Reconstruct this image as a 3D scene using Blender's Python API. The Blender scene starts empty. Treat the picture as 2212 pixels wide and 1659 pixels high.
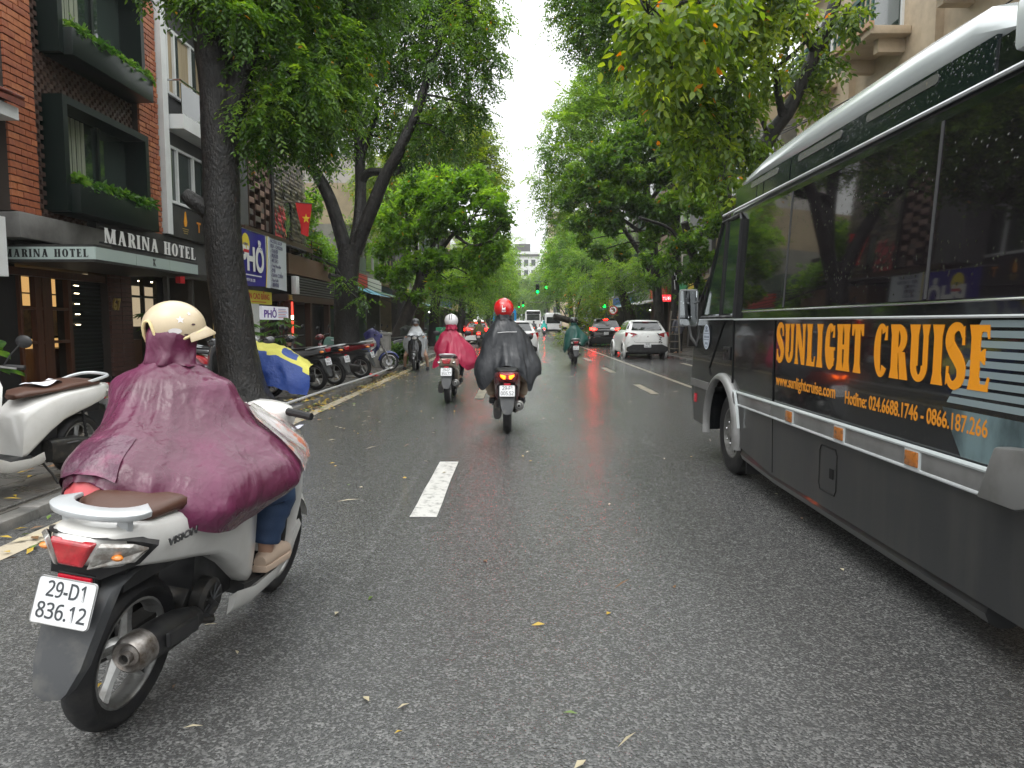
import bpy, bmesh, math, random
import numpy as np
from mathutils import Vector, Matrix, noise
random.seed(7); RNG = np.random.default_rng(7)
SC = bpy.context.scene; COL = SC.collection
R = math.radians; PI = math.pi

# ------------------------------------------------------------------ camera, sky, sun, exposure
CAM_H = 1.40; PITCH = 4.96; YAW = .22; FPX = 1534.
cam = bpy.data.cameras.new('camera'); cam.lens = 36 * FPX / 2212; cam.sensor_width = 36
cam.clip_end = 3000; cam.clip_start = .05
co = bpy.data.objects.new('camera', cam); COL.objects.link(co)
co.location = (0, 0, CAM_H); co.rotation_euler = (R(90 - PITCH), 0, R(YAW)); SC.camera = co

W = bpy.data.worlds.new('World'); SC.world = W; W.use_nodes = True
nt = W.node_tree; nt.nodes.clear()
def N(t, kind, **kw):
    n = t.nodes.new(kind)
    for k, v in kw.items(): setattr(n, k, v)
    return n
SUN_EL, SUN_AZ = 58, 200          # degrees; azimuth clockwise from +Y: the bright part of the cloud is behind the camera
sky = N(nt, 'ShaderNodeTexSky', sky_type='NISHITA', sun_disc=False, sun_elevation=R(SUN_EL), sun_rotation=R(SUN_AZ), dust_density=4.0)
hs = N(nt, 'ShaderNodeHueSaturation'); hs.inputs['Saturation'].default_value = .10; hs.inputs['Value'].default_value = 1
nt.links.new(sky.outputs[0], hs.inputs['Color'])
# overcast: a grey cloud deck, brighter overhead (CIE overcast sky), over a little of the washed-out clear sky
tc = N(nt, 'ShaderNodeTexCoord'); sep = N(nt, 'ShaderNodeSeparateXYZ'); nt.links.new(tc.outputs['Generated'], sep.inputs[0])
mr = N(nt, 'ShaderNodeMapRange'); mr.inputs['From Min'].default_value = 0; mr.inputs['From Max'].default_value = 1
mr.inputs['To Min'].default_value = 5.8; mr.inputs['To Max'].default_value = 17.4; nt.links.new(sep.outputs['Z'], mr.inputs['Value'])
cn = N(nt, 'ShaderNodeTexNoise'); cn.inputs['Scale'].default_value = 2.2; cn.inputs['Detail'].default_value = 4
nt.links.new(tc.outputs['Generated'], cn.inputs['Vector'])
cm = N(nt, 'ShaderNodeMapRange'); cm.inputs['To Min'].default_value = .90; cm.inputs['To Max'].default_value = 1.10; nt.links.new(cn.outputs['Fac'], cm.inputs['Value'])
mu = N(nt, 'ShaderNodeMath', operation='MULTIPLY'); nt.links.new(mr.outputs[0], mu.inputs[0]); nt.links.new(cm.outputs[0], mu.inputs[1])
cl = N(nt, 'ShaderNodeVectorMath', operation='SCALE'); cl.inputs[0].default_value = (.965, .99, 1.0); nt.links.new(mu.outputs[0], cl.inputs['Scale'])
mx = N(nt, 'ShaderNodeMix', data_type='RGBA'); mx.inputs['Factor'].default_value = .85
nt.links.new(hs.outputs[0], mx.inputs['A']); nt.links.new(cl.outputs[0], mx.inputs['B'])
bg = N(nt, 'ShaderNodeBackground'); bg.inputs['Strength'].default_value = .11
nt.links.new(mx.outputs['Result'], bg.inputs['Color'])
out = N(nt, 'ShaderNodeOutputWorld'); nt.links.new(bg.outputs[0], out.inputs['Surface'])

sd = bpy.data.lights.new('sun', 'SUN'); sd.energy = .6; sd.angle = R(35); sd.color = (1, .97, .93)
so = bpy.data.objects.new('sun', sd); COL.objects.link(so)
_az, _el = R(SUN_AZ), R(SUN_EL)
_d = -Vector((math.sin(_az) * math.cos(_el), math.cos(_az) * math.cos(_el), math.sin(_el)))
so.rotation_euler = _d.to_track_quat('-Z', 'Y').to_euler()
vs = SC.view_settings; vs.view_transform = 'Standard'; vs.look = 'None'; vs.exposure = 0.92; vs.gamma = 1; vs.use_curve_mapping = False
SC.cycles.max_bounces = 6; SC.cycles.diffuse_bounces = 3; SC.cycles.glossy_bounces = 3; SC.cycles.transmission_bounces = 4
SC.cycles.transparent_max_bounces = 6; SC.cycles.volume_bounces = 2
SC.cycles.use_adaptive_sampling = True; SC.cycles.adaptive_threshold = .02
SC.cycles.use_denoising = True

# ------------------------------------------------------------------ helpers
_c, _s = math.cos(R(PITCH)), math.sin(R(PITCH)); _cy, _sy = math.cos(R(YAW)), math.sin(R(YAW))
def ray(px, py):
    u = (px - 1106) / FPX; v = (py - 829.5) / FPX
    d = (u, _c - v * _s, -_s - v * _c)
    return Vector((d[0] * _cy - d[1] * _sy, d[0] * _sy + d[1] * _cy, d[2]))
def at(px, py, Y):                 # a point of the street seen at (px, py), Y metres ahead
    d = ray(px, py); return Vector((0, 0, CAM_H)) + d * (Y / d.y)

ROOTM = {}
def tag(o, label=None, cat=None, group=None, kind=None):
    if label: o['label'] = label
    if cat: o['category'] = cat
    if group: o['group'] = group
    if kind: o['kind'] = kind
    return o
def thing(name, label, cat, loc=(0, 0, 0), rz=0, group=None, rot=None, kind=None):
    o = bpy.data.objects.new(name, None); COL.objects.link(o); o.empty_display_size = .2
    o.location = loc; o.rotation_euler = rot if rot else (0, 0, rz)
    ROOTM[o] = Matrix.LocRotScale(Vector(loc), o.rotation_euler, None)
    return tag(o, label, cat, group, kind)
def rootm(o):
    while o is not None:
        if o in ROOTM: return ROOTM[o]
        o = o.parent
    return Matrix.Identity(4)
def link(name, me, parent=None):
    o = bpy.data.objects.new(name, me); COL.objects.link(o)
    if parent: o.parent = parent
    return o
def copy_tree(o, parent=None):
    c = o.copy(); COL.objects.link(c); c.parent = parent
    for ch in o.children: copy_tree(ch, c)
    return c

class MB:
    def __init__(s): s.v = []; s.f = []; s.m = []; s.cur = 0
    def add(s, V, F):
        b = len(s.v); s.v += [tuple(p) for p in V]; s.f += [tuple(i + b for i in f) for f in F]; s.m += [s.cur] * len(F); return s
    def box(s, c, d, rot=None, top=1.0):
        x, y, z = d[0] / 2, d[1] / 2, d[2] / 2; V = []
        for k, zz in ((1, -z), (top, z)):
            for a, b in ((-x, -y), (x, -y), (x, y), (-x, y)): V.append(Vector((a * k, b * k, zz)))
        if rot is not None: V = [rot @ p for p in V]
        V = [p + Vector(c) for p in V]
        return s.add(V, [(3, 2, 1, 0), (4, 5, 6, 7), (0, 1, 5, 4), (1, 2, 6, 5), (2, 3, 7, 6), (3, 0, 4, 7)])
    def bx(s, a, b):
        return s.box([(p + q) / 2 for p, q in zip(a, b)], [abs(q - p) for p, q in zip(a, b)])
    def quad(s, a, b, c, d): return s.add([a, b, c, d], [(0, 1, 2, 3)])
    def loft(s, rings, closed=True, caps=True):
        n = len(rings[0]); V = [p for r in rings for p in r]; F = []
        for i in range(len(rings) - 1):
            for j in range(n if closed else n - 1):
                k = (j + 1) % n; F.append((i * n + j, i * n + k, (i + 1) * n + k, (i + 1) * n + j))
        if caps: F.append(tuple(range(n))[::-1]); F.append(tuple((len(rings) - 1) * n + j for j in range(n)))
        return s.add(V, F)
    def tube(s, path, rad, n=8, caps=True, flat=1.0):
        P = [Vector(p) for p in path]
        if not hasattr(rad, '__len__'): rad = [rad] * len(P)
        rings = []; up = None
        for i, p in enumerate(P):
            t = (P[min(i + 1, len(P) - 1)] - P[max(i - 1, 0)])
            if t.length < 1e-9: t = Vector((0, 0, 1))
            t.normalize()
            if up is None:
                up = Vector((0, 0, 1)) if abs(t.z) < .9 else Vector((0, 1, 0))
            sx = up.cross(t)
            if sx.length < 1e-6: sx = Vector((1, 0, 0)).cross(t)
            sx.normalize(); u2 = t.cross(sx); up = u2
            rings.append([p + sx * (rad[i] * math.cos(2 * PI * k / n)) + u2 * (rad[i] * flat * math.sin(2 * PI * k / n)) for k in range(n)])
        return s.loft(rings, True, caps)
    def lathe(s, prof, c=(0, 0, 0), axis='x', n=24, caps=False):
        rings = []
        for r, h in prof:
            ring = []
            for k in range(n):
                a = 2 * PI * k / n; x, y = r * math.cos(a), r * math.sin(a)
                p = {'x': (h, x, y), 'y': (y, h, x), 'z': (x, y, h)}[axis]
                ring.append((p[0] + c[0], p[1] + c[1], p[2] + c[2]))
            rings.append(ring)
        return s.loft(rings, True, caps)
    def prism(s, poly, fn, a, b):
        n = len(poly); V = [fn(p, a) for p in poly] + [fn(p, b) for p in poly]
        F = [tuple(range(n))[::-1], tuple(range(n, 2 * n))] + [(i, (i + 1) % n, n + (i + 1) % n, n + i) for i in range(n)]
        return s.add(V, F)
    def ell(s, c, r, n=12, m=8):
        rings = []
        for i in range(1, m):
            a = PI * i / m
            rings.append([(c[0] + r[0] * math.sin(a) * math.cos(2 * PI * k / n), c[1] + r[1] * math.sin(a) * math.sin(2 * PI * k / n), c[2] - r[2] * math.cos(a)) for k in range(n)])
        b = len(s.v); s.loft(rings, True, False); V = [(c[0], c[1], c[2] - r[2]), (c[0], c[1], c[2] + r[2])]
        F = []; b2 = len(s.v); s.v += V
        for k in range(n):
            F.append((b2, b + (k + 1) % n, b + k)); F.append((b2 + 1, b + (m - 2) * n + k, b + (m - 2) * n + (k + 1) % n))
        s.f += F; s.m += [s.cur] * len(F); return s
    def xf(s, M): s.v = [tuple(M @ Vector(p)) for p in s.v]; return s
    def mesh(s, name, mats, smooth=35, bevel=0, seg=2, sub=0, fix=True):
        me = bpy.data.meshes.new(name); me.from_pydata(s.v, [], s.f)
        for m in (mats if isinstance(mats, (list, tuple)) else [mats]): me.materials.append(m)
        if any(s.m): me.polygons.foreach_set('material_index', s.m)
        if fix or bevel:
            bm = bmesh.new(); bm.from_mesh(me)
            if fix: bmesh.ops.recalc_face_normals(bm, faces=bm.faces)
            if bevel:
                bm.normal_update()
                ed = [e for e in bm.edges if len(e.link_faces) == 2 and e.calc_face_angle(0) > R(28)]
                if ed: bmesh.ops.bevel(bm, geom=ed, offset=bevel, segments=seg, affect='EDGES', profile=.5, clamp_overlap=True)
            bm.to_mesh(me); bm.free()
        if smooth:
            me.shade_smooth(); me.set_sharp_from_angle(angle=R(smooth))
        return me
    def build(s, name, mats, parent=None, world=False, **kw):
        if world and parent is not None: s.xf(rootm(parent).inverted())
        o = link(name, s.mesh(name, mats, **kw), parent)
        return o
def box_obj(name, a, b, m, parent=None, world=True, **kw): return MB().bx(a, b).build(name, m, parent, world, **kw)

def evaluated(o, name):            # bake modifiers
    dg = bpy.context.evaluated_depsgraph_get(); me = bpy.data.meshes.new_from_object(o.evaluated_get(dg)); me.name = name; return me

# ------------------------------------------------------------------ materials
MATS = {}
def mat(name, col, rough=.5, metal=0., spec=.5, coat=0., emit=None, es=1., bump=None, var=None, rvar=None, trans=0., alpha=1., sheen=0., ior=1.45, coatr=.06):
    """bump=(scale, distance, detail[, stretch xyz]); var=(colour2, scale, lo, hi[, stretch]); rvar=(scale, lo, hi)"""
    if name in MATS: return MATS[name]
    m = bpy.data.materials.new(name); m.use_nodes = True; t = m.node_tree; p = t.nodes['Principled BSDF']
    I = p.inputs
    I['Base Color'].default_value = (*col, 1); I['Roughness'].default_value = rough; I['Metallic'].default_value = metal
    I['Specular IOR Level'].default_value = spec; I['Coat Weight'].default_value = coat; I['Coat Roughness'].default_value = coatr; I['IOR'].default_value = ior
    I['Transmission Weight'].default_value = trans; I['Alpha'].default_value = alpha
    if emit: I['Emission Color'].default_value = (*emit, 1); I['Emission Strength'].default_value = es
    if bump or var or rvar:
        c = N(t, 'ShaderNodeTexCoord')
        def vec(st):
            if not st: return c.outputs['Object']
            mp = N(t, 'ShaderNodeMapping'); mp.inputs['Scale'].default_value = st; t.links.new(c.outputs['Object'], mp.inputs['Vector']); return mp.outputs[0]
        if var:
            n = N(t, 'ShaderNodeTexNoise'); n.inputs['Scale'].default_value = var[1]; n.inputs['Detail'].default_value = 6; n.inputs['Roughness'].default_value = .62
            t.links.new(vec(var[4] if len(var) > 4 else None), n.inputs['Vector'])
            r = N(t, 'ShaderNodeMapRange'); r.inputs['From Min'].default_value = var[2]; r.inputs['From Max'].default_value = var[3]; t.links.new(n.outputs['Fac'], r.inputs['Value'])
            x = N(t, 'ShaderNodeMix', data_type='RGBA'); x.inputs['A'].default_value = (*col, 1); x.inputs['B'].default_value = (*var[0], 1)
            t.links.new(r.outputs[0], x.inputs['Factor']); t.links.new(x.outputs['Result'], I['Base Color'])
        if rvar:
            n = N(t, 'ShaderNodeTexNoise'); n.inputs['Scale'].default_value = rvar[0]; n.inputs['Detail'].default_value = 4
            t.links.new(c.outputs['Object'], n.inputs['Vector'])
            r = N(t, 'ShaderNodeMapRange'); r.inputs['From Min'].default_value = .35; r.inputs['From Max'].default_value = .65
            r.inputs['To Min'].default_value = rvar[1]; r.inputs['To Max'].default_value = rvar[2]
            t.links.new(n.outputs['Fac'], r.inputs['Value']); t.links.new(r.outputs[0], I['Roughness'])
        if bump:
            n = N(t, 'ShaderNodeTexNoise'); n.inputs['Scale'].default_value = bump[0]; n.inputs['Detail'].default_value = bump[2]
            t.links.new(vec(bump[3] if len(bump) > 3 else None), n.inputs['Vector'])
            b = N(t, 'ShaderNodeBump'); b.inputs['Strength'].default_value = 1; b.inputs['Distance'].default_value = bump[1]
            t.links.new(n.outputs['Fac'], b.inputs['Height']); t.links.new(b.outputs[0], I['Normal'])
    MATS[name] = m; return m

black_plastic = mat('black_plastic', (.014, .014, .015), .45, rvar=(9, .3, .6), var=((.03, .029, .027), 7, .5, .75))
grey_plastic = mat('grey_plastic', (.05, .052, .055), .42, var=((.10, .098, .09), 12, .5, .8))
rubber = mat('rubber', (.012, .012, .013), .62, var=((.035, .033, .03), 14, .5, .8), bump=(60, .0012, 3))
dark_metal = mat('dark_metal', (.035, .034, .033), .42, .5, var=((.10, .085, .07), 18, .5, .8), bump=(40, .001, 3))
alloy = mat('alloy', (.33, .33, .32), .38, .75, var=((.13, .12, .11), 14, .45, .75))
chrome = mat('chrome', (.62, .62, .62), .16, 1.0)
silver_plastic = mat('silver_plastic', (.52, .54, .55), .3, .25, coat=.3, var=((.40, .41, .41), 8, .5, .8))
muffler_steel = mat('muffler_steel', (.33, .31, .29), .4, .8, var=((.12, .095, .075), 26, .42, .68))
plate_white = mat('plate_white', (.72, .73, .74), .35, var=((.50, .50, .48), 22, .55, .8))
ink = mat('ink', (.02, .022, .025), .5)
white_ink = mat('white_ink', (.75, .75, .75), .5)
red_lens = mat('red_lens', (.26, .005, .010), .12, coat=1, spec=.6, var=((.42, .010, .02), 16, .45, .6), bump=(45, .004, 1))
red_lens_lit = mat('red_lens_lit', (.5, .01, .01), .15, emit=(1, .008, .005), es=28)
clear_lens = mat('clear_lens', (.50, .49, .46), .1, .35, coat=1, var=((.24, .21, .18), 26, .42, .6))
amber_lens = mat('amber_lens', (.75, .22, .02), .15, coat=1)
amber_lit = mat('amber_lit', (.9, .3, .02), .2, emit=(1, .10, .004), es=4.5)
reflector_red = mat('reflector_red', (.55, .01, .03), .2, coat=.5, bump=(220, .0012, 1))
mirror_glass = mat('mirror_glass', (.75, .78, .8), .04, 1.0, bump=(60, .0012, 2))
def droplets(name, base_mat, scale=70, dist=.0012, frac=.30, stretch=(1, 1, 1)):
    t = base_mat.node_tree; L = t.links.new; p = t.nodes['Principled BSDF']; c = N(t, 'ShaderNodeTexCoord'); mp = N(t, 'ShaderNodeMapping'); mp.inputs['Scale'].default_value = stretch; L(c.outputs['Object'], mp.inputs['Vector'])
    v = N(t, 'ShaderNodeTexVoronoi'); v.inputs['Scale'].default_value = scale; L(mp.outputs[0], v.inputs['Vector']); sp = N(t, 'ShaderNodeSeparateColor'); L(v.outputs['Color'], sp.inputs[0])
    r = N(t, 'ShaderNodeMapRange'); r.inputs['From Min'].default_value = .34; r.inputs['From Max'].default_value = .10; L(v.outputs['Distance'], r.inputs['Value'])
    g = N(t, 'ShaderNodeMath', operation='LESS_THAN'); g.inputs[1].default_value = frac; L(sp.outputs[0], g.inputs[0]); m = N(t, 'ShaderNodeMath', operation='MULTIPLY'); L(r.outputs[0], m.inputs[0]); L(g.outputs[0], m.inputs[1])
    b = N(t, 'ShaderNodeBump'); b.inputs['Distance'].default_value = dist; L(m.outputs[0], b.inputs['Height'])
    if p.inputs['Normal'].links: L(p.inputs['Normal'].links[0].from_socket, b.inputs['Normal'])
    L(b.outputs[0], p.inputs['Normal']); return base_mat
dark_glass = mat('dark_glass', (.008, .009, .010), .03, spec=.7, coat=.6, coatr=.02)
car_glass = mat('car_glass', (.016, .02, .02), .04, spec=.7, coat=.4)
white_paint = mat('white_paint', (.82, .82, .81), .22, coat=.6, var=((.62, .61, .58), 5, .55, .8))
# ------------------------------------------------------------------ ground, road, pavements, kerbs
KL, KR = -3.42, 6.25               # kerb lines; the road runs along +Y between them
def special(name, build):
    m = bpy.data.materials.new(name); m.use_nodes = True; build(m.node_tree, m.node_tree.nodes['Principled BSDF']); return m
def asphalt(t, p):
    L = t.links.new; c = N(t, 'ShaderNodeTexCoord')
    def noi(scale, det=4, st=None, rough=.55):
        n = N(t, 'ShaderNodeTexNoise'); n.inputs['Scale'].default_value = scale; n.inputs['Detail'].default_value = det; n.inputs['Roughness'].default_value = rough
        if st:
            mp = N(t, 'ShaderNodeMapping'); mp.inputs['Scale'].default_value = st; L(c.outputs['Object'], mp.inputs['Vector']); L(mp.outputs[0], n.inputs['Vector'])
        else: L(c.outputs['Object'], n.inputs['Vector'])
        return n.outputs['Fac']
    def rng(v, a, b, x, y):
        r = N(t, 'ShaderNodeMapRange'); L(v, r.inputs['Value'])
        for k, q in zip(('From Min', 'From Max', 'To Min', 'To Max'), (a, b, x, y)): r.inputs[k].default_value = q
        return r.outputs[0]
    def mth(op, a, b):
        n = N(t, 'ShaderNodeMath', operation=op)
        for i, q in enumerate((a, b)):
            if hasattr(q, 'links'): L(q, n.inputs[i])
            else: n.inputs[i].default_value = q
        return n.outputs[0]
    vo = N(t, 'ShaderNodeTexVoronoi'); vo.inputs['Scale'].default_value = 125; L(c.outputs['Object'], vo.inputs['Vector'])
    sp = N(t, 'ShaderNodeSeparateColor'); L(vo.outputs['Color'], sp.inputs[0])
    stone = rng(sp.outputs[0], .45, 1.0, 0, 1)                       # a few pale stones among the dark
    big = noi(.55, 5, (1, .25, 1)); fine = noi(18, 5)
    f = mth('MULTIPLY', stone, rng(fine, .3, .7, .35, 1))
    mixc = N(t, 'ShaderNodeMix', data_type='RGBA'); mixc.inputs['A'].default_value = (.054, .0545, .054, 1); mixc.inputs['B'].default_value = (.215, .213, .207, 1); L(f, mixc.inputs['Factor'])
    mix2 = N(t, 'ShaderNodeMix', data_type='RGBA', blend_type='MULTIPLY'); mix2.inputs['Factor'].default_value = 1; L(mixc.outputs['Result'], mix2.inputs['A'])
    gr = N(t, 'ShaderNodeCombineColor'); w = rng(big, .3, .7, .75, 1.2)
    streak = rng(noi(2.6, 3, (1, .012, 1)), .62, .74, 0, .35); w = mth('ADD', w, streak)
    for i in range(3): L(w, gr.inputs[i])
    L(gr.outputs[0], mix2.inputs['B']); L(mix2.outputs['Result'], p.inputs['Base Color'])
    # water film: smooth in the worn wheel paths, rougher on the crown between them
    sx = N(t, 'ShaderNodeSeparateXYZ'); L(c.outputs['Object'], sx.inputs[0])
    wob = mth('MULTIPLY', mth('SUBTRACT', noi(.35, 3, (1, .3, 1)), .5), 1.2)
    lane = N(t, 'ShaderNodeMath', operation='SINE'); L(mth('MULTIPLY', mth('ADD', sx.outputs['X'], wob), 2 * PI / 1.72), lane.inputs[0])
    wet = mth('ADD', mth('MULTIPLY', rng(noi(.16, 4, (1, .5, 1)), .45, .62, 0, 1), .05), mth('ADD', rng(lane.outputs[0], -1, 1, -.04, .04), rng(noi(1.1, 6, (1, .22, 1)), .3, .7, .06, .17)))
    L(wet, p.inputs['Roughness']); p.inputs['Specular IOR Level'].default_value = .5
    h = mth('ADD', mth('MULTIPLY', vo.outputs['Distance'], -1.0), mth('MULTIPLY', fine, .6))
    b = N(t, 'ShaderNodeBump'); b.inputs['Strength'].default_value = 1; b.inputs['Distance'].default_value = .0024; L(h, b.inputs['Height'])
    b2 = N(t, 'ShaderNodeBump'); b2.inputs['Strength'].default_value = 1; b2.inputs['Distance'].default_value = .005; L(noi(2.2, 3), b2.inputs['Height']); L(b.outputs[0], b2.inputs['Normal'])
    L(b2.outputs[0], p.inputs['Normal'])
asphalt_m = special('wet_asphalt', asphalt)
paving_m = mat('paving', (.062, .058, .053), .32, var=((.125, .112, .095), 2.2, .4, .7), bump=(14, .006, 5), rvar=(1.5, .18, .5))
ground_m = mat('far_ground', (.06, .06, .055), .6)
kerb_m = mat('kerb_stone', (.10, .10, .095), .35, var=((.19, .18, .165), 5, .4, .7), bump=(30, .004, 4))
tile_ms = [mat('paving_tile_%d' % i, c, .34, var=(d, 6, .4, .7), bump=(26, .004, 5), rvar=(3, .2, .5)) for i, (c, d) in enumerate([((.075, .07, .063), (.14, .125, .105)), ((.09, .083, .074), (.055, .052, .048)), ((.066, .064, .06), (.11, .10, .088))])]
paint_white = mat('road_paint', (.56, .55, .52), .34, var=((.13, .13, .12), 14, .50, .70), bump=(90, .002, 3))
paint_old = mat('road_paint_worn', (.34, .30, .23), .34, var=((.08, .076, .07), 7, .44, .66), bump=(90, .002, 3))

tag(MB().quad((-900, -200, -.06), (900, -200, -.06), (900, 1600, -.06), (-900, 1600, -.06)).build('ground', ground_m), 'wide city ground beyond the street', None, kind='structure')
tag(MB().quad((KL, -14, 0), (KR, -14, 0), (KR, 420, 0), (KL, 420, 0)).build('road', asphalt_m), 'wet dark asphalt road running straight ahead', None, kind='structure')
PZ = .07
lp = tag(MB().bx((-40, -14, -.05), (KL - .16, 420, PZ)).build('left_pavement', paving_m), 'worn paved pavement along the shops', None, kind='structure')
rp = tag(MB().bx((KR + .16, -14, -.05), (40, 420, PZ)).build('right_pavement', paving_m), 'paved pavement beyond the parked cars', None, kind='structure')
# paving slabs where they can be told apart
tm = [MB().box((0, 0, 0), (.476, .476, .03)).mesh('paving_tile', m, bevel=.006, seg=1) for m in tile_ms]
for i in range(9):
    for j in range(26):
        x, y = KL - .44 - i * .485, 4.4 + j * .485
        o = link('tile', tm[(i * 7 + j * 3 + random.randint(0, 2)) % 3], lp)
        o.location = (x, y, PZ + .006 + random.uniform(0, .006)); o.rotation_euler = (random.gauss(0, .006), random.gauss(0, .006), random.gauss(0, .008))
for nm, x0, x1, lab in (('left_kerb', KL - .16, KL, 'low stone kerb along the pavement with the parked scooters'), ('right_kerb', KR, KR + .16, 'low stone kerb behind the parked hatchback')):
    k = tag(MB().bx((x0, 60, -.04), (x1, 420, PZ + .01)).build(nm, kerb_m), lab, None, kind='structure')
    km = MB().box((0, 0, 0), (.156, .985, .18)).mesh('kerb_stone', kerb_m, bevel=.015)
    for j in range(66):
        o = link('kerb_stone', km, k); o.location = ((x0 + x1) / 2 + random.gauss(0, .004), -5.5 + j, PZ + .008 - .09 + random.gauss(0, .003)); o.rotation_euler = (random.gauss(0, .004), random.gauss(0, .012), random.gauss(0, .004))

# markings
def dash(x, y0, y1, w, m, label, cat='lane mark', name='lane_marking', group=None):
    b = MB(); n = max(2, int((y1 - y0) / .4)); rings = []
    L, Rr = [], []
    for i in range(n + 1):
        y = y0 + (y1 - y0) * i / n
        L.append((x - w / 2 + random.gauss(0, .004), y, .004)); Rr.append((x + w / 2 + random.gauss(0, .004), y, .004))
    b.add(L + Rr, [(i, n + 1 + i, n + 2 + i, i + 1) for i in range(n)])
    o = b.build(name, m, smooth=0, fix=False); tag(o, label, None, group, 'structure'); return o
dash(-.66, 5.01, 7.05, .195, paint_white, 'white lane dash on the wet road nearest the camera')
for k, y in enumerate((13.0, 19.0, 25.0, 31.0, 37.0, 43.0, 49.0, 55.0)): dash(-.66, y, y + 2, .17, paint_old, 'worn lane dash in the row under the riders', group='worn lane dashes ahead')
for k, y in enumerate((7.8, 13.8, 19.8, 25.8, 31.8, 37.8)): dash(2.75, y, y + 2.2, .17, paint_old, 'faded lane dash between the green poncho rider and the minibus', group='faded right lane dashes')
dash(3.82, 2, 58, .12, paint_old, 'long worn edge line beside the parked cars', name='edge_line')
dash(-3.12, -4, 60, .18, mat('edge_paint', (.46, .40, .30), .34, var=((.10, .09, .08), 6, .52, .74), bump=(90, .002, 3)), 'worn yellowish edge line near the left kerb', name='edge_line')
for y in (14.5, 18.5, 22.5): dash(5.75, y, y + 2.0, .16, paint_old, 'faded parking dash at the right kerb', group='faded parking dashes')

# leaf litter and straw on the road and in the gutter
lit_ms = [mat('litter_yellow', (.40, .27, .03), .5), mat('litter_brown', (.16, .085, .035), .5), mat('litter_pale', (.38, .33, .22), .5), mat('litter_green', (.10, .16, .03), .5)]
b = MB()
def scrap(x, y, z, L, w, mi, a=None):
    a = random.uniform(0, 2 * PI) if a is None else a
    d = Vector((math.cos(a), math.sin(a), random.uniform(-.05, .12))); s = Vector((-math.sin(a), math.cos(a), random.uniform(-.25, .25)))
    p = Vector((x, y, z)); b.cur = mi
    b.add([p, p + d * L * .5 + s * w / 2 + Vector((0, 0, .008)), p + d * L, p + d * L * .5 - s * w / 2 + Vector((0, 0, .004))], [(0, 1, 2, 3)])
for i in range(1000):
    y = random.uniform(3.5, 45); x = KL + .06 + abs(random.gauss(0, .30)); z = .008 + random.uniform(0, .012)
    scrap(x, y, z, random.uniform(.05, .12), random.uniform(.02, .05), random.choice((0, 0, 1, 1, 2, 3)))
for cx, cy, n, s in ((-3.2, 15.2, 170, .35), (-3.25, 18.5, 220, .4), (-3.8, 9.6, 90, .3), (-3.5, 12.2, 120, .3), (-4.4, 6.4, 60, .5), (-3.25, 11.3, 90, .28)):
    for i in range(n):
        x, y = random.gauss(cx, s * .5), random.gauss(cy, s * 1.8)
        scrap(x, y, (PZ + .03 if x < KL else .012) + random.uniform(0, .02), random.uniform(.05, .13), random.uniform(.025, .055), random.choice((0, 0, 0, 1, 3, 2)))
for i in range(420):
    y = random.uniform(1.2, 40); x = random.choice((random.gauss(-2.0, .9), random.uniform(-3, 6)))
    scrap(x, y, .008, random.uniform(.03, .07), random.uniform(.012, .026), random.choice((2, 2, 1, 0, 3)))
for i in range(110):
    y = random.uniform(1.6, 30); x = random.choice((random.gauss(-1.8, .8), random.uniform(-2.8, 3.5)))
    scrap(x, y, .010, random.uniform(.06, .22), .006, random.choice((2, 2, 2, 1)), random.gauss(.4, .7))
for i in range(500):
    y = random.uniform(4, 26); x = random.uniform(-8.2, KL - .2)
    scrap(x, y, PZ + .03, random.uniform(.05, .12), random.uniform(.02, .05), random.choice((0, 1, 1, 2)))
for i in range(700):                   # debris of the broken tree across the carriageway
    y = random.gauss(42, 5); x = random.gauss(3.6, 1.4)
    scrap(x, y, .012, random.uniform(.06, .16), random.uniform(.03, .06), random.choice((1, 2, 3, 3)))
tag(b.build('leaf_litter', lit_ms, smooth=0, fix=False), 'yellow and brown fallen leaves scattered on road and gutter', 'leaves', kind='stuff')

# ------------------------------------------------------------------ trees
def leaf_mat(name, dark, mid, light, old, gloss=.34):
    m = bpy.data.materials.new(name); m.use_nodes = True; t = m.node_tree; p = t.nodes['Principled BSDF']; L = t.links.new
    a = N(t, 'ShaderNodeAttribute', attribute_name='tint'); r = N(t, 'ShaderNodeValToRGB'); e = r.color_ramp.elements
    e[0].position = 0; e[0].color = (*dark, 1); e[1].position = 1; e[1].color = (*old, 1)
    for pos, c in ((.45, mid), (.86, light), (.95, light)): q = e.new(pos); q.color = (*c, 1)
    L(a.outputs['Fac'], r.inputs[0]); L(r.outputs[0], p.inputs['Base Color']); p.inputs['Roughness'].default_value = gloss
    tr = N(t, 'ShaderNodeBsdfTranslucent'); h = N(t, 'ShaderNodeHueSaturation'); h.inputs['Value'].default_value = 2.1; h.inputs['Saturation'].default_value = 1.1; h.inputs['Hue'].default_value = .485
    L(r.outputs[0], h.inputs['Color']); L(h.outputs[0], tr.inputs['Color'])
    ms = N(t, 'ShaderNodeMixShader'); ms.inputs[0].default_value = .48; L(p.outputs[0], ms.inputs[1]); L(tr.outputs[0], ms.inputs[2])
    L(ms.outputs[0], t.nodes['Material Output'].inputs['Surface']); return m
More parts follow.
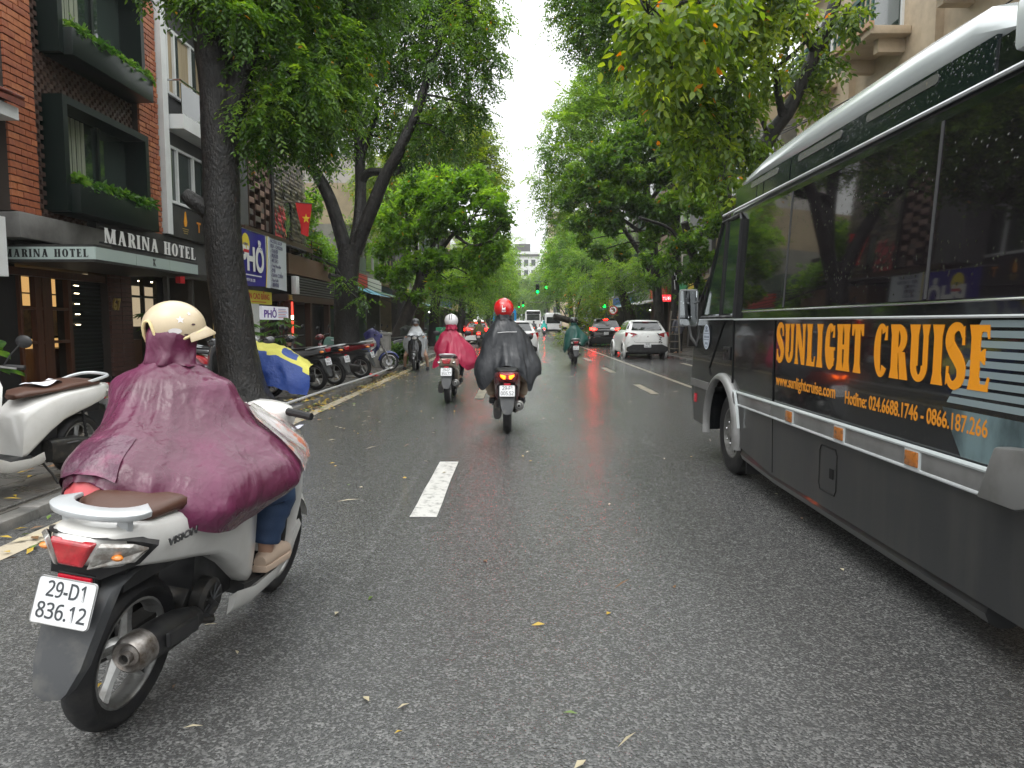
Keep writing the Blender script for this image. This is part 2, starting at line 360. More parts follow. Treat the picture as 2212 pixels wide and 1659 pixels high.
def leaf_mesh(name, clumps, leaf, m, seed=1, six=False):
    g = np.random.default_rng(seed); Ps, Ds, Ns, Ls, Ws, Ts = [], [], [], [], [], []
    def unit(v): return v / (np.linalg.norm(v, axis=-1, keepdims=True) + 1e-9)
    for (c, r, n) in clumps:
        c = np.array(c); r = np.array(r if hasattr(r, '__len__') else (r, r, r * .8)); n = int(n)
        d = unit(g.normal(size=(n, 3)))
        ph = g.uniform(0, 6.28, (3,)); k = g.uniform(2, 4, (3, 3))
        lump = .72 + .16 * (np.sin(d @ k[0] * 2 + ph[0]) + np.sin(d @ k[1] * 2 + ph[1]) + .6 * np.sin(d @ k[2] * 3 + ph[2]))
        rad = (g.uniform(.12, 1, (n, 1)) ** .5) * lump[:, None] * g.uniform(.85, 1.25, (n, 1))
        pos = c + d * rad * r
        a = unit(d * leaf.get('out', .7) + g.normal(size=(n, 3)) * .55 + np.array((0, 0, -leaf.get('dd', .25))))
        up = np.tile(np.array((0, 0, 1.)), (n, 1)) + g.normal(size=(n, 3)) * .35
        s = unit(np.cross(a, up)); u2 = unit(np.cross(s, a))
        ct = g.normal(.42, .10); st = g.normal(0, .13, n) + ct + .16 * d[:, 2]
        S = leaf['S'] * g.uniform(.7, 1.25, n); k_ = leaf['n']
        for i in range(k_):
            t = (i + .6) / k_; sg = 1 if i % 2 else -1
            if leaf.get('kind') == 'rosette':
                ang = 2.4 * i + g.uniform(0, 6.28, n) * .15; dirv = unit(a * .35 + s * np.cos(ang)[:, None] + u2 * np.sin(ang)[:, None] * .8 + np.array((0, 0, -.22)) + g.normal(size=(n, 3)) * .16)
                p = pos + a * (S * .35 * t)[:, None]
            else:
                p = pos + a * (S * t)[:, None] + np.array((0, 0, -1.)) * (leaf.get('droop', .35) * S * t * t)[:, None]
                dirv = unit(a * .6 + s * sg * .85 + np.array((0, 0, -leaf.get('ld', .30))) + g.normal(size=(n, 3)) * .22)
            nr = unit(u2 + g.normal(size=(n, 3)) * .35 + np.array((0, 0, .25)))
            Ps.append(p); Ds.append(dirv); Ns.append(nr); Ls.append(leaf['L'] * g.uniform(.7, 1.2, n)); Ws.append(leaf['W'] * g.uniform(.75, 1.2, n))
            tt = st + g.normal(0, .09, n); o = g.uniform(size=n) < leaf.get('old', .004); tt = np.clip(tt, .02, .93); tt[o] = 1.0; Ts.append(tt)
    P = np.concatenate(Ps); D = np.concatenate(Ds); Nn = np.concatenate(Ns); L = np.concatenate(Ls)[:, None]; Wd = np.concatenate(Ws)[:, None]; T = np.concatenate(Ts)
    X = unit(np.cross(D, Nn)); Nn = np.cross(X, D); n = len(P)
    if six:
        V = np.stack([P, P + D * L * .32 + X * Wd * .5 + Nn * Wd * .12, P + D * L * .68 + X * Wd * .42 + Nn * Wd * .06, P + D * L - Nn * L * .10, P + D * L * .68 - X * Wd * .42 + Nn * Wd * .06, P + D * L * .32 - X * Wd * .5 + Nn * Wd * .12], 1)
        F = np.array([(0, 1, 2, 3), (0, 3, 4, 5)]); kv, kf = 6, 4
    else:
        V = np.stack([P, P + D * L * .45 + X * Wd * .5 + Nn * Wd * .16, P + D * L - Nn * L * .06, P + D * L * .45 - X * Wd * .5 + Nn * Wd * .16], 1)
        F = np.array([(0, 1, 2), (0, 2, 3)]); kv, kf = 4, 3
    me = bpy.data.meshes.new(name); me.vertices.add(n * kv); me.vertices.foreach_set('co', V.reshape(-1).astype(np.float32))
    idx = (np.arange(n)[:, None, None] * kv + F[None]).reshape(-1).astype(np.int32)
    me.loops.add(len(idx)); me.loops.foreach_set('vertex_index', idx)
    me.polygons.add(n * 2); me.polygons.foreach_set('loop_start', np.arange(0, len(idx), kf, dtype=np.int32)); me.polygons.foreach_set('loop_total', np.full(n * 2, kf, dtype=np.int32))
    at_ = me.attributes.new('tint', 'FLOAT', 'POINT'); at_.data.foreach_set('value', np.repeat(T, kv).astype(np.float32))
    me.materials.append(m); me.update(); me.validate(); return me
def catmull(P, per=6):
    P = [Vector(p) for p in P]; out = []
    for i in range(len(P) - 1):
        p0, p1, p2, p3 = P[max(i - 1, 0)], P[i], P[i + 1], P[min(i + 2, len(P) - 1)]
        for k in range(per):
            t = k / per; out.append(.5 * ((2 * p1) + (p2 - p0) * t + (2 * p0 - 5 * p1 + 4 * p2 - p3) * t * t + (3 * p1 - p0 - 3 * p2 + p3) * t ** 3))
    out.append(P[-1]); return out
def limb(mb, pts, r0, r1, n=12, wob=.10, flare=0, seed=0):
    P = catmull(pts, 6); k = len(P); rad = [r0 + (r1 - r0) * (i / (k - 1)) ** .8 for i in range(k)]
    if flare: rad = [r * (1 + flare * math.exp(-i / 2.2)) for i, r in enumerate(rad)]
    b = len(mb.v); mb.tube(P, rad, n)
    for i in range(b, len(mb.v)):
        p = Vector(mb.v[i]); ax = P[min((i - b) // n, k - 1)]; d = p - ax
        q = noise.noise(Vector((p.x * 2.4 + seed, p.y * 2.4, p.z * 1.1))) * wob + noise.noise(p * 7) * wob * .45
        if flare: q += .35 * flare * math.exp(-((i - b) // n) / 2.) * math.sin(5 * math.atan2(d.y, d.x) + seed)
        mb.v[i] = tuple(ax + d * (1 + q))
bark_dark = mat('bark_dark', (.006, .0054, .0048), .42, var=((.022, .018, .015), 11, .46, .72, (1, 1, .5)), bump=(34, .030, 8, (1, 1, .45)), rvar=(5, .3, .7))
bark_grey = mat('bark_grey', (.022, .019, .016), .6, var=((.07, .06, .05), 6, .45, .7, (1, 1, .5)), bump=(14, .02, 6, (1, 1, .4)))
leaf_deep = leaf_mat('leaves_deep', (.020, .054, .011), (.066, .145, .019), (.17, .285, .034), (.42, .22, .02), .30)
leaf_fresh = leaf_mat('leaves_fresh', (.045, .105, .015), (.105, .225, .028), (.23, .38, .05), (.45, .28, .03), .30)
leaf_olive = leaf_mat('leaves_olive', (.030, .066, .012), (.11, .185, .02), (.27, .34, .04), (.55, .22, .02), .30)
leaf_soft = leaf_mat('leaves_soft', (.038, .098, .018), (.115, .22, .03), (.24, .37, .05), (.3, .3, .05), .36)
PIN = dict(L=.085, W=.034, n=11, S=.36, droop=.4, dd=.35, ld=.35)                       # drooping pinnate sprays
FERN = dict(L=.20, W=.045, n=8, S=.75, droop=.35, dd=.15, ld=.18)
BROAD = dict(L=.17, W=.075, n=7, S=.22, kind='rosette', dd=-.2)
def dens(cl, k):       # (px, py, Y, r[, flatten]) -> clump
    return [(at(c[0], c[1], c[2]), (c[3], c[3] * (c[5] if len(c) > 5 else 1.0), c[3] * (c[4] if len(c) > 4 else .8)), max(8, k * c[3] ** 2)) for c in cl]
def tree(label, trunkbase, limbs, clumps, leaf, m, bark, k, seed, six=False, twigs=4, group=None, name='street_tree', flare=.5):
    root = thing(name, label, 'tree', trunkbase, group=group); b = MB(); pts = []
    for i, (P, r0, r1) in enumerate(limbs):
        limb(b, P, r0, r1, n=14 if i == 0 else 10, flare=flare if i == 0 else 0, seed=seed + i); pts += catmull(P, 6)[3 if i else 12:]
    rr = random.Random(seed); cl = dens(clumps, k)
    for (c, r, n) in cl:
        q = min(pts, key=lambda p: (p - c).length + (1.2 if p.z > c.z + .6 else 0)); mid = (q + c) / 2 + Vector((rr.uniform(-.2, .2), rr.uniform(-.2, .2), rr.uniform(0, .3)))
        L = (c - q).length; w = min(.07, .018 + .012 * L)
        b.tube(catmull((q, mid, c), 3), [w + (.012 - w) * i / 6 for i in range(7)], 5)
        for j in range(twigs):
            e = Vector((rr.gauss(0, 1), rr.gauss(0, 1), rr.gauss(0, .7))).normalized(); e = Vector((e.x * r[0], e.y * r[1], e.z * r[2])) * .85
            b.tube([c, c + e * .5 + Vector((0, 0, .06)), c + e], [.012, .009, .005], 4)
    b.build('trunk', bark, root, True, fix=False, smooth=60)
    cr = link('crown', leaf_mesh('crown', cl, leaf, m, seed, six), root); cr.location = -Vector(trunkbase)
    return root
def base(px, py, Y): p = at(px, py, Y); return Vector((p.x, Y, PZ - .03))

# left row -----------------------------------------------------------------
B1 = base(535, 888, 11.1)
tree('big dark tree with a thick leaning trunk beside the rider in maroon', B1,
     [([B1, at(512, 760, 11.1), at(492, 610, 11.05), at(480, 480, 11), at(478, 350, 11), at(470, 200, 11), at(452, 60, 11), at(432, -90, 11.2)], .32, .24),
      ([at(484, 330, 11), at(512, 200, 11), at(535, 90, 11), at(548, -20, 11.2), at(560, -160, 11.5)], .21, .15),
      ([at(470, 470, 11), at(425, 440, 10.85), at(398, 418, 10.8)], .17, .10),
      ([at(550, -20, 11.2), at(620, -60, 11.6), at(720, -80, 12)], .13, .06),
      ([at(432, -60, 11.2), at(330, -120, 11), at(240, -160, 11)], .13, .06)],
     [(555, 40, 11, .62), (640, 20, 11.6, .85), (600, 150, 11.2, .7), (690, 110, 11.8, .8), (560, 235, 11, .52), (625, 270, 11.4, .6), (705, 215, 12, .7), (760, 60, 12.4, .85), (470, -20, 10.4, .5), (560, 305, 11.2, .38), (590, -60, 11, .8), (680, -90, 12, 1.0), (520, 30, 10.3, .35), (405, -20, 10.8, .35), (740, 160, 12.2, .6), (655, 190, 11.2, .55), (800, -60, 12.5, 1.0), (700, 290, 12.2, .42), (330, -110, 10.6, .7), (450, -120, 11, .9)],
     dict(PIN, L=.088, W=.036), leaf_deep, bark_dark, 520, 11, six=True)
B2 = base(752, 806, 18.4)
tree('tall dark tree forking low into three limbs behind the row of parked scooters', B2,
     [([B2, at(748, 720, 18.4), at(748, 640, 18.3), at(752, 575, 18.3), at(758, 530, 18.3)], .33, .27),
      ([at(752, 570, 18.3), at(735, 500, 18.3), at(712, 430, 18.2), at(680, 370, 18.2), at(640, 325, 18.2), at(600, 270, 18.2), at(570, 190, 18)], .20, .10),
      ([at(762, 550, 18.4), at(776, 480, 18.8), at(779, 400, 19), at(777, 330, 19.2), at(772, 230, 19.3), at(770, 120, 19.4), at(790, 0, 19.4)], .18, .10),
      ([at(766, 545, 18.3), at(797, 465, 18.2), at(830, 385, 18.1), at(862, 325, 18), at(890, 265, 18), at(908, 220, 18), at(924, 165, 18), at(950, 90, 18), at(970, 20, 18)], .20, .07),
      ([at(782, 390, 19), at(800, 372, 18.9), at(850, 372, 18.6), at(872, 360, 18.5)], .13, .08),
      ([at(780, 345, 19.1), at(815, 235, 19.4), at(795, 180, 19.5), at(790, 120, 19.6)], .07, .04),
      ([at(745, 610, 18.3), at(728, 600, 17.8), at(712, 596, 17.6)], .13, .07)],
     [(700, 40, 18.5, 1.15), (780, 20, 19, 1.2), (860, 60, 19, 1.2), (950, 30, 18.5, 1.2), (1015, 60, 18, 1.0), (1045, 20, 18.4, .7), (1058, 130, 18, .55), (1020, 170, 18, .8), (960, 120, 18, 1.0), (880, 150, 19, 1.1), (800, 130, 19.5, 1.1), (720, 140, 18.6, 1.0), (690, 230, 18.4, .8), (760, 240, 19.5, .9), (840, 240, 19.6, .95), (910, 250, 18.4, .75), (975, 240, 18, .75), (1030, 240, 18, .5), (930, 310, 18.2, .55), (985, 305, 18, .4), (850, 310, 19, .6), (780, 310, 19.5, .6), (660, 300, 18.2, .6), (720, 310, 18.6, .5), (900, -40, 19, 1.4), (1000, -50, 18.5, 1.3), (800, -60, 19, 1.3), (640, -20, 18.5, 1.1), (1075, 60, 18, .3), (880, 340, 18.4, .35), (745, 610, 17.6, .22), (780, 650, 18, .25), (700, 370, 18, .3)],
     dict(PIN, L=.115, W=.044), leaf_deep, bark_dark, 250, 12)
B3 = base(845, 768, 26.5)
tree('low spreading tree with leaning trunk and broad yellow green leaves overhanging the road', B3,
     [([B3, at(862, 722, 26.5), at(880, 680, 26.4), at(898, 640, 26.3), at(915, 590, 26.2), at(935, 540, 26)], .30, .18),
      ([at(918, 585, 26.2), at(960, 530, 25.6), at(985, 500, 25.2), at(1020, 470, 25)], .11, .05), ([at(905, 610, 26.2), at(900, 540, 26.6), at(890, 470, 27)], .12, .05),
      ([at(985, 510, 25.2), at(1020, 530, 25), at(1060, 520, 24.8)], .06, .03), ([at(930, 545, 26), at(960, 470, 26.2), at(985, 420, 26.4)], .11, .05)],
     [(835, 470, 26.5, .9), (885, 425, 26.5, .95), (945, 410, 26, 1.0), (1005, 405, 25.8, .9), (1055, 430, 25.4, .75), (1085, 480, 25, .45), (1048, 500, 25.2, .8), (985, 480, 25.4, .85), (925, 490, 26, .9), (870, 510, 26.4, .9), (825, 540, 26.8, .6), (890, 570, 26, .65), (945, 560, 25.5, .7), (1005, 555, 25.2, .7), (1060, 550, 25, .6), (905, 640, 25.6, .35), (935, 610, 25.4, .4), (1085, 530, 25, .3), (960, 380, 26.4, .6), (870, 640, 26.6, .3), (1030, 610, 25, .5), (985, 620, 25.2, .45), (860, 600, 26.4, .6), (1075, 450, 25, .6), (900, 390, 26.6, .7), (1030, 380, 26, .6), (960, 440, 25.4, .9), (1050, 575, 25, .5), (830, 590, 26.8, .5)],
     dict(BROAD, L=.20, W=.088), leaf_fresh, bark_grey, 240, 13)
B4 = base(860, 765, 33)
tree('tree with yellowing vines in its crown behind the low spreading tree', B4,
     [([B4, at(868, 640, 33), at(880, 520, 33), at(890, 400, 33), at(900, 300, 33)], .28, .14), ([at(885, 470, 33), at(940, 370, 33), at(1000, 320, 33)], .12, .06)],
     [(890, 340, 33, 1.4), (950, 320, 33, 1.5), (1005, 300, 32.5, 1.35), (1050, 350, 32, 1.0), (1070, 400, 32, .7), (990, 360, 33, 1.2), (930, 270, 33, 1.4), (1030, 270, 33, .9), (860, 400, 33, 1.3), (1040, 310, 32.5, .7), (1085, 440, 32, .4), (800, 430, 34, 1.2), (830, 360, 34, 1.2), (1000, 240, 33.5, .9), (900, 420, 33, 1.3), (960, 380, 33, 1.3), (1020, 350, 32.5, 1.1), (830, 480, 34, 1.2), (760, 500, 35, 1.0), (870, 300, 33, 1.1), (1060, 380, 32, .8), (1060, 310, 32.5, .7), (790, 380, 34.5, 1.0)],
     dict(PIN, L=.16, W=.07, S=.5, n=9), leaf_olive, bark_dark, 150, 14, twigs=2)
B5 = base(936, 748, 40)
tree('dark trunked tree with fern like foliage above the rider in crimson', B5,
     [([B5, at(938, 690, 40), at(942, 640, 40), at(950, 560, 40), at(960, 480, 40)], .33, .2), ([at(944, 620, 40), at(985, 580, 39.5), at(1020, 560, 39)], .12, .06)],
     [(960, 600, 39, 1.1), (1010, 590, 39, 1.2), (1040, 620, 38.5, .9), (985, 640, 38.5, .8), (920, 600, 40, 1.0), (1055, 570, 39, 1.1), (945, 650, 39, .6), (1075, 530, 40, .9), (1020, 540, 40, 1.2), (900, 640, 40, .8), (1020, 660, 38, .45)],
     dict(FERN, L=.22, W=.05), leaf_soft, bark_dark, 110, 15, twigs=2)
B6 = base(995, 741, 50)
tree('tree with a straight dark trunk left of the red taxi', B6, [([B6, at(996, 690, 50), at(1000, 640, 50), at(1010, 560, 50)], .36, .2)],
     [(1030, 580, 50, 1.5), (1065, 590, 49, 1.3), (1080, 550, 50, 1.4), (1040, 640, 48, 1.0), (1060, 650, 48, .7), (1000, 600, 50, 1.4), (1085, 620, 49, .6), (1050, 530, 51, 1.6), (1090, 580, 50, .8)],
     dict(FERN, L=.26, W=.07), leaf_fresh, bark_dark, 80, 16, twigs=2)
B7 = base(1030, 728, 66)
tree('slanting trunked tree above the red taxi', B7, [([B7, at(1026, 700, 66), at(1018, 670, 66), at(1012, 620, 66)], .4, .25)],
     [(1050, 600, 66, 2.0), (1085, 610, 66, 1.7), (1070, 560, 68, 2.0), (1095, 640, 66, 1.2), (1040, 660, 66, 1.4), (1075, 660, 66, 1.1), (1102, 590, 68, 1.1)],
     dict(FERN, L=.32, W=.10), leaf_soft, bark_dark, 50, 17, twigs=1)
for i, (px, Y, s, lab) in enumerate(((1052, 92, 1.0, 'far street tree behind the blue bus'), (1062, 120, 1.15, 'far street tree beyond the blue bus at the bend'), (1078, 160, 1.3, 'hazy round tree far off at the end of the left row'))):
    Bx = base(px, 700 + 1500 / Y, Y); z = 1534 / Y
    tree(lab, Bx, [([Bx, Bx + Vector((.3, 0, 3)), Bx + Vector((.6, 0, 6))], .35, .2)],
         [(px + dx * z, 696 - dz * z, Y + dy, r * s) for dx, dz, dy, r in ((0, 8, 0, 2.4), (1.8, 6.5, -.5, 2), (-1.8, 7, .5, 2.2), (2.5, 9, 0, 1.8), (.5, 11, 0, 2), (-1.5, 10, 0, 2), (2.2, 4.5, -1, 1.5), (.4, 5, -1, 1.8))],
         dict(FERN, L=.45, W=.16, S=.9), leaf_soft, bark_dark, 30, 20 + i, twigs=1)

# right row ----------------------------------------------------------------
B11 = Vector((7.3, 17.6, PZ - .03))
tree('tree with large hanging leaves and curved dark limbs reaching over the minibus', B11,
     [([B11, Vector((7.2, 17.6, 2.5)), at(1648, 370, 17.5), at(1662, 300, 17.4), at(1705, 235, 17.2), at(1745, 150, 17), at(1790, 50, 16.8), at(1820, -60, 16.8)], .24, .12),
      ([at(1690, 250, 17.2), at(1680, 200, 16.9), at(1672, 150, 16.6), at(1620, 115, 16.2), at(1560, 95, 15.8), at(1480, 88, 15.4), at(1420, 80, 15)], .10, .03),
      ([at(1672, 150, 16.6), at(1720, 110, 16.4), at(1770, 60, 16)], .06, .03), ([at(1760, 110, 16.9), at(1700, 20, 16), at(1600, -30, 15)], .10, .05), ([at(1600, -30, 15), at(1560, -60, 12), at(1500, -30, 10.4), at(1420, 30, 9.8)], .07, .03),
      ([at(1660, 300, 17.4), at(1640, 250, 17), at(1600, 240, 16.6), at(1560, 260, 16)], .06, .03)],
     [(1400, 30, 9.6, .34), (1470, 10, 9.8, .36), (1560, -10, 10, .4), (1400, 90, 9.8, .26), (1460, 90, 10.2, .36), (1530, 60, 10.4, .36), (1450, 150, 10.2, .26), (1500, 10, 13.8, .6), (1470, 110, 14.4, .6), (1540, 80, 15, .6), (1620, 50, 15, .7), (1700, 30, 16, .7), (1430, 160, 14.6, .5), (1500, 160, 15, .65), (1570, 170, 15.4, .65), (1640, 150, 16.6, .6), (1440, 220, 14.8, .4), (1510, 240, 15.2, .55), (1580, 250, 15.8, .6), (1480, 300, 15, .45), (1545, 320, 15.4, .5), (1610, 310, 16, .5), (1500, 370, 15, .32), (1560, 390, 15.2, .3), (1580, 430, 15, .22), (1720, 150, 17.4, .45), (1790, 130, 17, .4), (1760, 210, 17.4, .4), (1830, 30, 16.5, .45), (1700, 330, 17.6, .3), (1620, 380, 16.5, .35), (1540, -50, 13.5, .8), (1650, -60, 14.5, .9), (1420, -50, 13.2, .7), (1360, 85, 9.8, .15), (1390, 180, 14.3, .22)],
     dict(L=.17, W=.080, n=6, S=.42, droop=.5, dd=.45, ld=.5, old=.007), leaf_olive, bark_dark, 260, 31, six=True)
B12 = Vector((7.2, 22.6, PZ - .03))
tree('dark crowned tree hanging into the sky gap above the green poncho rider', B12,
     [([B12, Vector((7.0, 22.5, 3)), Vector((6.2, 22.3, 6)), at(1440, 130, 22), at(1340, 50, 21.5), at(1280, 10, 21)], .30, .10), ([Vector((6.2, 22.3, 6)), Vector((6.6, 22.3, 9)), Vector((6.8, 22, 12))], .2, .1)],
     [(1215, 20, 21, .5), (1250, 55, 21, .65), (1290, 40, 21, .9), (1340, 90, 21.5, .85), (1290, 105, 21, .55), (1235, 95, 21, .35), (1280, -20, 21, 1.0), (1340, 10, 21.5, 1.1), (1390, 130, 22, .9), (1330, 135, 21.5, .55), (1420, 60, 22, 1.2), (1215, -30, 21, .6), (1185, 45, 21, .2), (1480, 140, 22.5, 1.0), (1380, -60, 21, 1.3), (1250, 130, 21, .22), (1520, 220, 22.6, .9), (1450, 210, 22.5, .8), (1600, 200, 22.6, .8), (1560, 330, 22.6, .7), (1640, 60, 22.5, 1.1)],
     dict(PIN, L=.12, W=.046, S=.42), leaf_deep, bark_dark, 270, 32)
B13 = Vector((7.4, 36.0, PZ - .03))
tree('feathery bright green tree leaning out over the road on the right', B13,
     [([B13, Vector((7.0, 36, 3.5)), at(1300, 420, 36), at(1260, 330, 36), at(1225, 270, 36)], .17, .06), ([at(1300, 420, 36), at(1230, 380, 35.5), at(1180, 370, 35)], .07, .03), ([at(1310, 440, 36), at(1350, 330, 36), at(1360, 260, 36)], .14, .06)],
     [(1240, 215, 35.5, 0.8), (1275, 200, 36, 0.9), (1205, 265, 35, 0.65), (1250, 270, 35.5, 0.9), (1180, 320, 34.8, 0.5), (1220, 335, 35, 0.85), (1165, 385, 34.6, 0.4), (1200, 400, 35, 0.7), (1245, 390, 35, 0.9), (1180, 445, 34.8, 0.4), (1290, 240, 36, 1.1), (1295, 310, 36, 1.1), (1220, 455, 35, 0.6), (1335, 200, 36.5, 1.2), (1285, 150, 36, 0.8), (1330, 140, 36.5, 0.9), (1380, 230, 37, 1.2), (1190, 490, 35, 0.3), (1290, 390, 36, 0.9), (1340, 330, 36.5, 1.0)],
     dict(FERN, L=.22, W=.064, S=.75, n=12, droop=.45, out=.9), leaf_soft, bark_dark, 220, 33, twigs=2)
B14 = base(1425, 735, 32.5)
tree('grey trunked tree with glossy rounded foliage behind the white hatchback', B14,
     [([B14, at(1424, 690, 32.5), at(1418, 620, 32.3), at(1411, 531, 32), at(1400, 440, 32), at(1390, 350, 32)], .27, .15), ([at(1410, 520, 32), at(1340, 470, 31), at(1290, 430, 31)], .11, .05), ([at(1400, 440, 32), at(1460, 360, 31), at(1500, 310, 31)], .12, .05)],
     [(1300, 340, 30.5, .9), (1355, 300, 30.5, 1.0), (1410, 270, 30.5, 1.0), (1460, 310, 30, 1.0), (1260, 410, 31, .8), (1315, 410, 30.5, .95), (1370, 380, 30, 1.0), (1430, 370, 30, 1.0), (1490, 370, 29.5, .9), (1265, 480, 31, .65), (1320, 480, 30.5, .8), (1385, 450, 30, .9), (1450, 440, 29.5, .9), (1510, 440, 29, .8), (1290, 545, 31, .45), (1345, 545, 30.8, .45), (1400, 520, 30, .5), (1480, 510, 29.5, .7), (1225, 440, 31.5, .45), (1530, 380, 29, .8), (1380, 230, 31, .9), (1450, 250, 31, 1.0), (1540, 490, 29, .55), (1350, 340, 30, .9), (1290, 380, 30.5, .8), (1240, 370, 31, .5), (1300, 440, 30.5, .8), (1410, 320, 30, .9), (1500, 320, 29.5, .9), (1550, 330, 29, .8), (1430, 480, 29.8, .7), (1350, 430, 30, .8), (1260, 520, 31, .4), (1235, 480, 31, .4)],
     dict(BROAD, L=.21, W=.092, n=8, S=.26), leaf_deep, bark_grey, 230, 34)
B15 = Vector((7.6, 27.5, PZ - .03))
tree('black trunked tree with low branches just ahead of the minibus mirror', B15,
     [([B15, at(1515, 690, 27.5), at(1508, 610, 27.5), at(1495, 540, 27.3), at(1478, 480, 27)], .24, .14), ([at(1500, 560, 27.4), at(1470, 520, 27), at(1440, 490, 26.8), at(1380, 470, 26.5)], .11, .05), ([at(1495, 540, 27.3), at(1540, 450, 27), at(1560, 380, 27)], .10, .05)],
     [(1440, 570, 26.5, .55), (1490, 590, 26.5, .6), (1545, 560, 26.5, .5), (1520, 620, 26.8, .4), (1480, 640, 27, .35), (1410, 610, 26.6, .42), (1560, 620, 26.8, .4), (1500, 520, 26.5, .6), (1550, 470, 26.5, .6), (1460, 530, 26.6, .55), (1520, 560, 26.6, .5), (1400, 560, 27, .5), (1590, 560, 27, .4), (1540, 410, 27, .6), (1600, 470, 27.2, .5)],
     dict(BROAD, L=.17, W=.07, n=8, S=.26), leaf_deep, bark_dark, 220, 35)
B16 = base(1372, 728, 46)
tree('leaning ringed trunk with feathery foliage beyond the black car', B16,
     [([B16, at(1360, 680, 46), at(1346, 640, 46), at(1330, 600, 46), at(1300, 540, 46)], .42, .22), ([at(1335, 615, 46), at(1390, 580, 45.5), at(1430, 570, 45)], .12, .05)],
     [(1310, 600, 44, 1.0), (1355, 580, 44, 1.2), (1405, 570, 44, 1.2), (1440, 590, 43.5, .9), (1290, 640, 43.5, .7), (1380, 630, 43.5, .7), (1260, 560, 45, 1.0), (1330, 530, 46, 1.4), (1420, 620, 43.5, .5), (1270, 610, 44, .7)],
     dict(FERN, L=.24, W=.06, S=.85, n=10, out=1), leaf_soft, bark_grey, 110, 36, twigs=2)
B17 = base(1290, 722, 60)
tree('light green tree on the right above the fallen branch', B17, [([B17, at(1285, 640, 60), at(1270, 560, 60)], .38, .2)],
     [(1215, 560, 59, 1.5), (1260, 540, 60, 1.7), (1300, 570, 60, 1.6), (1195, 600, 58.5, 1.0), (1235, 610, 58, 1.4), (1280, 625, 58, 1.2), (1210, 520, 60, 1.3), (1260, 480, 61, 1.8), (1185, 560, 59, .8), (1320, 510, 61, 1.8), (1220, 650, 58, .8), (1265, 670, 57, .9)],
     dict(FERN, L=.28, W=.09, n=8), leaf_fresh, bark_dark, 75, 37, twigs=1)
for i, (px, Y, s, lab) in enumerate(((1238, 86, 1.0, 'far tree on the right behind the white van'), (1210, 115, 1.1, 'far tree on the right beyond the traffic lights'), (1186, 160, 1.25, 'hazy tree far off at the end of the right row'))):
    Bx = base(px, 700 + 1500 / Y, Y); z = 1534 / Y
    tree(lab, Bx, [([Bx, Bx + Vector((-.3, 0, 3)), Bx + Vector((-.6, 0, 6))], .35, .2)],
         [(px + dx * z, 696 - dz * z, Y + dy, r * s) for dx, dz, dy, r in ((0, 8, 0, 2.4), (-1.8, 6.5, -.5, 2), (1.8, 7, .5, 2.2), (-2.3, 9, 0, 1.6), (-.5, 11, 0, 2), (1.5, 10, 0, 2), (-2.2, 4.5, -1, 1.3), (-.4, 5, -1, 1.8))],
         dict(FERN, L=.45, W=.16, S=.9), leaf_soft if i else leaf_fresh, bark_dark, 30, 40 + i, twigs=1)

for i, (x, Y, h, lab) in enumerate(((-3.5, 185, 1.0, 'hazy tree closing the end of the street, left of the gap'), (2.5, 200, 1.05, 'hazy tree closing the end of the street, under the rooftops'), (8, 190, 1.1, 'hazy tree closing the end of the street below the high rise'), (-9, 215, 1.5, 'taller hazy tree far behind the left row'))):
    Bx = Vector((x, Y, 0)); z = 1534 / Y
    tree(lab, Bx, [([Bx, Bx + Vector((0, 0, 3)), Bx + Vector((.3, 0, 7))], .35, .2)],
         [(1112 + (x + dx) * z, 696 - dz * h * z, Y + dy, r * h) for dx, dz, dy, r in ((0, 9, 0, 3), (-3, 7, 0, 2.8), (3, 7.5, 0, 2.8), (-1.5, 11, 0, 2.4), (1.8, 11.5, 0, 2.2), (-3.5, 4, -1, 2.4), (3.4, 4.2, -1, 2.4), (0, 5, -1, 2.8), (-.5, 2, -1, 1.8))],
         dict(FERN, L=.6, W=.24, S=1.1), leaf_soft, bark_dark, 20, 60 + i, twigs=1)
# the broken tree lying across the right lane
FB = Vector((4.6, 45.2, .02))
ft = thing('fallen_tree', 'broken tree limb with bare cut end and withered leaves lying on the road', 'fallen tree', FB)
b = MB(); limb(b, [Vector((6.3, 46, .35)), at(1262, 703, 45.5), at(1232, 693, 45.2), at(1196, 683, 45)], .22, .20, n=12, wob=.08)
limb(b, [at(1240, 696, 45.2), at(1250, 660, 44.6), at(1262, 620, 44.2)], .06, .03, n=6); limb(b, [at(1225, 690, 45.2), at(1215, 670, 45), at(1200, 655, 45)], .04, .02, n=6)
b.build('trunk', bark_grey, ft, True, fix=False, smooth=60)
cl = dens([(1215, 722, 45, .6), (1235, 735, 44.6, .5), (1250, 715, 44.8, .8), (1275, 700, 45, .9), (1285, 735, 44.4, .6), (1300, 690, 45.4, .9), (1255, 660, 45, .8), (1280, 650, 45.4, .9), (1240, 630, 45.4, .6), (1218, 740, 44.2, .3), (1265, 740, 44.2, .5)], 75)
cr = link('crown', leaf_mesh('fallen_crown', [(Vector((c.x, c.y, max(c.z, r[2] * .55))), r, n) for c, r, n in cl], dict(FERN, L=.22, W=.075, n=8, S=.6, old=.03), leaf_olive, 50), ft); cr.location = -FB
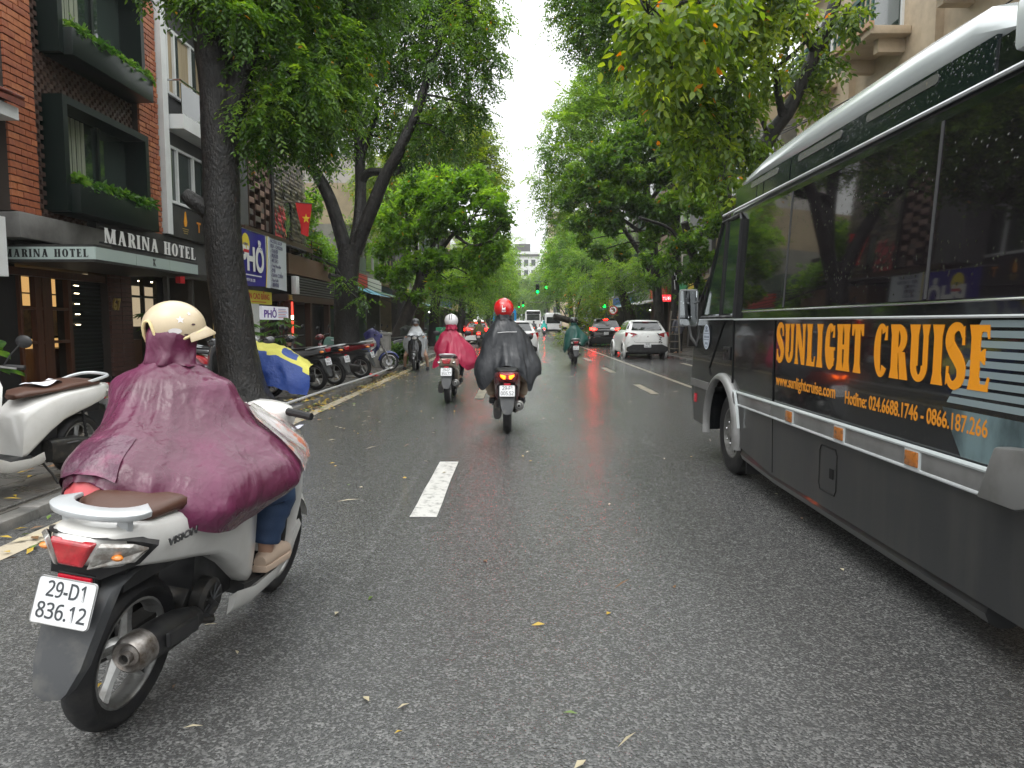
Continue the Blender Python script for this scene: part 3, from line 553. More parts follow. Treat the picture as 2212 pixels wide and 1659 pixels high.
# ------------------------------------------------------------------ lettering
FONT = None
def text_mesh(s, size, xs=1.0, bold=0., ext=.002, align='LEFT', ls=1.0, line=1.0):
    cu = bpy.data.curves.new('lettering', 'FONT'); cu.body = s; cu.size = size; cu.offset = bold; cu.extrude = ext; cu.align_x = align
    cu.space_character = ls; cu.space_line = line; cu.resolution_u = 3
    o = bpy.data.objects.new('tmp', cu); COL.objects.link(o)
    me = evaluated(o, 'lettering'); bpy.data.objects.remove(o); bpy.data.curves.remove(cu)
    if xs != 1: me.transform(Matrix.Scale(xs, 4, (1, 0, 0)))
    return me
def frame_mat(o, right, up):
    r = Vector(right).normalized(); u = Vector(up); u = (u - r * u.dot(r)).normalized(); n = r.cross(u)
    return Matrix(((r.x, u.x, n.x, o[0]), (r.y, u.y, n.y, o[1]), (r.z, u.z, n.z, o[2]), (0, 0, 0, 1)))
def put_text(name, s, size, m, parent, o, right, up, world=True, fit=None, hfit=None, **kw):
    me = text_mesh(s, size, **kw)
    if fit or hfit:
        xs = [v.co.x for v in me.vertices]; ys = [v.co.y for v in me.vertices]
        if not xs: return None
        M = Matrix.Translation((-min(xs), -min(ys), 0)); me.transform(M)
        me.transform(Matrix.Diagonal(((fit / (max(xs) - min(xs))) if fit else 1, (hfit / (max(ys) - min(ys))) if hfit else 1, 1, 1)))
    M = frame_mat(o, right, up)
    if world and parent is not None: M = rootm(parent).inverted() @ M
    me.transform(M); me.materials.append(m)
    return link(name, me, parent)

# a drawn serif alphabet: strokes as polygons in a unit-high box
def _arc(cx, cy, rx, ry, a0, a1, tv, th, n=14):
    """band along an ellipse; tv = thickness at the sides, th = thickness at top and bottom"""
    O, I = [], []
    for i in range(n + 1):
        a = R(a0 + (a1 - a0) * i / n); c, s = math.cos(a), math.sin(a)
        O.append((cx + rx * c, cy + ry * s)); I.append((cx + (rx - tv) * c, cy + (ry - th) * s))
    return [[O[i], O[i + 1], I[i + 1], I[i]] for i in range(n)]
def glyph(ch, t=.19, th=.08, f=.045, w=.52, serif=.05):
    """(polygons, advance)"""
    P = []
    def stem(x, tt=t, y0=0., y1=1., top=True, bot=True):
        if serif:
            P.append([(x, y0), (x + tt, y0), (x + tt, y1), (x, y1)])
            if bot: P.append([(x - f, y0), (x + tt + f, y0), (x + tt + f * .9, y0 + serif), (x + tt, y0 + serif * 1.7), (x, y0 + serif * 1.7), (x - f * .9, y0 + serif)])
            if top: P.append([(x - f * .9, y1 - serif), (x, y1 - serif * 1.7), (x + tt, y1 - serif * 1.7), (x + tt + f * .9, y1 - serif), (x + tt + f, y1), (x - f, y1)])
        else:
            P.append([(x - f * bot, y0), (x + tt + f * bot, y0), (x + tt, y0 + .2), (x + tt, y1 - .2), (x + tt + f * top, y1), (x - f * top, y1), (x, y1 - .2), (x, y0 + .2)])
    def diag(x0, y0, x1, y1, tt):
        P.append([(x0, y0), (x0 + tt, y0), (x1 + tt, y1), (x1, y1)])
    if ch == ' ': return [], .30
    if ch == 'I': stem(f); return P, t + 2 * f
    if ch == 'L':
        stem(f); P.append([(f + t, 0), (w * .92, 0), (w * .97, .24), (w * .90, .24), (w * .82, th * 1.1), (f + t, th * 1.1)]); return P, w
    if ch == 'T':
        stem(w / 2 - t / 2, top=False, y1=.95); P.append([(0, 1), (.01, .76), (.06, .76), (.12, 1 - th * 1.1), (w - .12, 1 - th * 1.1), (w - .06, .76), (w - .01, .76), (w, 1)]); return P, w
    if ch == 'H':
        W = w * 1.25; stem(f); stem(W - f - t); P.append([(f + t, .46), (W - f - t, .46), (W - f - t, .46 + th * 1.1), (f + t, .46 + th * 1.1)]); return P, W
    if ch == 'N':
        W = w * 1.3; tn = max(th, t * .5); stem(f, tn, top=False); stem(W - f - tn, tn, bot=False); P.append([(f - .03, 1), (f + t * .95, 1), (W - f, 0), (W - f - t * .8, 0)]); return P, W
    if ch == 'M':
        W = w * 1.65; tn = max(th, t * .45); stem(f, tn, top=False); stem(W - f - t, t)
        P.append([(f - .02, 1), (f + t, 1), (W / 2 + t * .35, .05), (W / 2 - t * .5, .0)]); P.append([(W - f - t, 1), (W - f - t * .4, 1), (W / 2 + t * .3, .0), (W / 2 - .02, .0)]); return P, W
    if ch == 'A':
        W = w * 1.3; tn = max(th, t * .5); diag(.06, 0, W / 2 - tn / 2 - .02, .97, tn); P.append([(W - .06 - t, 0), (W - .06, 0), (W / 2 + t / 2, 1), (W / 2 - t * .6, 1)])
        P.append([(W * .27, .28), (W * .72, .28), (W * .70, .28 + th), (W * .30, .28 + th)])
        for x in (.06 + tn / 2, W - .06 - t / 2): P.append([(x - t * .5 - f, 0), (x + t * .5 + f, 0), (x + t * .4, serif or .03), (x - t * .4, serif or .03)])
        return P, W
    if ch == 'U':
        W = w * 1.2; tn = max(th, t * .62); stem(f, t, .28, 1, bot=False); stem(W - f - tn, tn, .28, 1, bot=False); P += _arc(W / 2, .29, W / 2 - f, .29, 180, 360, (t + tn) / 2, th * 1.3); return P, W
    if ch == 'E':
        stem(f); x0 = f + t
        P.append([(x0, 0), (w * .93, 0), (w * .98, .22), (w * .9, .22), (w * .82, th * 1.1), (x0, th * 1.1)])
        P.append([(x0, 1), (w * .90, 1), (w * .92, .79), (w * .85, .79), (w * .78, 1 - th * 1.1), (x0, 1 - th * 1.1)])
        P.append([(x0, .47), (w * .7, .40), (w * .76, .40), (w * .76, .64), (w * .7, .64), (x0, .47 + th * 1.2)]); return P, w
    if ch == 'R':
        W = w * 1.12; stem(f); P += _arc(f + t, .735, W * .50, .265, -90, 90, t * .9, th * 1.1); x = f + t
        P.append([(x, 1), (x, 1 - th), (x + .03, 1 - th), (x + .03, 1)]); P.append([(x + .02, .50), (x + .02 + t * .9, .50), (W + .04, 0), (W - t * .95, 0)]); return P, W
    if ch in 'CGO':
        W = w * (1.2 if ch == 'O' else 1.08); a = {'O': (0, 360), 'C': (48, 318), 'G': (48, 330)}[ch]
        P += _arc(W / 2 + (.0 if ch == 'O' else .05), .5, W / 2 - .01, .515, *a, t, th, 26)
        if ch != 'O': P.append([(W * .80, .70), (W * .97, .70), (W * .97, .97), (W * .90, .97)])
        if ch == 'G': P.append([(W * .93 - t, .02), (W * .93, .08), (W * .93, .46), (W * .93 - t, .46)]); P.append([(W * .93 - t - .05, .42), (W * .93 + .05, .42), (W * .93 + .05, .49), (W * .93 - t - .05, .49)])
        return P, W + .02
    if ch == 'S':
        W = w * .98; pts = [(W * .86, .80), (W * .72, .94), (W * .47, .965), (W * .22, .88), (W * .17, .72), (W * .33, .59), (W * .60, .46), (W * .80, .31), (W * .76, .13), (W * .50, .035), (W * .25, .06), (W * .10, .20)]
        C = catmull([(a, b, 0) for a, b in pts], 4); n = len(C)
        prof = lambda u: th * .75 + (t * 1.0 - th * .75) * max(0, math.sin(PI * u)) ** 1.3
        L, Rr = [], []
        for i, p in enumerate(C):
            d = (C[min(i + 1, n - 1)] - C[max(i - 1, 0)]).normalized(); q = Vector((-d.y, d.x, 0)) * prof(i / (n - 1)) * .55
            L.append(((p + q).x, (p + q).y)); Rr.append(((p - q).x, (p - q).y))
        P += [[L[i], L[i + 1], Rr[i + 1], Rr[i]] for i in range(n - 1)]
        P.append([(W * .80, .68), (W * .93, .68), (W * .90, .98), (W * .83, .95)]); P.append([(W * .02, .02), (W * .10, .05), (W * .17, .33), (W * .04, .33)]); return P, W
    return [], .3
def serif_text(s, height, width=None, gap=.07, **kw):
    """MB in the XY plane, left bottom at the origin"""
    items = []; x = 0
    for ch in s:
        P, a = glyph(ch, **kw); items.append((P, x)); x += a + gap
    sx = (width / (x - gap)) if width else height; b = MB(); k = 0
    for P, x0 in items:
        for p in P:
            k += 1; z = .0025 + .00002 * (k % 40)
            q = [((a + x0) * sx, c * height) for a, c in p]
            if sum(q[i][0] * q[(i + 1) % len(q)][1] - q[(i + 1) % len(q)][0] * q[i][1] for i in range(len(q))) < 0: q = q[::-1]
            b.prism(q, lambda u, d: (u[0], u[1], d), 0, z)
    return b
def put_serif(name, s, height, width, m, parent, o, right, up, world=True, **kw):
    b = serif_text(s, height, width, **kw); M = frame_mat(o, right, up)
    if world and parent is not None: M = rootm(parent).inverted() @ M
    b.xf(M); return b.build(name, m, parent, smooth=0, fix=False)
# ------------------------------------------------------------------ buildings
concrete_m = mat('grey_concrete', (.17, .165, .155), .6, var=((.085, .08, .075), 1.4, .42, .7), bump=(12, .006, 5))
plaster_white = mat('white_plaster', (.66, .67, .66), .55, var=((.50, .50, .48), 1.0, .5, .8))
dark_wall = mat('dark_wall', (.030, .029, .028), .55, var=((.05, .047, .043), 2, .45, .75), bump=(20, .004, 4))
grey_wall = mat('grey_render', (.075, .075, .075), .6, var=((.10, .10, .10), 2, .4, .7))
mortar = mat('dark_mortar', (.045, .034, .028), .7)
brick_ms = [mat('brick_%d' % i, c, .5, var=(d, 9, .42, .72), bump=(30, .004, 4)) for i, (c, d) in enumerate([((.34, .105, .045), (.22, .065, .035)), ((.42, .15, .065), (.30, .09, .04)), ((.27, .08, .042), (.38, .13, .06))])]
screen_brick = mat('screen_brick', (.085, .050, .038), .6, var=((.05, .03, .024), 8, .4, .7))
green_black = mat('green_black_metal', (.006, .012, .010), .4, spec=.35)
wood_brown = mat('brown_wood', (.085, .032, .016), .35, var=((.05, .018, .01), 4, .4, .7, (6, 6, .5)))
brown_metal = mat('brown_metal', (.055, .030, .022), .45)
frost_glass = mat('frosted_glass', (.42, .50, .47), .15, coat=.4)
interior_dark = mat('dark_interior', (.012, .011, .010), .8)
warm_panel = mat('glow_interior_wall', (.5, .36, .18), .7, emit=(1, .58, .20), es=.34)  # the lobby wall itself emits, standing in for lamplight in the room
warm_shop = mat('glow_shop_wall', (.5, .45, .35), .7, emit=(1, .80, .52), es=.22)  # shop back walls made to glow in place of indoor lighting
lamp_glow = mat('lamp_glow', (.9, .8, .6), .5, emit=(1, .82, .55), es=7)
white_glow = mat('white_lamp_glow', (.9, .9, .9), .5, emit=(.95, 1, .98), es=8)
curtain_m = mat('pale_curtain', (.30, .32, .24), .8, var=((.16, .18, .13), 3, .4, .7, (1, 9, .3)))
curtain_tan = mat('tan_curtain', (.42, .34, .22), .8, var=((.26, .20, .12), 3, .4, .7, (1, 10, .3)))
window_glass = mat('window_glass', (.03, .045, .038), .03, spec=.8, coat=.4)
gold_m = mat('gold_letters', (.48, .33, .10), .35, .5)
letter_white = mat('white_letters', (.74, .74, .72), .4)
letter_black = mat('black_letters', (.02, .022, .022), .45)
shutter_m = mat('grey_shutter', (.10, .10, .098), .5)
cream_m = mat('cream_plaster', (.50, .40, .28), .6, var=((.34, .27, .19), 1.3, .42, .72))
tile_roof = mat('red_roof_tile', (.20, .055, .035), .5, var=((.10, .03, .025), 6, .4, .7))
leaf_plant = leaf_mat('leaves_potted', (.018, .055, .015), (.045, .12, .02), (.13, .24, .04), (.35, .3, .04), .28)

def tufts(name, boxes, parent, L=.11, W=.05, n=5, kind='rosette', m=None, seed=5, S=.14, **kw):
    cl = [(Vector(c), r, k) for c, r, k in boxes]
    o = link(name, leaf_mesh(name, cl, dict(L=L, W=W, n=n, S=S, kind=kind, dd=-.4, **kw), m or leaf_plant, seed, True), parent)
    o.matrix_local = rootm(parent).inverted() if parent else Matrix.Identity(4); return o

# --- neighbour house at the very left, grey concrete with a tiled ledge
nb = thing('neighbour_house', 'grey concrete house edge with a red tiled ledge beside the brick hotel', 'building', (-8.4, 8.5, PZ))
box_obj('wall', (-14, 3, PZ), (-8.25, 11.28, 11), concrete_m, nb)
b = MB()
b.add([(-8.24, 6, 5.02), (-7.55, 6, 4.78), (-7.55, 11.25, 4.78), (-8.24, 11.25, 5.02), (-8.24, 6, 4.94), (-7.55, 6, 4.70), (-7.55, 11.25, 4.70), (-8.24, 11.25, 4.94)], [(0, 1, 2, 3), (7, 6, 5, 4), (1, 5, 6, 2), (2, 6, 7, 3), (0, 4, 5, 1)])
rf = b.build('roof', tile_roof, nb, True)
for k in range(20):
    t = MB().box((0, 0, 0), (.74, .22, .045), Matrix.Rotation(R(19), 3, 'Y')).mesh('tile', tile_roof, bevel=.012, seg=1) if k == 0 else t
    o = link('tile', t, rf); p = rootm(nb).inverted() @ Vector((-7.88, 6.15 + k * .262, 4.945)); o.location = p
box_obj('cornice', (-8.24, 6, 4.50), (-7.65, 11.24, 4.69), plaster_white, nb)
box_obj('sign_board', (-8.24, 10.4, 2.1), (-7.75, 10.95, 3.0), plaster_white, nb)

# --- brick hotel
XH = -7.9
h = thing('hotel_building', 'brick faced hotel with dark window boxes and lettered glass canopy', 'building', (-8.4, 13.8, PZ))
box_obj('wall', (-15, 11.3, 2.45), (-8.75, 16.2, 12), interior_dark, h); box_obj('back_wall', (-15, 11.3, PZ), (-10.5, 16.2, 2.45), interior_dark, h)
box_obj('wall', (-8.75, 11.3, 2.62), (XH - .30, 16.2, 12), dark_wall, h)
def brick_pillar(y0, y1, z0, z1, side=False):
    p = box_obj('brick_pillar', (XH - .34, y0, z0), (XH - .035, y1, z1), mortar, h)
    bw = .27; hh = .112; rows = int((z1 - z0) / hh)
    bm_ = [MB().box((0, 0, 0), (.10, bw - .012, .094)).mesh('brick', m, bevel=.004, seg=1) for m in brick_ms]
    bh = [MB().box((0, 0, 0), (.10, .1, .09)).mesh('brick', m, bevel=.004, seg=1) for m in brick_ms]
    inv = rootm(h).inverted()
    for r in range(rows):
        z = z0 + (r + .5) * hh
        if z < 7.3: ys = []
        n = (y1 - y0) / bw; off = .5 if r % 2 else 0
        cells = []; y = y0 - off * bw
        while y < y1 - .01:
            a, c = max(y, y0), min(y + bw, y1)
            if c - a > .05: cells.append((a, c))
            y += bw
        for a, c in cells:
            o = link('brick', bm_[random.randrange(3)], p); o.location = inv @ Vector((XH - .05 + random.uniform(-.006, .010), (a + c) / 2, z)); o.scale = (1, (c - a) / bw, 1)
    return p
brick_pillar(11.34, 12.02, 3.16, 6.95)
brick_pillar(15.33, 16.16, 3.30, 8.45)
# perforated brick screen between the pillars, its blocks too many to keep apart
b = MB()
for r in range(66):
    z = 3.22 + r * .078
    for k in range(19):
        y = 12.06 + k * .172 + (.086 if r % 2 else 0)
        if y > 15.3 or (12.40 < y < 15.16 and (3.30 < z < 5.24 or z > 5.95)): continue
        b.box((XH - .20, y + .05, z), (.10, .105, .074))
s_ = tag(b.build('brick_screen', screen_brick, h, True, smooth=0, fix=False), kind='stuff')
def window_box(y0, y1, z0, z1, zp):
    f = MB(); xo = XH + .20; t = .13
    f.bx((XH - .3, y0, z0), (xo, y0 + t, z1)); f.bx((XH - .3, y1 - t, z0), (xo, y1, z1)); f.bx((XH - .3, y0 + t, z1 - t), (xo, y1 - t, z1)); f.bx((XH - .3, y0 + t, z0), (xo, y1 - t, z0 + t))
    w = f.build('window_frame', green_black, h, True, smooth=0)
    m_ = (y0 * .42 + y1 * .58)
    box_obj('pane', (XH - .26, y0 + t, z0 + t), (XH - .24, m_, z1 - t), window_glass, w); box_obj('pane', (XH - .26, m_ + .05, z0 + t), (XH - .24, y1 - t, z1 - t), window_glass, w)
    box_obj('mullion', (XH - .28, m_ - .01, z0 + t), (XH - .18, m_ + .06, z1 - t), green_black, w)
    cu = MB(); n = 24; ya, yb = y0 + t + .05, y0 + (y1 - y0) * .45
    for k in range(n): cu.quad((XH - .232 + .012 * math.sin(k * 1.9), ya + (yb - ya) * k / n, zp), (XH - .232 + .012 * math.sin((k + 1) * 1.9), ya + (yb - ya) * (k + 1) / n, zp), (XH - .232 + .012 * math.sin((k + 1) * 1.9), ya + (yb - ya) * (k + 1) / n, z1 - t - .02), (XH - .232 + .012 * math.sin(k * 1.9), ya + (yb - ya) * k / n, z1 - t - .02))
    cu.build('curtain', curtain_m, w, True)
    p = MB().bx((XH - .18, y0 + .12, z0 - .02), (xo + .16, y1 - .02, zp)).build('planter', green_black, h, True, bevel=.01)
    tufts('plants', [((xo + .02, y0 + .35 + k * (y1 - y0 - .5) / 8, zp + .03), (.16, .26, .13), 36) for k in range(9)], p, L=.13, W=.065, seed=int(z0 * 10))
window_box(12.42, 15.28, 3.32, 5.28, 3.80)
window_box(12.42, 15.28, 5.98, 8.3, 6.42)
# concrete band, glass canopy, lettering
box_obj('concrete_band', (XH - .35, 11.35, 2.74), (XH + .10, 13.9, 3.15), concrete_m, h, bevel=.02)
cn_ = MB(); X0, X1, Y0, Y1 = -8.35, -6.80, 11.62, 15.35
cn_.bx((X0, Y0, 2.62), (X1, Y1, 2.66)).bx((X0, Y0, 2.38), (X1, Y1, 2.42))
cp = cn_.build('canopy', dark_wall, h, True, smooth=0)
box_obj('glass_panel', (X0, Y0 - .012, 2.42), (X1, Y0, 2.62), frost_glass, cp); 
for k in range(3): box_obj('glass_panel', (X1, Y0 + k * 1.245, 2.42), (X1 + .012, Y0 + (k + 1) * 1.245 - .012, 2.62), frost_glass, cp)
put_serif('lettering', 'MARINA HOTEL', .13, 1.38, letter_black, cp, (-8.28, Y0 - .014, 2.455), (1, 0, 0), (0, 0, 1), t=.2, th=.06, w=.5, gap=.13, f=.05)
mg = MB()
for a0, c0, a1, c1 in ((0, 0, .03, .14), (.0, .14, .05, 0), (.05, .14, .05, .02), (.05, .07, .10, .0), (.06, .10, .10, .14)): mg.tube([(X1 + .014, 13.45 + a0, 2.45 + c0), (X1 + .014, 13.45 + a1, 2.45 + c1)], .006, 5)
mg.build('emblem', letter_black, cp, True)
sb = box_obj('sign_backing', (XH - .3, 13.55, 2.68), (XH + .02, 16.2, 3.36), dark_wall, h)
lt = MB().bx((-6.86, 11.85, 2.70), (-6.80, 15.32, 2.73)).bx((-6.86, 11.85, 2.98), (-6.845, 15.32, 3.0)); sr = lt.build('sign_rail', black_plastic, h, True)
put_serif('lettering', 'MARINA HOTEL', .245, 3.38, letter_white, sr, (-6.80, 11.9, 2.72), (0, 1, 0), (0, 0, 1), t=.2, th=.06, w=.52, gap=.11, f=.055)
# ground floor: folding wooden doors before a lit lobby, dark slatted wall, brick pier with number
box_obj('lobby_glow_wall', (-10.4, 12.5, PZ + .1), (-10.3, 16.15, 2.4), warm_panel, h); box_obj('side_wall', (-8.7, 11.3, PZ + .1), (-8.45, 12.09, 2.4), interior_dark, h)
for ya in (14.75, 15.45): box_obj('picture_frame', (-10.3, ya, 1.05), (-10.28, ya + .55, 1.75), interior_dark, h); box_obj('picture', (-10.285, ya + .04, 1.10), (-10.27, ya + .51, 1.70), mat('picture_ochre', (.35, .25, .12), .6, var=((.10, .08, .05), 9, .4, .7)), h)
box_obj('lobby_desk', (-10.2, 14.6, PZ + .1), (-9.6, 15.9, .85), wood_brown, h)
for zz in (2.0, .95): box_obj('wall_moulding', (-10.3, 12.5, zz), (-10.27, 16.1, zz + .03), wood_brown, h)
#
# pic = box_obj('picture', (-10.29, 12.5, 1.2), (-10.27, 13.2, 1.75), mat('picture_ochre', (.35, .25, .12), .6, var=((.10, .08, .05), 9, .4, .7)), h)
d = thing('hotel_door', 'tall glazed timber doors standing open to the lit lobby', 'door', (-8.45, 12.6, PZ))
for y0, y1 in ((12.10, 12.16), (12.50, 12.66), (12.70, 12.95), (13.42, 13.52)): box_obj('stile', (-8.5, y0, PZ + .14), (-8.40, y1, 2.2), wood_brown, d)
for z in (.22, .95, 1.55, 2.16): box_obj('rail', (-8.49, 12.16, z + PZ), (-8.41, 13.42, z + .05 + PZ), wood_brown, d)
pn = MB().bx((-8.456, 12.16, PZ + .2), (-8.45, 13.42, 2.2)); 
box_obj('lintel', (-8.6, 11.3, 2.2), (-8.36, 14.6, 2.33), wood_brown, h); box_obj('plinth', (-9.6, 11.3, PZ - .02), (-8.2, 15.9, PZ + .14), dark_wall, h)
sl = box_obj('slatted_wall', (-8.7, 13.52, PZ + .14), (-8.5, 14.62, 2.3), interior_dark, h)
for k in range(26): box_obj('slat', (-8.5, 13.55, .32 + k * .077), (-8.47, 14.6, .35 + k * .077), green_black, sl)
for z in (1.35, 1.55, 1.75, 1.95, 2.10): box_obj('light_slit', (-8.468, 13.72, z), (-8.462, 13.86, z + .012), lamp_glow, sl)
gb = box_obj('brick_pier', (-8.75, 14.66, PZ + .1), (-8.36, 15.5, 2.62), mortar, h)
pb = mat('pier_brick', (.10, .048, .036), .55, var=((.07, .03, .025), 8, .4, .7)); pm = MB().box((0, 0, 0), (.06, .40, .085)).mesh('brick', pb, bevel=.004, seg=1); inv = rootm(h).inverted()
for r in range(24):
    for k in range(2):
        o = link('brick', pm, gb); o.location = inv @ Vector((-8.345 + random.uniform(0, .006), 14.87 + k * .42, .33 + r * .097))
put_text('house_number', '67', .34, gold_m, gb, (-8.30, 14.72, 1.66), (0, 1, 0), (0, 0, 1), bold=.006, ext=.02, xs=.8)
box_obj('glow_back_wall', (-9.4, 15.55, 1.55), (-9.35, 17.2, 2.45), warm_shop, h); box_obj('shop_counter', (-9.3, 15.6, PZ), (-8.9, 17.0, 1.0), wood_brown, h)
for y in (15.56, 16.1, 16.7): box_obj('shop_mullion', (-8.46, y, PZ + .14), (-8.38, y + .06, 2.38), green_black, h)
box_obj('shop_transom', (-8.45, 15.56, 1.95), (-8.39, 16.76, 2.0), green_black, h)
for k in range(4): box_obj('downlight', (-8.9 + .02 * k, 15.7 + k * .55, 2.36), (-8.84 + .02 * k, 15.82 + k * .55, 2.38), lamp_glow, h)

# --- grey town house with white windows, its ground floor a lit shop with dark sign band
g = thing('grey_townhouse', 'grey rendered town house with white framed windows and glass balcony', 'building', (-8, 17.8, PZ))
box_obj('wall', (-15, 16.24, 2.6), (-7.95, 19.3, 13), grey_wall, g); box_obj('back_wall', (-15, 16.24, PZ), (-9.5, 19.3, 2.6), dark_wall, g)
box_obj('edge_strip', (-8.1, 16.20, 3.4), (-7.80, 16.44, 12.5), plaster_white, g)
for (z0, z1, ya, yb) in ((6.6, 8.1, 16.62, 19.0), (4.15, 5.45, 16.56, 19.0), (9.2, 10.6, 16.62, 19)):
    wm = MB(); xx = -7.93
    for y in (ya, ya + .36, ya + 1.2, yb - .06): wm.bx((xx - .06, y, z0), (xx + .05, y + .07, z1))
    wm.bx((xx - .06, ya, z1 - .06), (xx + .045, yb, z1)).bx((xx - .06, ya, z0), (xx + .045, yb, z0 + .06))
    w = wm.build('window_frame', plaster_white, g, True, smooth=0)
    for a, c in ((ya + .07, ya + .36), (ya + .43, ya + 1.2), (ya + 1.27, yb - .06)):
        pa = box_obj('pane', (xx - .05, a, z0 + .06), (xx - .01, c, z1 - .06), curtain_tan if z0 > 6 else window_glass, w)
        if z0 > 6: box_obj('glass', (xx + .0, a + .01, z0 + .07), (xx + .012, a + (c - a) * .28, z1 - .07), window_glass, w)
bl = box_obj('balcony_slab', (-7.95, 16.5, 5.78), (-7.5, 19.2, 6.10), plaster_white, g); box_obj('glass_panel', (-7.54, 16.5, 6.10), (-7.52, 19.2, 6.78), window_glass, bl)
MB().tube([(-7.93, 16.48, 6.84), (-7.53, 16.48, 6.84), (-7.53, 19.2, 6.84)], .022, 8).build('hand_rail', chrome, bl, True)
bl2 = box_obj('balcony_slab', (-7.95, 16.9, 8.75), (-7.45, 19.2, 9.10), plaster_white, g)
ss = box_obj('sign_band', (-7.95, 16.22, 3.38), (-7.84, 19.2, 4.08), dark_wall, g)
fl = MB(); fl.prism([(0, 0), (.05, .02), (.075, .12), (.05, .25), (.03, .36), (.005, .25), (-.03, .12), (-.02, .02)], lambda q, dd: (-7.84 + dd, 17.1 + q[0] * 1.3, 3.66 + q[1]), 0, .02); fl.build('flame_logo', mat('gold_orange', (.75, .32, .03), .4), ss, True)
put_text('lettering', 'T', .34, mat('orange_letters', (.75, .28, .03), .4), ss, (-7.838, 17.75, 3.62), (0, 1, 0), (0, 0, 1), bold=.008, ext=.01)
for k, z in enumerate((3.60, 3.55, 3.50)): box_obj('small_print', (-7.84, 16.98 + .03 * k, z), (-7.836, 17.3 - .03 * k, z + .02), gold_m, ss)
put_text('lettering', 'LUX', .34, letter_white, ss, (-7.0, 16.65, 2.72), (0, 1, 0), (0, 0, 1), bold=.012, ext=.03, xs=.9)
box_obj('glow_back_wall', (-9.48, 16.9, 1.3), (-9.43, 18.6, 2.3), warm_shop, g); box_obj('beam', (-8.1, 16.3, 2.45), (-7.9, 19.3, 2.6), dark_wall, g)
for y in (16.35, 17.6, 19.0): box_obj('post', (-8.05, y, PZ), (-7.95, y + .10, 2.45), dark_wall, g)
b = MB(); b.add([(-7.4, 15.7, 2.3), (-7.2, 16.1, 2.3), (-7.2, 15.9, 2.75), (-7.4, 15.6, 2.75)], [(0, 1, 2, 3)]); 
box_obj('red_panel', (-7.35, 15.5, 2.25), (-7.25, 15.72, 2.66), mat('red_panel', (.5, .015, .02), .4), g)

# --- dark facade with box lattice and fish-scale screen
XL = -7.2
lb = thing('lattice_building', 'dark facade with pinkish box lattice and metal scale screen', 'building', (-8, 22.5, PZ))
box_obj('wall', (-15, 19.35, PZ), (-7.9, 25.2, 12), dark_wall, lb); box_obj('wall', (-7.9, 18.4, 3.95), (XL - .02, 19.55, 12), grey_wall, lb)
lf = box_obj('lattice_back', (-7.9, 19.57, 4.05), (XL - .25, 21.3, 9), interior_dark, lb)
lat_ms = [mat('lattice_pink', (.30, .19, .155), .5), mat('lattice_brown', (.20, .125, .10), .5), mat('lattice_grey', (.12, .10, .09), .5)]
lms = [MB().box((0, 0, 0), (.20, .41, .15)).mesh('lattice_box', m, bevel=.006, seg=1) for m in lat_ms]; inv = rootm(lb).inverted()
for r in range(30):
    for k in range(4):
        q = random.random()
        if (r + k) % 2 and q < .75: continue
        o = link('lattice_box', lms[0 if q < .45 else (1 if q < .8 else 2)], lf); o.location = inv @ Vector((XL - .12 + random.uniform(-.05, .05), 19.80 + k * .435, 4.13 + r * .156))
for k in range(5): box_obj('lattice_bar', (XL - .22, 19.57 + k * .425, 4.05), (XL - .0, 19.60 + k * .425, 9), brown_metal, lf)
sc = box_obj('screen_back', (-7.9, 21.5, 3.98), (XL - .10, 24.95, 9), dark_wall, lb); box_obj('screen_post', (-7.9, 21.33, 3.9), (XL + .05, 21.5, 9), interior_dark, lb)
sm_ = [mat('scale_bronze', (.16, .13, .085), .38, .5), mat('scale_dark', (.07, .06, .05), .4, .4), mat('scale_red', (.55, .06, .07), .4)]
scm = [MB().add([(0, -.075, .10), (0, .075, .10), (.05, .075, -.02), (.06, 0, -.10), (.05, -.075, -.02), (-.02, -.075, .10), (-.02, .075, .10)], [(0, 1, 2, 3, 4), (0, 1, 6, 5)]).mesh('scale', m, smooth=0) for m in sm_]
b = MB(); cnt = 0
for r in range(34):
    for k in range(20):
        y = 21.62 + k * .168 + (.084 if r % 2 else 0); z = 4.05 + r * .125
        if 22.75 < y < 23.35 and z < 5.2: continue
        red = z < 5.0 and y < 22.8 and random.random() < .62 - (z - 4) * .35
        if cnt < 295 and z < 5.9:
            o = link('scale', scm[2 if red else (0 if random.random() < .6 else 1)], sc); o.location = inv @ Vector((XL - .07, y, z)); o.rotation_euler = (0, 0, random.gauss(0, .12)); cnt += 1
        else:
            b.cur = 0 if random.random() < .6 else 1; b.add([(XL - .07, y - .075, z + .10), (XL - .07, y + .075, z + .10), (XL - .02, y + .075, z - .02), (XL - .01, y, z - .10), (XL - .02, y - .075, z - .02)], [(0, 1, 2, 3, 4)])
tag(b.build('scales', sm_[:2], lb, True, smooth=0, fix=False), kind='stuff')
box_obj('window', (XL - .11, 22.8, 4.1), (XL - .06, 23.32, 5.2), window_glass, lb)
box_obj('ledge', (-7.9, 18.9, 3.80), (XL + .12, 25.2, 3.96), brown_metal, lb)
cu = MB(); cu.tube([(-7.6, 21.0, 3.7), (-6.9, 21.9, 3.72), (-6.85, 23.4, 3.70), (-7.5, 24.2, 3.68)], .05, 6); cu.build('curved_canopy_edge', interior_dark, lb, True)
box_obj('shop_interior', (-8.6, 20.0, PZ), (-8.5, 25, 2.2), interior_dark, lb); box_obj('yellow_wall', (-7.89, 18.6, PZ), (-7.4, 19.5, 2.0), mat('yellow_wall', (.5, .38, .14), .6), lb)
box_obj('white_post', (-7.5, 19.55, PZ), (-7.15, 19.95, 2.0), plaster_white, lb)
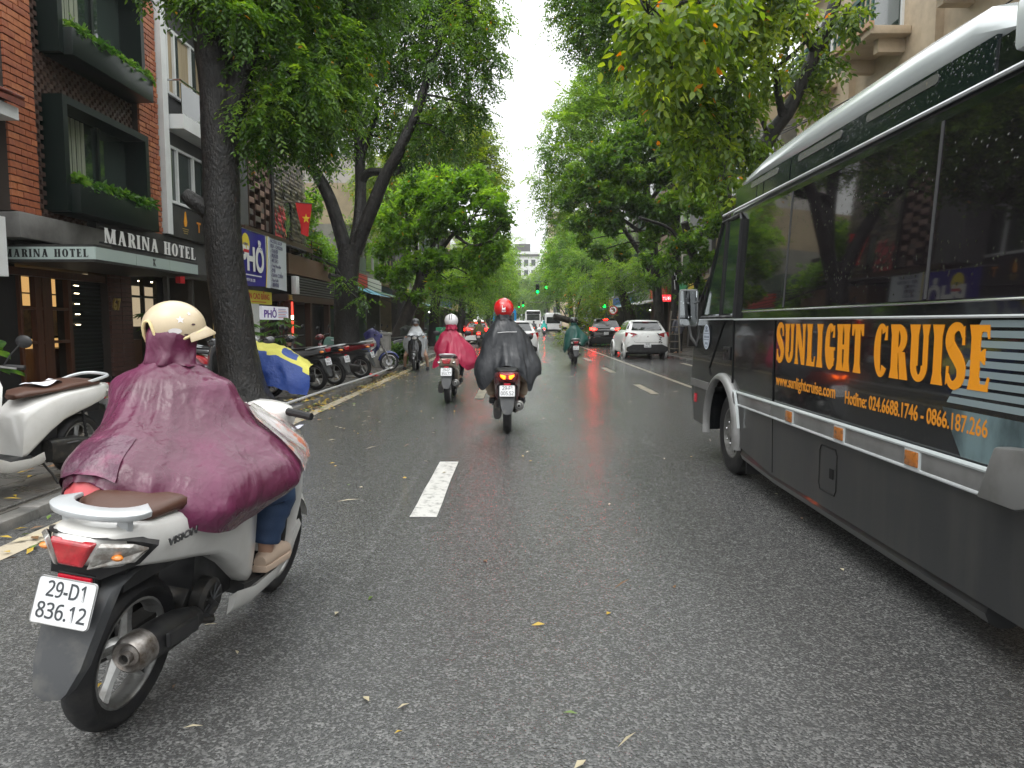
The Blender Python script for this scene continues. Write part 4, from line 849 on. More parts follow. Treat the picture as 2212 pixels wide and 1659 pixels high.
for k in range(9): box_obj('fairy_light', (-8.48, 20.3 + random.uniform(0, 2.6), 1.0 + random.uniform(0, .8)), (-8.47, 20.33 + k * .001 + random.uniform(0, 2.6) * 0 + 2.0, 1.01), lamp_glow, lb) if False else None
fm = MB().ell((0, 0, 0), (.02, .02, .02), 6, 4).mesh('fairy_light', lamp_glow)
for k in range(12): o = link('fairy_light', fm, lb); o.location = inv @ Vector((-8.4, 20.2 + random.uniform(0, 2.8), 1.1 + random.uniform(0, .75)))

# --- brown building with a balcony
XB = -7.25
bb = thing('balcony_building', 'brown shopfront building with railed balcony and louvred screen', 'building', (-8, 27.5, PZ))
box_obj('wall', (-15, 25.3, PZ), (-8.3, 30.4, 5.2), dark_wall, bb); box_obj('balcony', (-8.3, 23.0, 2.98), (XB, 28.2, 3.62), mat('brown_render', (.13, .075, .045), .6), bb)
rl = MB()
for z in (3.75, 3.92, 4.09, 4.28): rl.tube([(XB + .02, 23.05, z), (XB + .02, 28.1, z)], .016, 5)
for k in range(5): rl.tube([(XB + .02, 23.1 + k * 1.24, 3.62), (XB + .02, 23.1 + k * 1.24, 4.3)], .02, 5)
rl.build('railing', brown_metal, bb, True)
lv = box_obj('louvre_back', (-8.3, 24.0, 2.32), (XB - .12, 29.8, 2.96), interior_dark, bb)
for k in range(7): box_obj('slat', (XB - .12, 24.0, 2.34 + k * .09), (XB - .03, 29.8, 2.385 + k * .09), shutter_m, lv)
box_obj('beam', (-8.3, 22.6, 2.08), (XB + .06, 30.2, 2.30), brown_metal, bb)
for y in (23.0, 25.3, 27.8, 30.0): box_obj('post', (XB - .2, y, PZ), (XB, y + .22, 2.08), brown_metal, bb)
box_obj('door_panel', (XB - .5, 23.3, PZ), (XB - .42, 24.9, 2.05), mat('dark_red_panel', (.10, .018, .014), .5), bb)
rt = thing('neon_tube', 'red upright light tube beside the potted palms', 'lamp', (-7.1, 22.75, PZ)); MB().tube([(-7.1, 22.75, .8), (-7.1, 22.75, 2.05)], .03, 8).build('tube', mat('red_glow', (.6, .02, .02), .4, emit=(1, .05, .03), es=1.5), rt, True); MB().tube([(-7.1, 22.75, 1.5), (-7.1, 22.75, 1.62)], .036, 8).build('lamp', lamp_glow, rt, True); MB().tube([(-7.1, 22.75, PZ), (-7.1, 22.75, .8)], .02, 8).build('pole', brown_metal, rt, True)
put_text('lettering', '386', .22, gold_m, bb, (XB + .07, 22.7, 2.12), (0, 1, 0), (0, 0, 1), ext=.02)
box_obj('fuse_box', (XB, 23.2, 2.32), (XB + .16, 23.55, 2.9), plaster_white, bb, bevel=.01)

# --- tall pale wall behind and a plain row of narrow shop houses further on
tw = thing('white_tower_block', 'tall plain white block rising behind the forked tree', 'building', (-16, 58, 0))
tb = box_obj('wall', (-26, 52, 0), (-13, 66, 34), plaster_white, tw)
for k in range(10):
    for j in range(3): box_obj('window', (-13.02, 54 + j * 4, 4 + k * 3), (-12.98, 55.6 + j * 4, 5.6 + k * 3), window_glass, tw)
shop_cols = [mat('shop_wall_%d' % i, c, .6, var=([q * .6 for q in c], 1.2, .45, .75)) for i, c in enumerate([(.09, .13, .10), (.20, .19, .16), (.26, .21, .13), (.12, .12, .12), (.30, .28, .25), (.16, .10, .07)])]
awn_ms = [mat('awning_teal', (.03, .22, .30), .4), mat('awning_grey', (.22, .22, .21), .5), mat('awning_green', (.04, .14, .06), .5), mat('awning_white', (.5, .5, .48), .5), mat('awning_rust', (.25, .10, .05), .5)]
sign_ms = [mat('shop_sign_%d' % i, c, .45) for i, c in enumerate([(.5, .03, .03), (.55, .55, .52), (.03, .10, .30), (.5, .36, .05), (.04, .25, .12)])]
def shop_house(side, X, y0, y1, ht, label, k):
    s = side; root = thing('shop_house', label, 'building', (X, (y0 + y1) / 2, PZ), group=None); rr = random.Random(100 + k)
    wm_ = shop_cols[k % 6]; far = X - s * 0
    xo = X + s * 9
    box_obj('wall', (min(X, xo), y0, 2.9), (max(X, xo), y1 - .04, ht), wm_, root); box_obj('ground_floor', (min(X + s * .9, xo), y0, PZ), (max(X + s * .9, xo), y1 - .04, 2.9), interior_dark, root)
    for y in (y0, y1 - .28): box_obj('pier', (min(X, X + s * .9), y, PZ), (max(X, X + s * .9), y + .24, 2.9), wm_, root)
    zz = 3.9
    while zz < ht - 1.6:
        for j in range(2):
            ya = y0 + .5 + j * (y1 - y0 - .6) / 2; yb = ya + (y1 - y0 - 1.6) / 2
            f = box_obj('window', (min(X - s * .03, X + s * .05), ya, zz), (max(X - s * .03, X + s * .05), yb, zz + 1.4), plaster_white if rr.random() < .5 else brown_metal, root)
            box_obj('pane', (min(X - s * .04, X - s * .02), ya + .07, zz + .07), (max(X - s * .04, X - s * .02), yb - .07, zz + 1.33), window_glass, f)
        if rr.random() < .6:
            bs = box_obj('balcony', (min(X - s * .02, X - s * .8), y0 + .25, zz - .45), (max(X - s * .02, X - s * .8), y1 - .3, zz - .25), wm_, root); rb = MB(); xr = X - s * .76
            for z in (0, .35, .7): rb.tube([(xr, y0 + .3, zz - .2 + z), (xr, y1 - .35, zz - .2 + z)], .02, 4)
            for q in range(7): rb.tube([(xr, y0 + .3 + q * (y1 - y0 - .65) / 6, zz - .25), (xr, y0 + .3 + q * (y1 - y0 - .65) / 6, zz + .5)], .015, 4)
            rb.build('railing', brown_metal, bs, True)
        zz += 3.1
    a = MB(); d_ = rr.uniform(1.1, 1.7); za = 2.75
    for q in range(12):
        ya = y0 + .1 + q * (y1 - y0 - .2) / 12; yb = ya + (y1 - y0 - .2) / 24; yc = ya + (y1 - y0 - .2) / 12
        for p, r_, o1, o2 in ((ya, yb, 0, .035), (yb, yc, .035, 0)):
            a.quad((X, p, za + .3 + o1), (X, r_, za + .3 + o2), (X - s * d_, r_, za - .15 + o2), (X - s * d_, p, za - .15 + o1))
    a.build('awning', awn_ms[(k * 2 + (0 if s < 0 else 1)) % 5], root, True, smooth=0)
    sg = box_obj('shop_sign', (min(X - s * .04, X - s * .16), y0 + .4, 3.05), (max(X - s * .04, X - s * .16), y1 - .5, 3.65), sign_ms[k % 5], root)
    if k % 2 == 0: box_obj('shop_lamp', (min(X + s * .5, X + s * .56), (y0 + y1) / 2, 2.3), (max(X + s * .5, X + s * .56), (y0 + y1) / 2 + .5, 2.36), white_glow if k % 4 else lamp_glow, root)
    return root
desc = ['narrow green walled shop house with corrugated teal awning', 'grey shop house with a sloping awning and white sign', 'ochre shop house left of the leaning trunk', 'dark grey shop house with railed balconies behind the yellow green tree', 'pale shop house farther down the left row', 'brown shop house in the far part of the left row', 'green shop house near the end of the left row', 'grey shop house at the far end of the left row']
ys = [30.6, 35.2, 39.6, 44.0, 48.6, 53.0, 60, 70, 84, 104, 130]
for k in range(10): shop_house(-1, -7.3 - .15 * (k % 3), ys[k], ys[k + 1], (4.5, 6.2, 9, 9.5, 12.5, 10, 13, 9, 12, 14)[k], desc[k] if k < 8 else ('far shop house half hidden behind the left street trees' if k == 8 else 'last shop house visible on the left before the bend'), k)
# right side: cream house with balconies above the minibus, then shops
cr_ = thing('cream_building', 'weathered cream building with green railed balcony above the minibus roof', 'building', (10, 21, PZ))
box_obj('wall', (10.2, 13, PZ), (20, 26.4, 16), cream_m, cr_)
for z in (5.2, 8.8, 12.4):
    for y0, y1 in ((14.2, 17.0), (19.0, 21.4), (23.2, 25.6)):
        bs = box_obj('balcony', (9.15, y0, z), (10.2, y1, z + .22), cream_m, cr_, bevel=.03); box_obj('moulding', (9.07, y0 - .06, z + .16), (9.2, y1 + .06, z + .30), mat('cream_trim', (.42, .26, .16), .6), bs); box_obj('bracket', (9.5, y0 + .3, z - .35), (10.2, y0 + .55, z), cream_m, bs); box_obj('bracket', (9.5, y1 - .55, z - .35), (10.2, y1 - .3, z), cream_m, bs)
        rb = MB(); gm = mat('green_rail', (.03, .09, .075), .5)
        for q in range(9): yy = y0 + .12 + q * (y1 - y0 - .24) / 8; rb.bx((9.2, yy - .03, z + .22), (9.26, yy + .03, z + 1.1))
        rb.bx((9.17, y0, z + 1.1), (9.3, y1, z + 1.2)); rb.bx((9.2, y0, z + .6), (9.26, y1, z + .66)); rb.build('railing', gm, bs, True, smooth=0)
        f = box_obj('window', (10.14, y0 + .4, z + .25), (10.22, y1 - .4, z + 2.5), plaster_white, cr_); box_obj('pane', (10.10, y0 + .5, z + .35), (10.14, y1 - .5, z + 2.4), window_glass, f)
box_obj('ground_floor', (10.12, 13.3, PZ), (10.19, 26, 3.2), interior_dark, cr_); box_obj('cornice', (9.7, 13, 4.2), (10.2, 26.4, 4.45), cream_m, cr_); box_obj('pilaster', (10.0, 17.6, 4.45), (10.2, 18.2, 16), cream_m, cr_); box_obj('pilaster', (10.0, 22.0, 4.45), (10.2, 22.5, 16), cream_m, cr_)
desc = ['shop house behind the black trunked tree on the right', 'ochre shop house with a sloping tin awning beyond the white hatchback', 'shop house with teal awning behind the ladder', 'pale shop house behind the no turning sign', 'brown shop house on the right beyond the leaning ringed trunk', 'grey shop house on the right behind the fallen tree', 'tall shop house far along the right row', 'last shop house in the right row']
ys = [26.6, 31, 35.5, 40, 45, 51, 58, 70, 90]
for k in range(8): shop_house(1, 9.7 + .2 * (k % 2), ys[k], ys[k + 1], (9, 11, 8, 12.5, 10, 13, 14, 16)[k], desc[k], k + 1)
# far blocks at the head of the street
ft_ = thing('far_tower', 'pale high rise with a colonnaded top floor closing the view on the right', 'building', (12, 190, 0))
wl = box_obj('wall', (9.2, 185, 0), (22, 200, 29.5), cream_m, ft_); box_obj('top_floor', (8.8, 184.6, 30.6), (22.4, 200, 33.0), plaster_white, ft_); box_obj('roof', (8.4, 184, 33.0), (22.8, 200, 33.8), grey_wall, ft_); box_obj('ledge', (8.6, 184.3, 29.5), (22.6, 200, 30.6), plaster_white, ft_)
for k in range(9): box_obj('column', (8.9 + k * 1.5, 184.3, 30.6), (9.3 + k * 1.5, 184.6, 33), cream_m, ft_)
for z in range(7):
    for k in range(4): f = box_obj('window', (10 + k * 3, 184.9, 3.5 + z * 3.7), (11.7 + k * 3, 185, 5.6 + z * 3.7), window_glass, ft_)
MB().tube([(13, 190, 33.8), (13, 190, 40)], .12, 6).build('mast', grey_wall, ft_, True)
fb = thing('far_rooftops', 'pale cluttered rooftop block far down the street left of the high rise', 'building', (2, 235, 0))
box_obj('wall', (-2.5, 230, 0), (7.6, 250, 24), plaster_white, fb); box_obj('roof_house', (0, 231, 24), (5, 245, 26.5), grey_wall, fb); box_obj('water_tank', (1.5, 232, 26.5), (3.8, 235, 28.6), plaster_white, fb); box_obj('ledge', (-3, 229.5, 22.6), (8, 250, 23.1), grey_wall, fb)
for z in range(6):
    for k in range(4): box_obj('window', (-1.6 + k * 2.3, 229.9, 3 + z * 3.3), (-.3 + k * 2.3, 230, 4.9 + z * 3.3), window_glass, fb)
lbk = thing('far_left_block', 'dim grey block behind the far left trees', 'building', (-14, 150, 0)); box_obj('wall', (-24, 140, 0), (-9.5, 165, 17), shop_cols[4], lbk)
for z in range(4):
    for k in range(3): box_obj('window', (-23 + k * 4, 139.9, 3 + z * 3.5), (-21 + k * 4, 140, 5 + z * 3.5), window_glass, lbk)
rbk = thing('far_right_block', 'dim grey block behind the far right trees', 'building', (20, 120, 0)); box_obj('wall', (11, 105, 0), (30, 130, 18), shop_cols[1], rbk)
for z in range(4):
    for k in range(3): box_obj('window', (10.9, 107 + k * 7, 3 + z * 3.5), (11, 110 + k * 7, 5 + z * 3.5), window_glass, rbk)

# --- hanging signs and flag on the left
def banner(): 
    xb = -6.25; o0 = at(500, 489, 16.1); y0, y1 = 15.85, 19.65; z0, z1 = 2.27, 3.56
    s = thing('noodle_banner', 'large blue and white noodle shop banner on brackets', 'banner', (xb, y0, z0))
    blue = mat('banner_blue', (.035, .022, .26), .35, coat=.3); ym = y0 + (y1 - y0) * .56
    n = 16
    b = MB()
    for (a, c, mi) in ((y0, ym, 0), (ym, y1, 1)):
        b.cur = mi
        for k in range(n):
            p, q = a + (c - a) * k / n, a + (c - a) * (k + 1) / n; w0, w1 = .02 * math.sin(p * 5) , .02 * math.sin(q * 5)
            b.quad((xb + w0, p, z0 - .02 * math.sin(p * 2)), (xb + w1, q, z0 - .02 * math.sin(q * 2)), (xb + w1 * .3, q, z1), (xb + w0 * .3, p, z1))
    white = mat('banner_white', (.62, .66, .70), .4, coat=.2)
    b.build('sheet', [blue, white], s, True)
    yel = mat('banner_yellow', (.72, .58, .05), .45)
    cur = MB(); pts = [(ym - .10 + .16 * math.sin(PI * .5 * t), z0 + (z1 - z0) * t) for t in [i / 12 for i in range(13)]]
    for (p, q) in zip(pts, pts[1:]): cur.quad((xb + .026, p[0], p[1]), (xb + .026, p[0] + .06, p[1]), (xb + .026, q[0] + .06, q[1]), (xb + .026, q[0], q[1]))
    for (p, q) in zip(pts, pts[1:]): cur.cur = 1; cur.quad((xb + .025, p[0] + .05, p[1]), (xb + .025, ym + .25, p[1]), (xb + .025, ym + .25, q[1]), (xb + .025, q[0] + .05, q[1]))
    cur.build('border', [yel, white], s, True, smooth=0)
    lg = MB().lathe([(0, 0), (.24, 0)], (xb + .028, 16.62, 3.22), 'x', 28); lg.build('logo', yel, s, True)
    box_obj('logo_stripe', (xb + .03, 16.47, 3.02), (xb + .032, 16.8, 3.09), mat('banner_red', (.55, .03, .05), .45), s); put_text('lettering', 'HƯƠNG', .085, blue, s, (xb + .031, 16.47, 3.18), (0, 1, 0), (0, 0, 1), ext=.001, xs=.9)
    put_text('lettering', 'PHỞ', .70, letter_white, s, (xb + .03, 16.27, 2.60), (0, 1, 0), (0, 0, 1), bold=.028, ext=.001, fit=1.52, hfit=.78)
    for k, (tx, sz) in enumerate((('NOODLE SOUP', .125), ('BEEF - CHICKEN', .125), ('- 牛肉河粉', .12), ('- 鸡肉河粉', .12), ('- MÌ XÀO', .135), ('- Fried Noodles', .115), ('- 炒面', .12), ('- BÁNH CUỐN', .135), ('- Rice Rolls', .115), ('- 越南卷粉', .12))):
        put_text('lettering', tx, sz, mat('banner_ink', (.06, .05, .13), .5), s, (xb + .034, 18.28, 3.43 - k * .123), (0, 1, 0), (0, 0, 1), ext=.001, bold=.002, xs=1.05)
    box_obj('small_print', (xb + .03, 16.2, 2.50), (xb + .031, 17.6, 2.525), letter_white, s); put_text('lettering', '0979 385 285', .10, letter_white, s, (xb + .03, 16.6, 2.36), (0, 1, 0), (0, 0, 1), ext=.001)
    br = MB()
    for y in (16.3, 18.0, 19.5): br.tube([(-7.2, y + .5, 3.75), (xb, y, 3.57)], .014, 5)
    br.tube([(xb, y0, z1), (xb, y1, z1)], .014, 5); br.build('bracket', alloy, s, True)
banner()
s = thing('yellow_sign', 'yellow lettered shop board under the noodle banner', 'sign', (-6.4, 16.2, 1.86)); box_obj('board', (-6.45, 16.0, 1.86), (-6.38, 18.75, 2.18), mat('yellow_board', (.52, .47, .05), .4), s); put_text('lettering', 'BÚN CAO BẰNG', .2, mat('sign_red', (.42, .05, .03), .5), s, (-6.375, 16.9, 1.97), (0, 1, 0), (0, 0, 1), ext=.002, fit=1.65, bold=.004)
box_obj('small_print', (-6.379, 17.3, 1.90), (-6.374, 18.3, 1.92), mat('sign_red', (.42, .05, .03), .5), s)
s = thing('small_noodle_sign', 'small white noodle sign with purple letters', 'sign', (-6.4, 18, 1.5)); box_obj('board', (-6.45, 18.0, 1.47), (-6.37, 20.05, 1.82), mat('sign_white', (.62, .63, .66), .35, emit=(.9, .9, 1), es=.15), s); put_text('lettering', 'PHỞ', .3, mat('purple_ink', (.12, .04, .32), .5), s, (-6.365, 18.1, 1.52), (0, 1, 0), (0, 0, 1), ext=.002, bold=.008, fit=.95, hfit=.27)
for k in range(6): box_obj('small_print', (-6.369, 19.2, 1.52 + k * .045), (-6.364, 19.95 - .07 * (k % 3), 1.535 + k * .045), mat('print_blue', (.15, .12, .4), .5) if k % 2 else mat('banner_red', (.55, .03, .05), .45), s)
fg_ = thing('flag', 'red flag with a yellow star hanging from the scale screen', 'flag', (-6.7, 23.2, 4.2))
b = MB(); fr = mat('flag_red', (.55, .012, .015), .5); p0 = Vector((-6.85, 22.55, 5.14)); p1 = Vector((-6.48, 23.05, 5.17)); n = 14; V = []
for i in range(n + 1):
    u = i / n; q = p0.lerp(p1, u); ln = 1.05 - .30 * abs(u - .62)
    for j in range(9):
        v = j / 8; V.append(q + Vector((.05 * math.sin(u * 9 + v * 2) * v, .05 * math.cos(u * 8) * v, -ln * v)) + (p1 - p0) * (.34 - u) * -.0 * v + (p1 - p0) * (.55 - u) * .42 * v ** 1.2)
b.add(V, [(i * 9 + j, (i + 1) * 9 + j, (i + 1) * 9 + j + 1, i * 9 + j + 1) for i in range(n) for j in range(8)]); b.build('cloth', fr, fg_, True)
st = MB(); c = p0.lerp(p1, .5) + Vector((.04, -.04, -.50)); dr = (p1 - p0).normalized(); dn = Vector((dr.y, -dr.x, 0)); pts = []
for k in range(10): rr_ = .16 if k % 2 == 0 else .065; a = PI / 2 + k * PI / 5; pts.append(c + dr * (rr_ * math.cos(a)) + Vector((0, 0, rr_ * math.sin(a))))
st.add([p + dn * .06 for p in pts] + [c + dn * .07], [(k, (k + 1) % 10, 10) for k in range(10)]); st.build('star', mat('star_yellow', (.75, .48, .02), .5), fg_, True, smooth=0)
MB().tube([(-7.2, 22.2, 5.08), p0, p1 + (p1 - p0) * .05], .014, 6).build('pole', brown_metal, fg_, True)

vp = thing('climbing_plant', 'leafy creeper tumbling over the balcony beside the flag', 'plant', (-7.6, 27.5, 3.6))
tufts('leaves', [((-7.5 + .25 * math.sin(k * 2.1), 25.6 + .45 * k, 5.4 - .28 * k + .5 * math.sin(k * 1.3)), (.55, .6, .7), 110) for k in range(11)], vp, L=.16, W=.07, seed=19, m=leaf_fresh)
# ------------------------------------------------------------------ the minibus on the right
bus_black = droplets('', mat('bus_black', (.0065, .0075, .0085), .13, coat=.8, coatr=.04, bump=(1.6, .004, 1), var=((.016, .016, .016), 3, .5, .8)), 55, .0012, .12)
def drops(t, p):      # rain beads on glass and paint
    pass
bus_lower = mat('bus_lower_grey', (.026, .027, .028), .28, var=((.052, .050, .046), 1.6, .42, .78, (1, 3.0, .45)), coat=.35)
bus_silver = mat('bus_silver', (.25, .25, .245), .36, .5, var=((.17, .168, .16), 4, .45, .75))
bus_roof = mat('bus_roof_white', (.50, .54, .54), .22, coat=.6, var=((.46, .49, .48), 3, .5, .8))
bus_glass = mat('bus_tinted_glass', (.010, .0085, .0095), .035, spec=.8, coat=.5, coatr=.02); droplets('', bus_glass, 42, .0016, .16)
sky_panel = droplets('', mat('bus_upper_panel', (.008, .013, .014), .12, coat=.6), 48, .004, .5)
orange_vinyl = mat('orange_vinyl', (.72, .27, .012), .4)
orange_thin = mat('orange_vinyl_small', (.62, .23, .015), .4)
def build_bus():
    X = 1.93
    root = thing('minibus', 'black minibus with orange lettering and silver waist band', 'minibus', (X + 1.02, 4.3, 0))
    gro_ = mat('vent_dark', (.004, .004, .004), .8); LEN0, LEN1 = -.05, 7.76; XR = X + 2.04
    def wall_x(z):           # the side leans in above the waist
        return X if z < 1.42 else X + (z - 1.42) * .055
    # -- body shell: lower skirt with wheel arches (prism across the bus), waist to roof as a loft of side profiles
    def arch(cy, r, n=12): return [(cy + r * math.cos(PI * i / n), .40 + r * math.sin(PI * i / n)) for i in range(n + 1)]
    fy, ry = 6.56, 2.02
    prof = [(7.62, .36), (7.73, .60), (7.76, .84), (7.70, 1.10)] + [(7.50, 1.43), (LEN0, 1.43), (LEN0, .26), (ry - .47, .26)] + arch(ry, .47)[::-1] + [(ry + .47, .24), (5.3, .26), (fy - .47, .34)] + arch(fy, .47)[::-1] + [(fy + .47, .34)]
    b = MB(); b.prism(prof, lambda q, d: (d, q[0], q[1]), X + .006, XR); b.build('body', bus_black, root, True, smooth=30)
    # lower grey skirt skin, a few mm proud, below the band
    sk = [(LEN0, .70), (LEN0, .26), (ry - .47, .26)] + [q for q in arch(ry, .47)[::-1] if q[1] < .70] ; 
    def arc_pts(cy, r, zmax): return [q for q in arch(cy, r, 16) if q[1] <= zmax]
    mid = [(fy - .475, .34), (5.3, .26), (ry + .475, .24)] + [q for q in arch(ry, .475, 16) if q[0] > ry and q[1] < .70] + [(ry + .40, .70), (fy - .38, .70)] + [q for q in arch(fy, .475, 16)[::-1] if q[0] < fy and q[1] < .70][::1]
    b = MB(); b.prism(mid, lambda q, d: (d, q[0], q[1]), X, X + .03); b.build('skirt', bus_lower, root, True, smooth=0)
    # rolled lower edge of the skirt
    MB().tube([(X + .10, 6.05, .27), (X + .09, 5.3, .235), (X + .10, 2.85, .20)], .085, 10, flat=.8).build('sill', bus_lower, root, True)
    # upper body
    def side(y0f, z): return y0f
    outline = [(7.50, 1.43), (7.22, 1.86), (6.93, 2.30), (6.87, 2.40), (6.60, 2.56)]
    b = MB(); rings = []
    zs = [1.43, 1.86, 2.30, 2.40, 2.57]; fronts = [7.50, 7.22, 6.93, 6.87, 6.62]
    for z, yf in zip(zs, fronts):
        xl = wall_x(z) + (.012); xr = XR - (z - 1.42) * .055; ring = []
        ring += [(xl, LEN0, z), (xl, yf - .30, z), (xl + .03, yf - .12, z), (xl + .14, yf - .02, z), (xl + .4, yf + .05, z), ((xl + xr) / 2, yf + .09, z), (xr - .4, yf + .05, z), (xr - .14, yf - .02, z), (xr - .03, yf - .12, z), (xr, yf - .3, z), (xr, LEN0, z)]
        rings.append(ring)
    b.loft(rings, True, True); b.build('upper_body', bus_black, root, True, smooth=40)
    # roof cap, thick and rounded, rising from the front; ends before the air conditioner
    rings = []
    for y, z0, z1, ins in ((6.72, 2.53, 2.56, .16), (6.60, 2.56, 2.615, .08), (6.3, 2.575, 2.695, .03), (5.9, 2.585, 2.76, .02), (5.0, 2.59, 2.785, .015), (3.6, 2.595, 2.79, .015), (3.2, 2.595, 2.775, .015), (2.98, 2.56, 2.68, .05)):
        xl = wall_x(z0) - .01 + ins; xr = XR - .06 - ins; h = z1 - z0
        rings.append([(xl + .02, y, z0), (xl - .012, y, z0 + h * .25), (xl + .006, y, z0 + h * .6), (xl + .06, y, z0 + h * .90), (xl + .16, y, z1), (xl + .28, y, z1 - .008), (xl + .34, y, z1 + .014), (xr - .3, y, z1 + .02), (xr - .06, y, z0 + h * .9), (xr, y, z0 + h * .3), (xr - .02, y, z0)])
    b = MB(); b.loft(rings, True, True); b.build('roof', bus_roof, root, True, smooth=50)
    ac = MB().bx((X + .14, .2, 2.58), (XR - .2, 2.85, 2.80)).build('air_conditioner', bus_roof, root, True, bevel=.05)
    for k in range(8): box_obj('louvre', (X + .125, .5 + k * .27, 2.68), (X + .14, .68 + k * .27, 2.76), black_plastic, ac)
    rc = MB().bx((X + .105, 2.9, 2.575), (XR - .08, 3.05, 2.62)).build('roof_edge', bus_roof, root, True, bevel=.02)
    # upper dark panels with long clear light slots
    def on(y, z, d=0.): return (wall_x(z) + .012 - d, y, z)
    def panel(name, y0, y1, z0, z1, m, d=.006, parent=root, bev=0, corner=0.):
        b = MB(); pts = [(y0, z0), (y1, z0), (y1, z1), (y0, z1)]
        if corner:
            c = corner; pts = [(y0 + c, z0), (y1 - c, z0), (y1 - c * .3, z0 + c * .3), (y1, z0 + c), (y1, z1 - c), (y1 - c * .3, z1 - c * .3), (y1 - c, z1), (y0 + c, z1), (y0 + c * .3, z1 - c * .3), (y0, z1 - c), (y0, z0 + c), (y0 + c * .3, z0 + c * .3)]
        b.prism(pts, lambda q, dd: (wall_x(q[1]) + .012 - d + dd, q[0], q[1]), 0, .02); return b.build(name, m, parent, True, smooth=0)
    for y0, y1 in ((5.98, 6.52), (5.82, 5.96), (5.27, 5.80), (3.06, 5.25)): panel('upper_panel', y0, y1, 2.425, 2.59, sky_panel, .008)
    sw = MB().bx((X + .02, LEN0, 2.45), (X + .30, 2.90, 2.66)).build('rear_roof_side', bus_roof, root, True, bevel=.03)
    for k in range(6):
        for zz in (2.50, 2.575): box_obj('vent_slot', (X + .012, .3 + k * .42, zz), (X + .022, .66 + k * .42, zz + .045), gro_, sw)
    slot = mat('bus_light_slot', (.10, .10, .095), .15, coat=.5, bump=(150, .002, 2), var=((.22, .18, .10), 30, .6, .75))
    for y0, y1 in ((5.50, 6.12), (4.45, 5.12), (3.46, 4.15)): p = panel('light_slot', y0, y1, 2.525, 2.572, slot, .012, corner=.02)
    MB().tube([(wall_x(2.41) - .004, 6.86, 2.405), (wall_x(2.41) - .004, LEN0, 2.405)], .011, 6).build('drip_rail', silver_plastic, root, True)
    MB().tube([(wall_x(2.41) + .05, 6.87, 2.40), (wall_x(2.41) - .0, 6.78, 2.40)], .01, 6).build('drip_rail', black_plastic, root, True)
    # windows
    def pane(name, pts, m, d=.005): return MB().prism(pts, lambda q, dd: (wall_x(q[1]) + .012 - d + dd, q[0], q[1]), 0, .02).build(name, m, root, True, smooth=0)
    cabg = mat('bus_cab_glass', (.020, .034, .024), .05, spec=.8, coat=.5); droplets('', cabg, 50, .0015, .2)
    pane('cab_window', [(7.36, 1.48), (6.74, 1.48), (6.74, 2.30), (6.82, 2.32), (6.90, 2.26)], cabg)
    pane('cab_window', [(6.69, 1.48), (6.33, 1.48), (6.33, 2.29), (6.37, 2.32), (6.69, 2.32)], cabg)
    fr = MB()
    for p in ([(7.40, 1.45), (6.86, 2.345), (6.35, 2.345), (6.30, 2.30), (6.30, 1.45), (7.40, 1.45)], [(6.715, 1.45), (6.715, 2.34)]): fr.tube([(wall_x(z) + .004, y, z) for y, z in p], .018, 6)
    fr.build('window_rubber', black_plastic, root, True)
    for y0, y1 in ((5.185, 6.10), (3.40, 5.165), (1.5, 3.38), (-.02, 1.48)): pane('window', [(y0, 1.505), (y1, 1.505), (y1, 2.33), (y0, 2.33)], bus_glass, .004)
    for y in (5.175, 3.39, 1.49): b = MB().prism([(y - .010, 1.51), (y + .010, 1.51), (y + .010, 2.33), (y - .010, 2.33)], lambda q, dd: (wall_x(q[1]) + .004 + dd, q[0], q[1]), 0, .01); b.build('window_seal', mat('grey_seal', (.055, .055, .058), .45), root, True, smooth=0)
    MB().tube([(wall_x(1.5) + .008, 6.10, 1.492), (wall_x(1.5) + .008, LEN0, 1.492)], .0065, 6).build('window_bead', chrome, root, True)
    MB().tube([(X - .002, 6.28, 1.425), (X - .002, LEN0, 1.425)], .008, 6).build('waist_bead', silver_plastic, root, True)
    MB().tube([(X - .0, 7.46, 1.428), (X - .0, 6.30, 1.428)], .007, 6).build('waist_bead', silver_plastic, root, True)
    # silver band: top bead, flat, lower bead, in two lengths; flare round the front wheel
    for y0, y1 in ((5.29, 6.17), (2.74, 5.285)):
        band = MB().bx((X - .018, y0, .70), (X + .02, y1, .795)).build('waist_band', bus_silver, root, True, bevel=.006)
        MB().tube([(X - .018, y0, .803), (X - .018, y1, .803)], .013, 8).build('band_bead', bus_roof, band, True)
        MB().tube([(X - .018, y0, .697), (X - .018, y1, .697)], .009, 8).build('band_bead', silver_plastic, band, True)
    for y in (4.90, 4.14, 3.37): lm = MB().bx((X - .034, y - .055, .712), (X - .016, y + .055, .786)).build('marker_lamp', mat('marker_amber', (.36, .12, .02), .25, coat=.6, bump=(120, .003, 1), var=((.10, .05, .02), 40, .5, .7)), root, True, bevel=.006); box_obj('lamp_bezel', (X - .026, y - .065, .703), (X - .017, y + .065, .795), bus_roof, lm)
    fl = MB(); n = 20; rings = []
    for i in range(n + 1):
        a = PI * (-.06 + 1.12 * i / n); c, s_ = math.cos(a), math.sin(a); rr = [(.462, .012), (.462, -.045), (.474, -.056), (.49, -.052), (.50, -.046), (.515, -.03), (.525, -.012), (.525, .012)]
        rings.append([(X + h, fy + r * c * (1.0 if c < 0 else 1.0), .40 + r * s_ * 1.02) for r, h in rr])
    fl.loft(rings, True, True); fl.build('wheel_flare', bus_silver, root, True, smooth=50)
    MB().tube([(X - .025, 6.17, .803), (X - .03, 6.10, .80), (X - .03, 6.03, .66), (X - .02, 6.01, .5)], .013, 6).build('flare_bead', bus_roof, root, True)
    tr = MB().prism([(6.05, .70), (6.18, .70), (6.18, .80), (6.11, .80)], lambda q, d: (X + d, q[0], q[1]), -.03, .02).build('band_end', bus_silver, root, True, smooth=0)
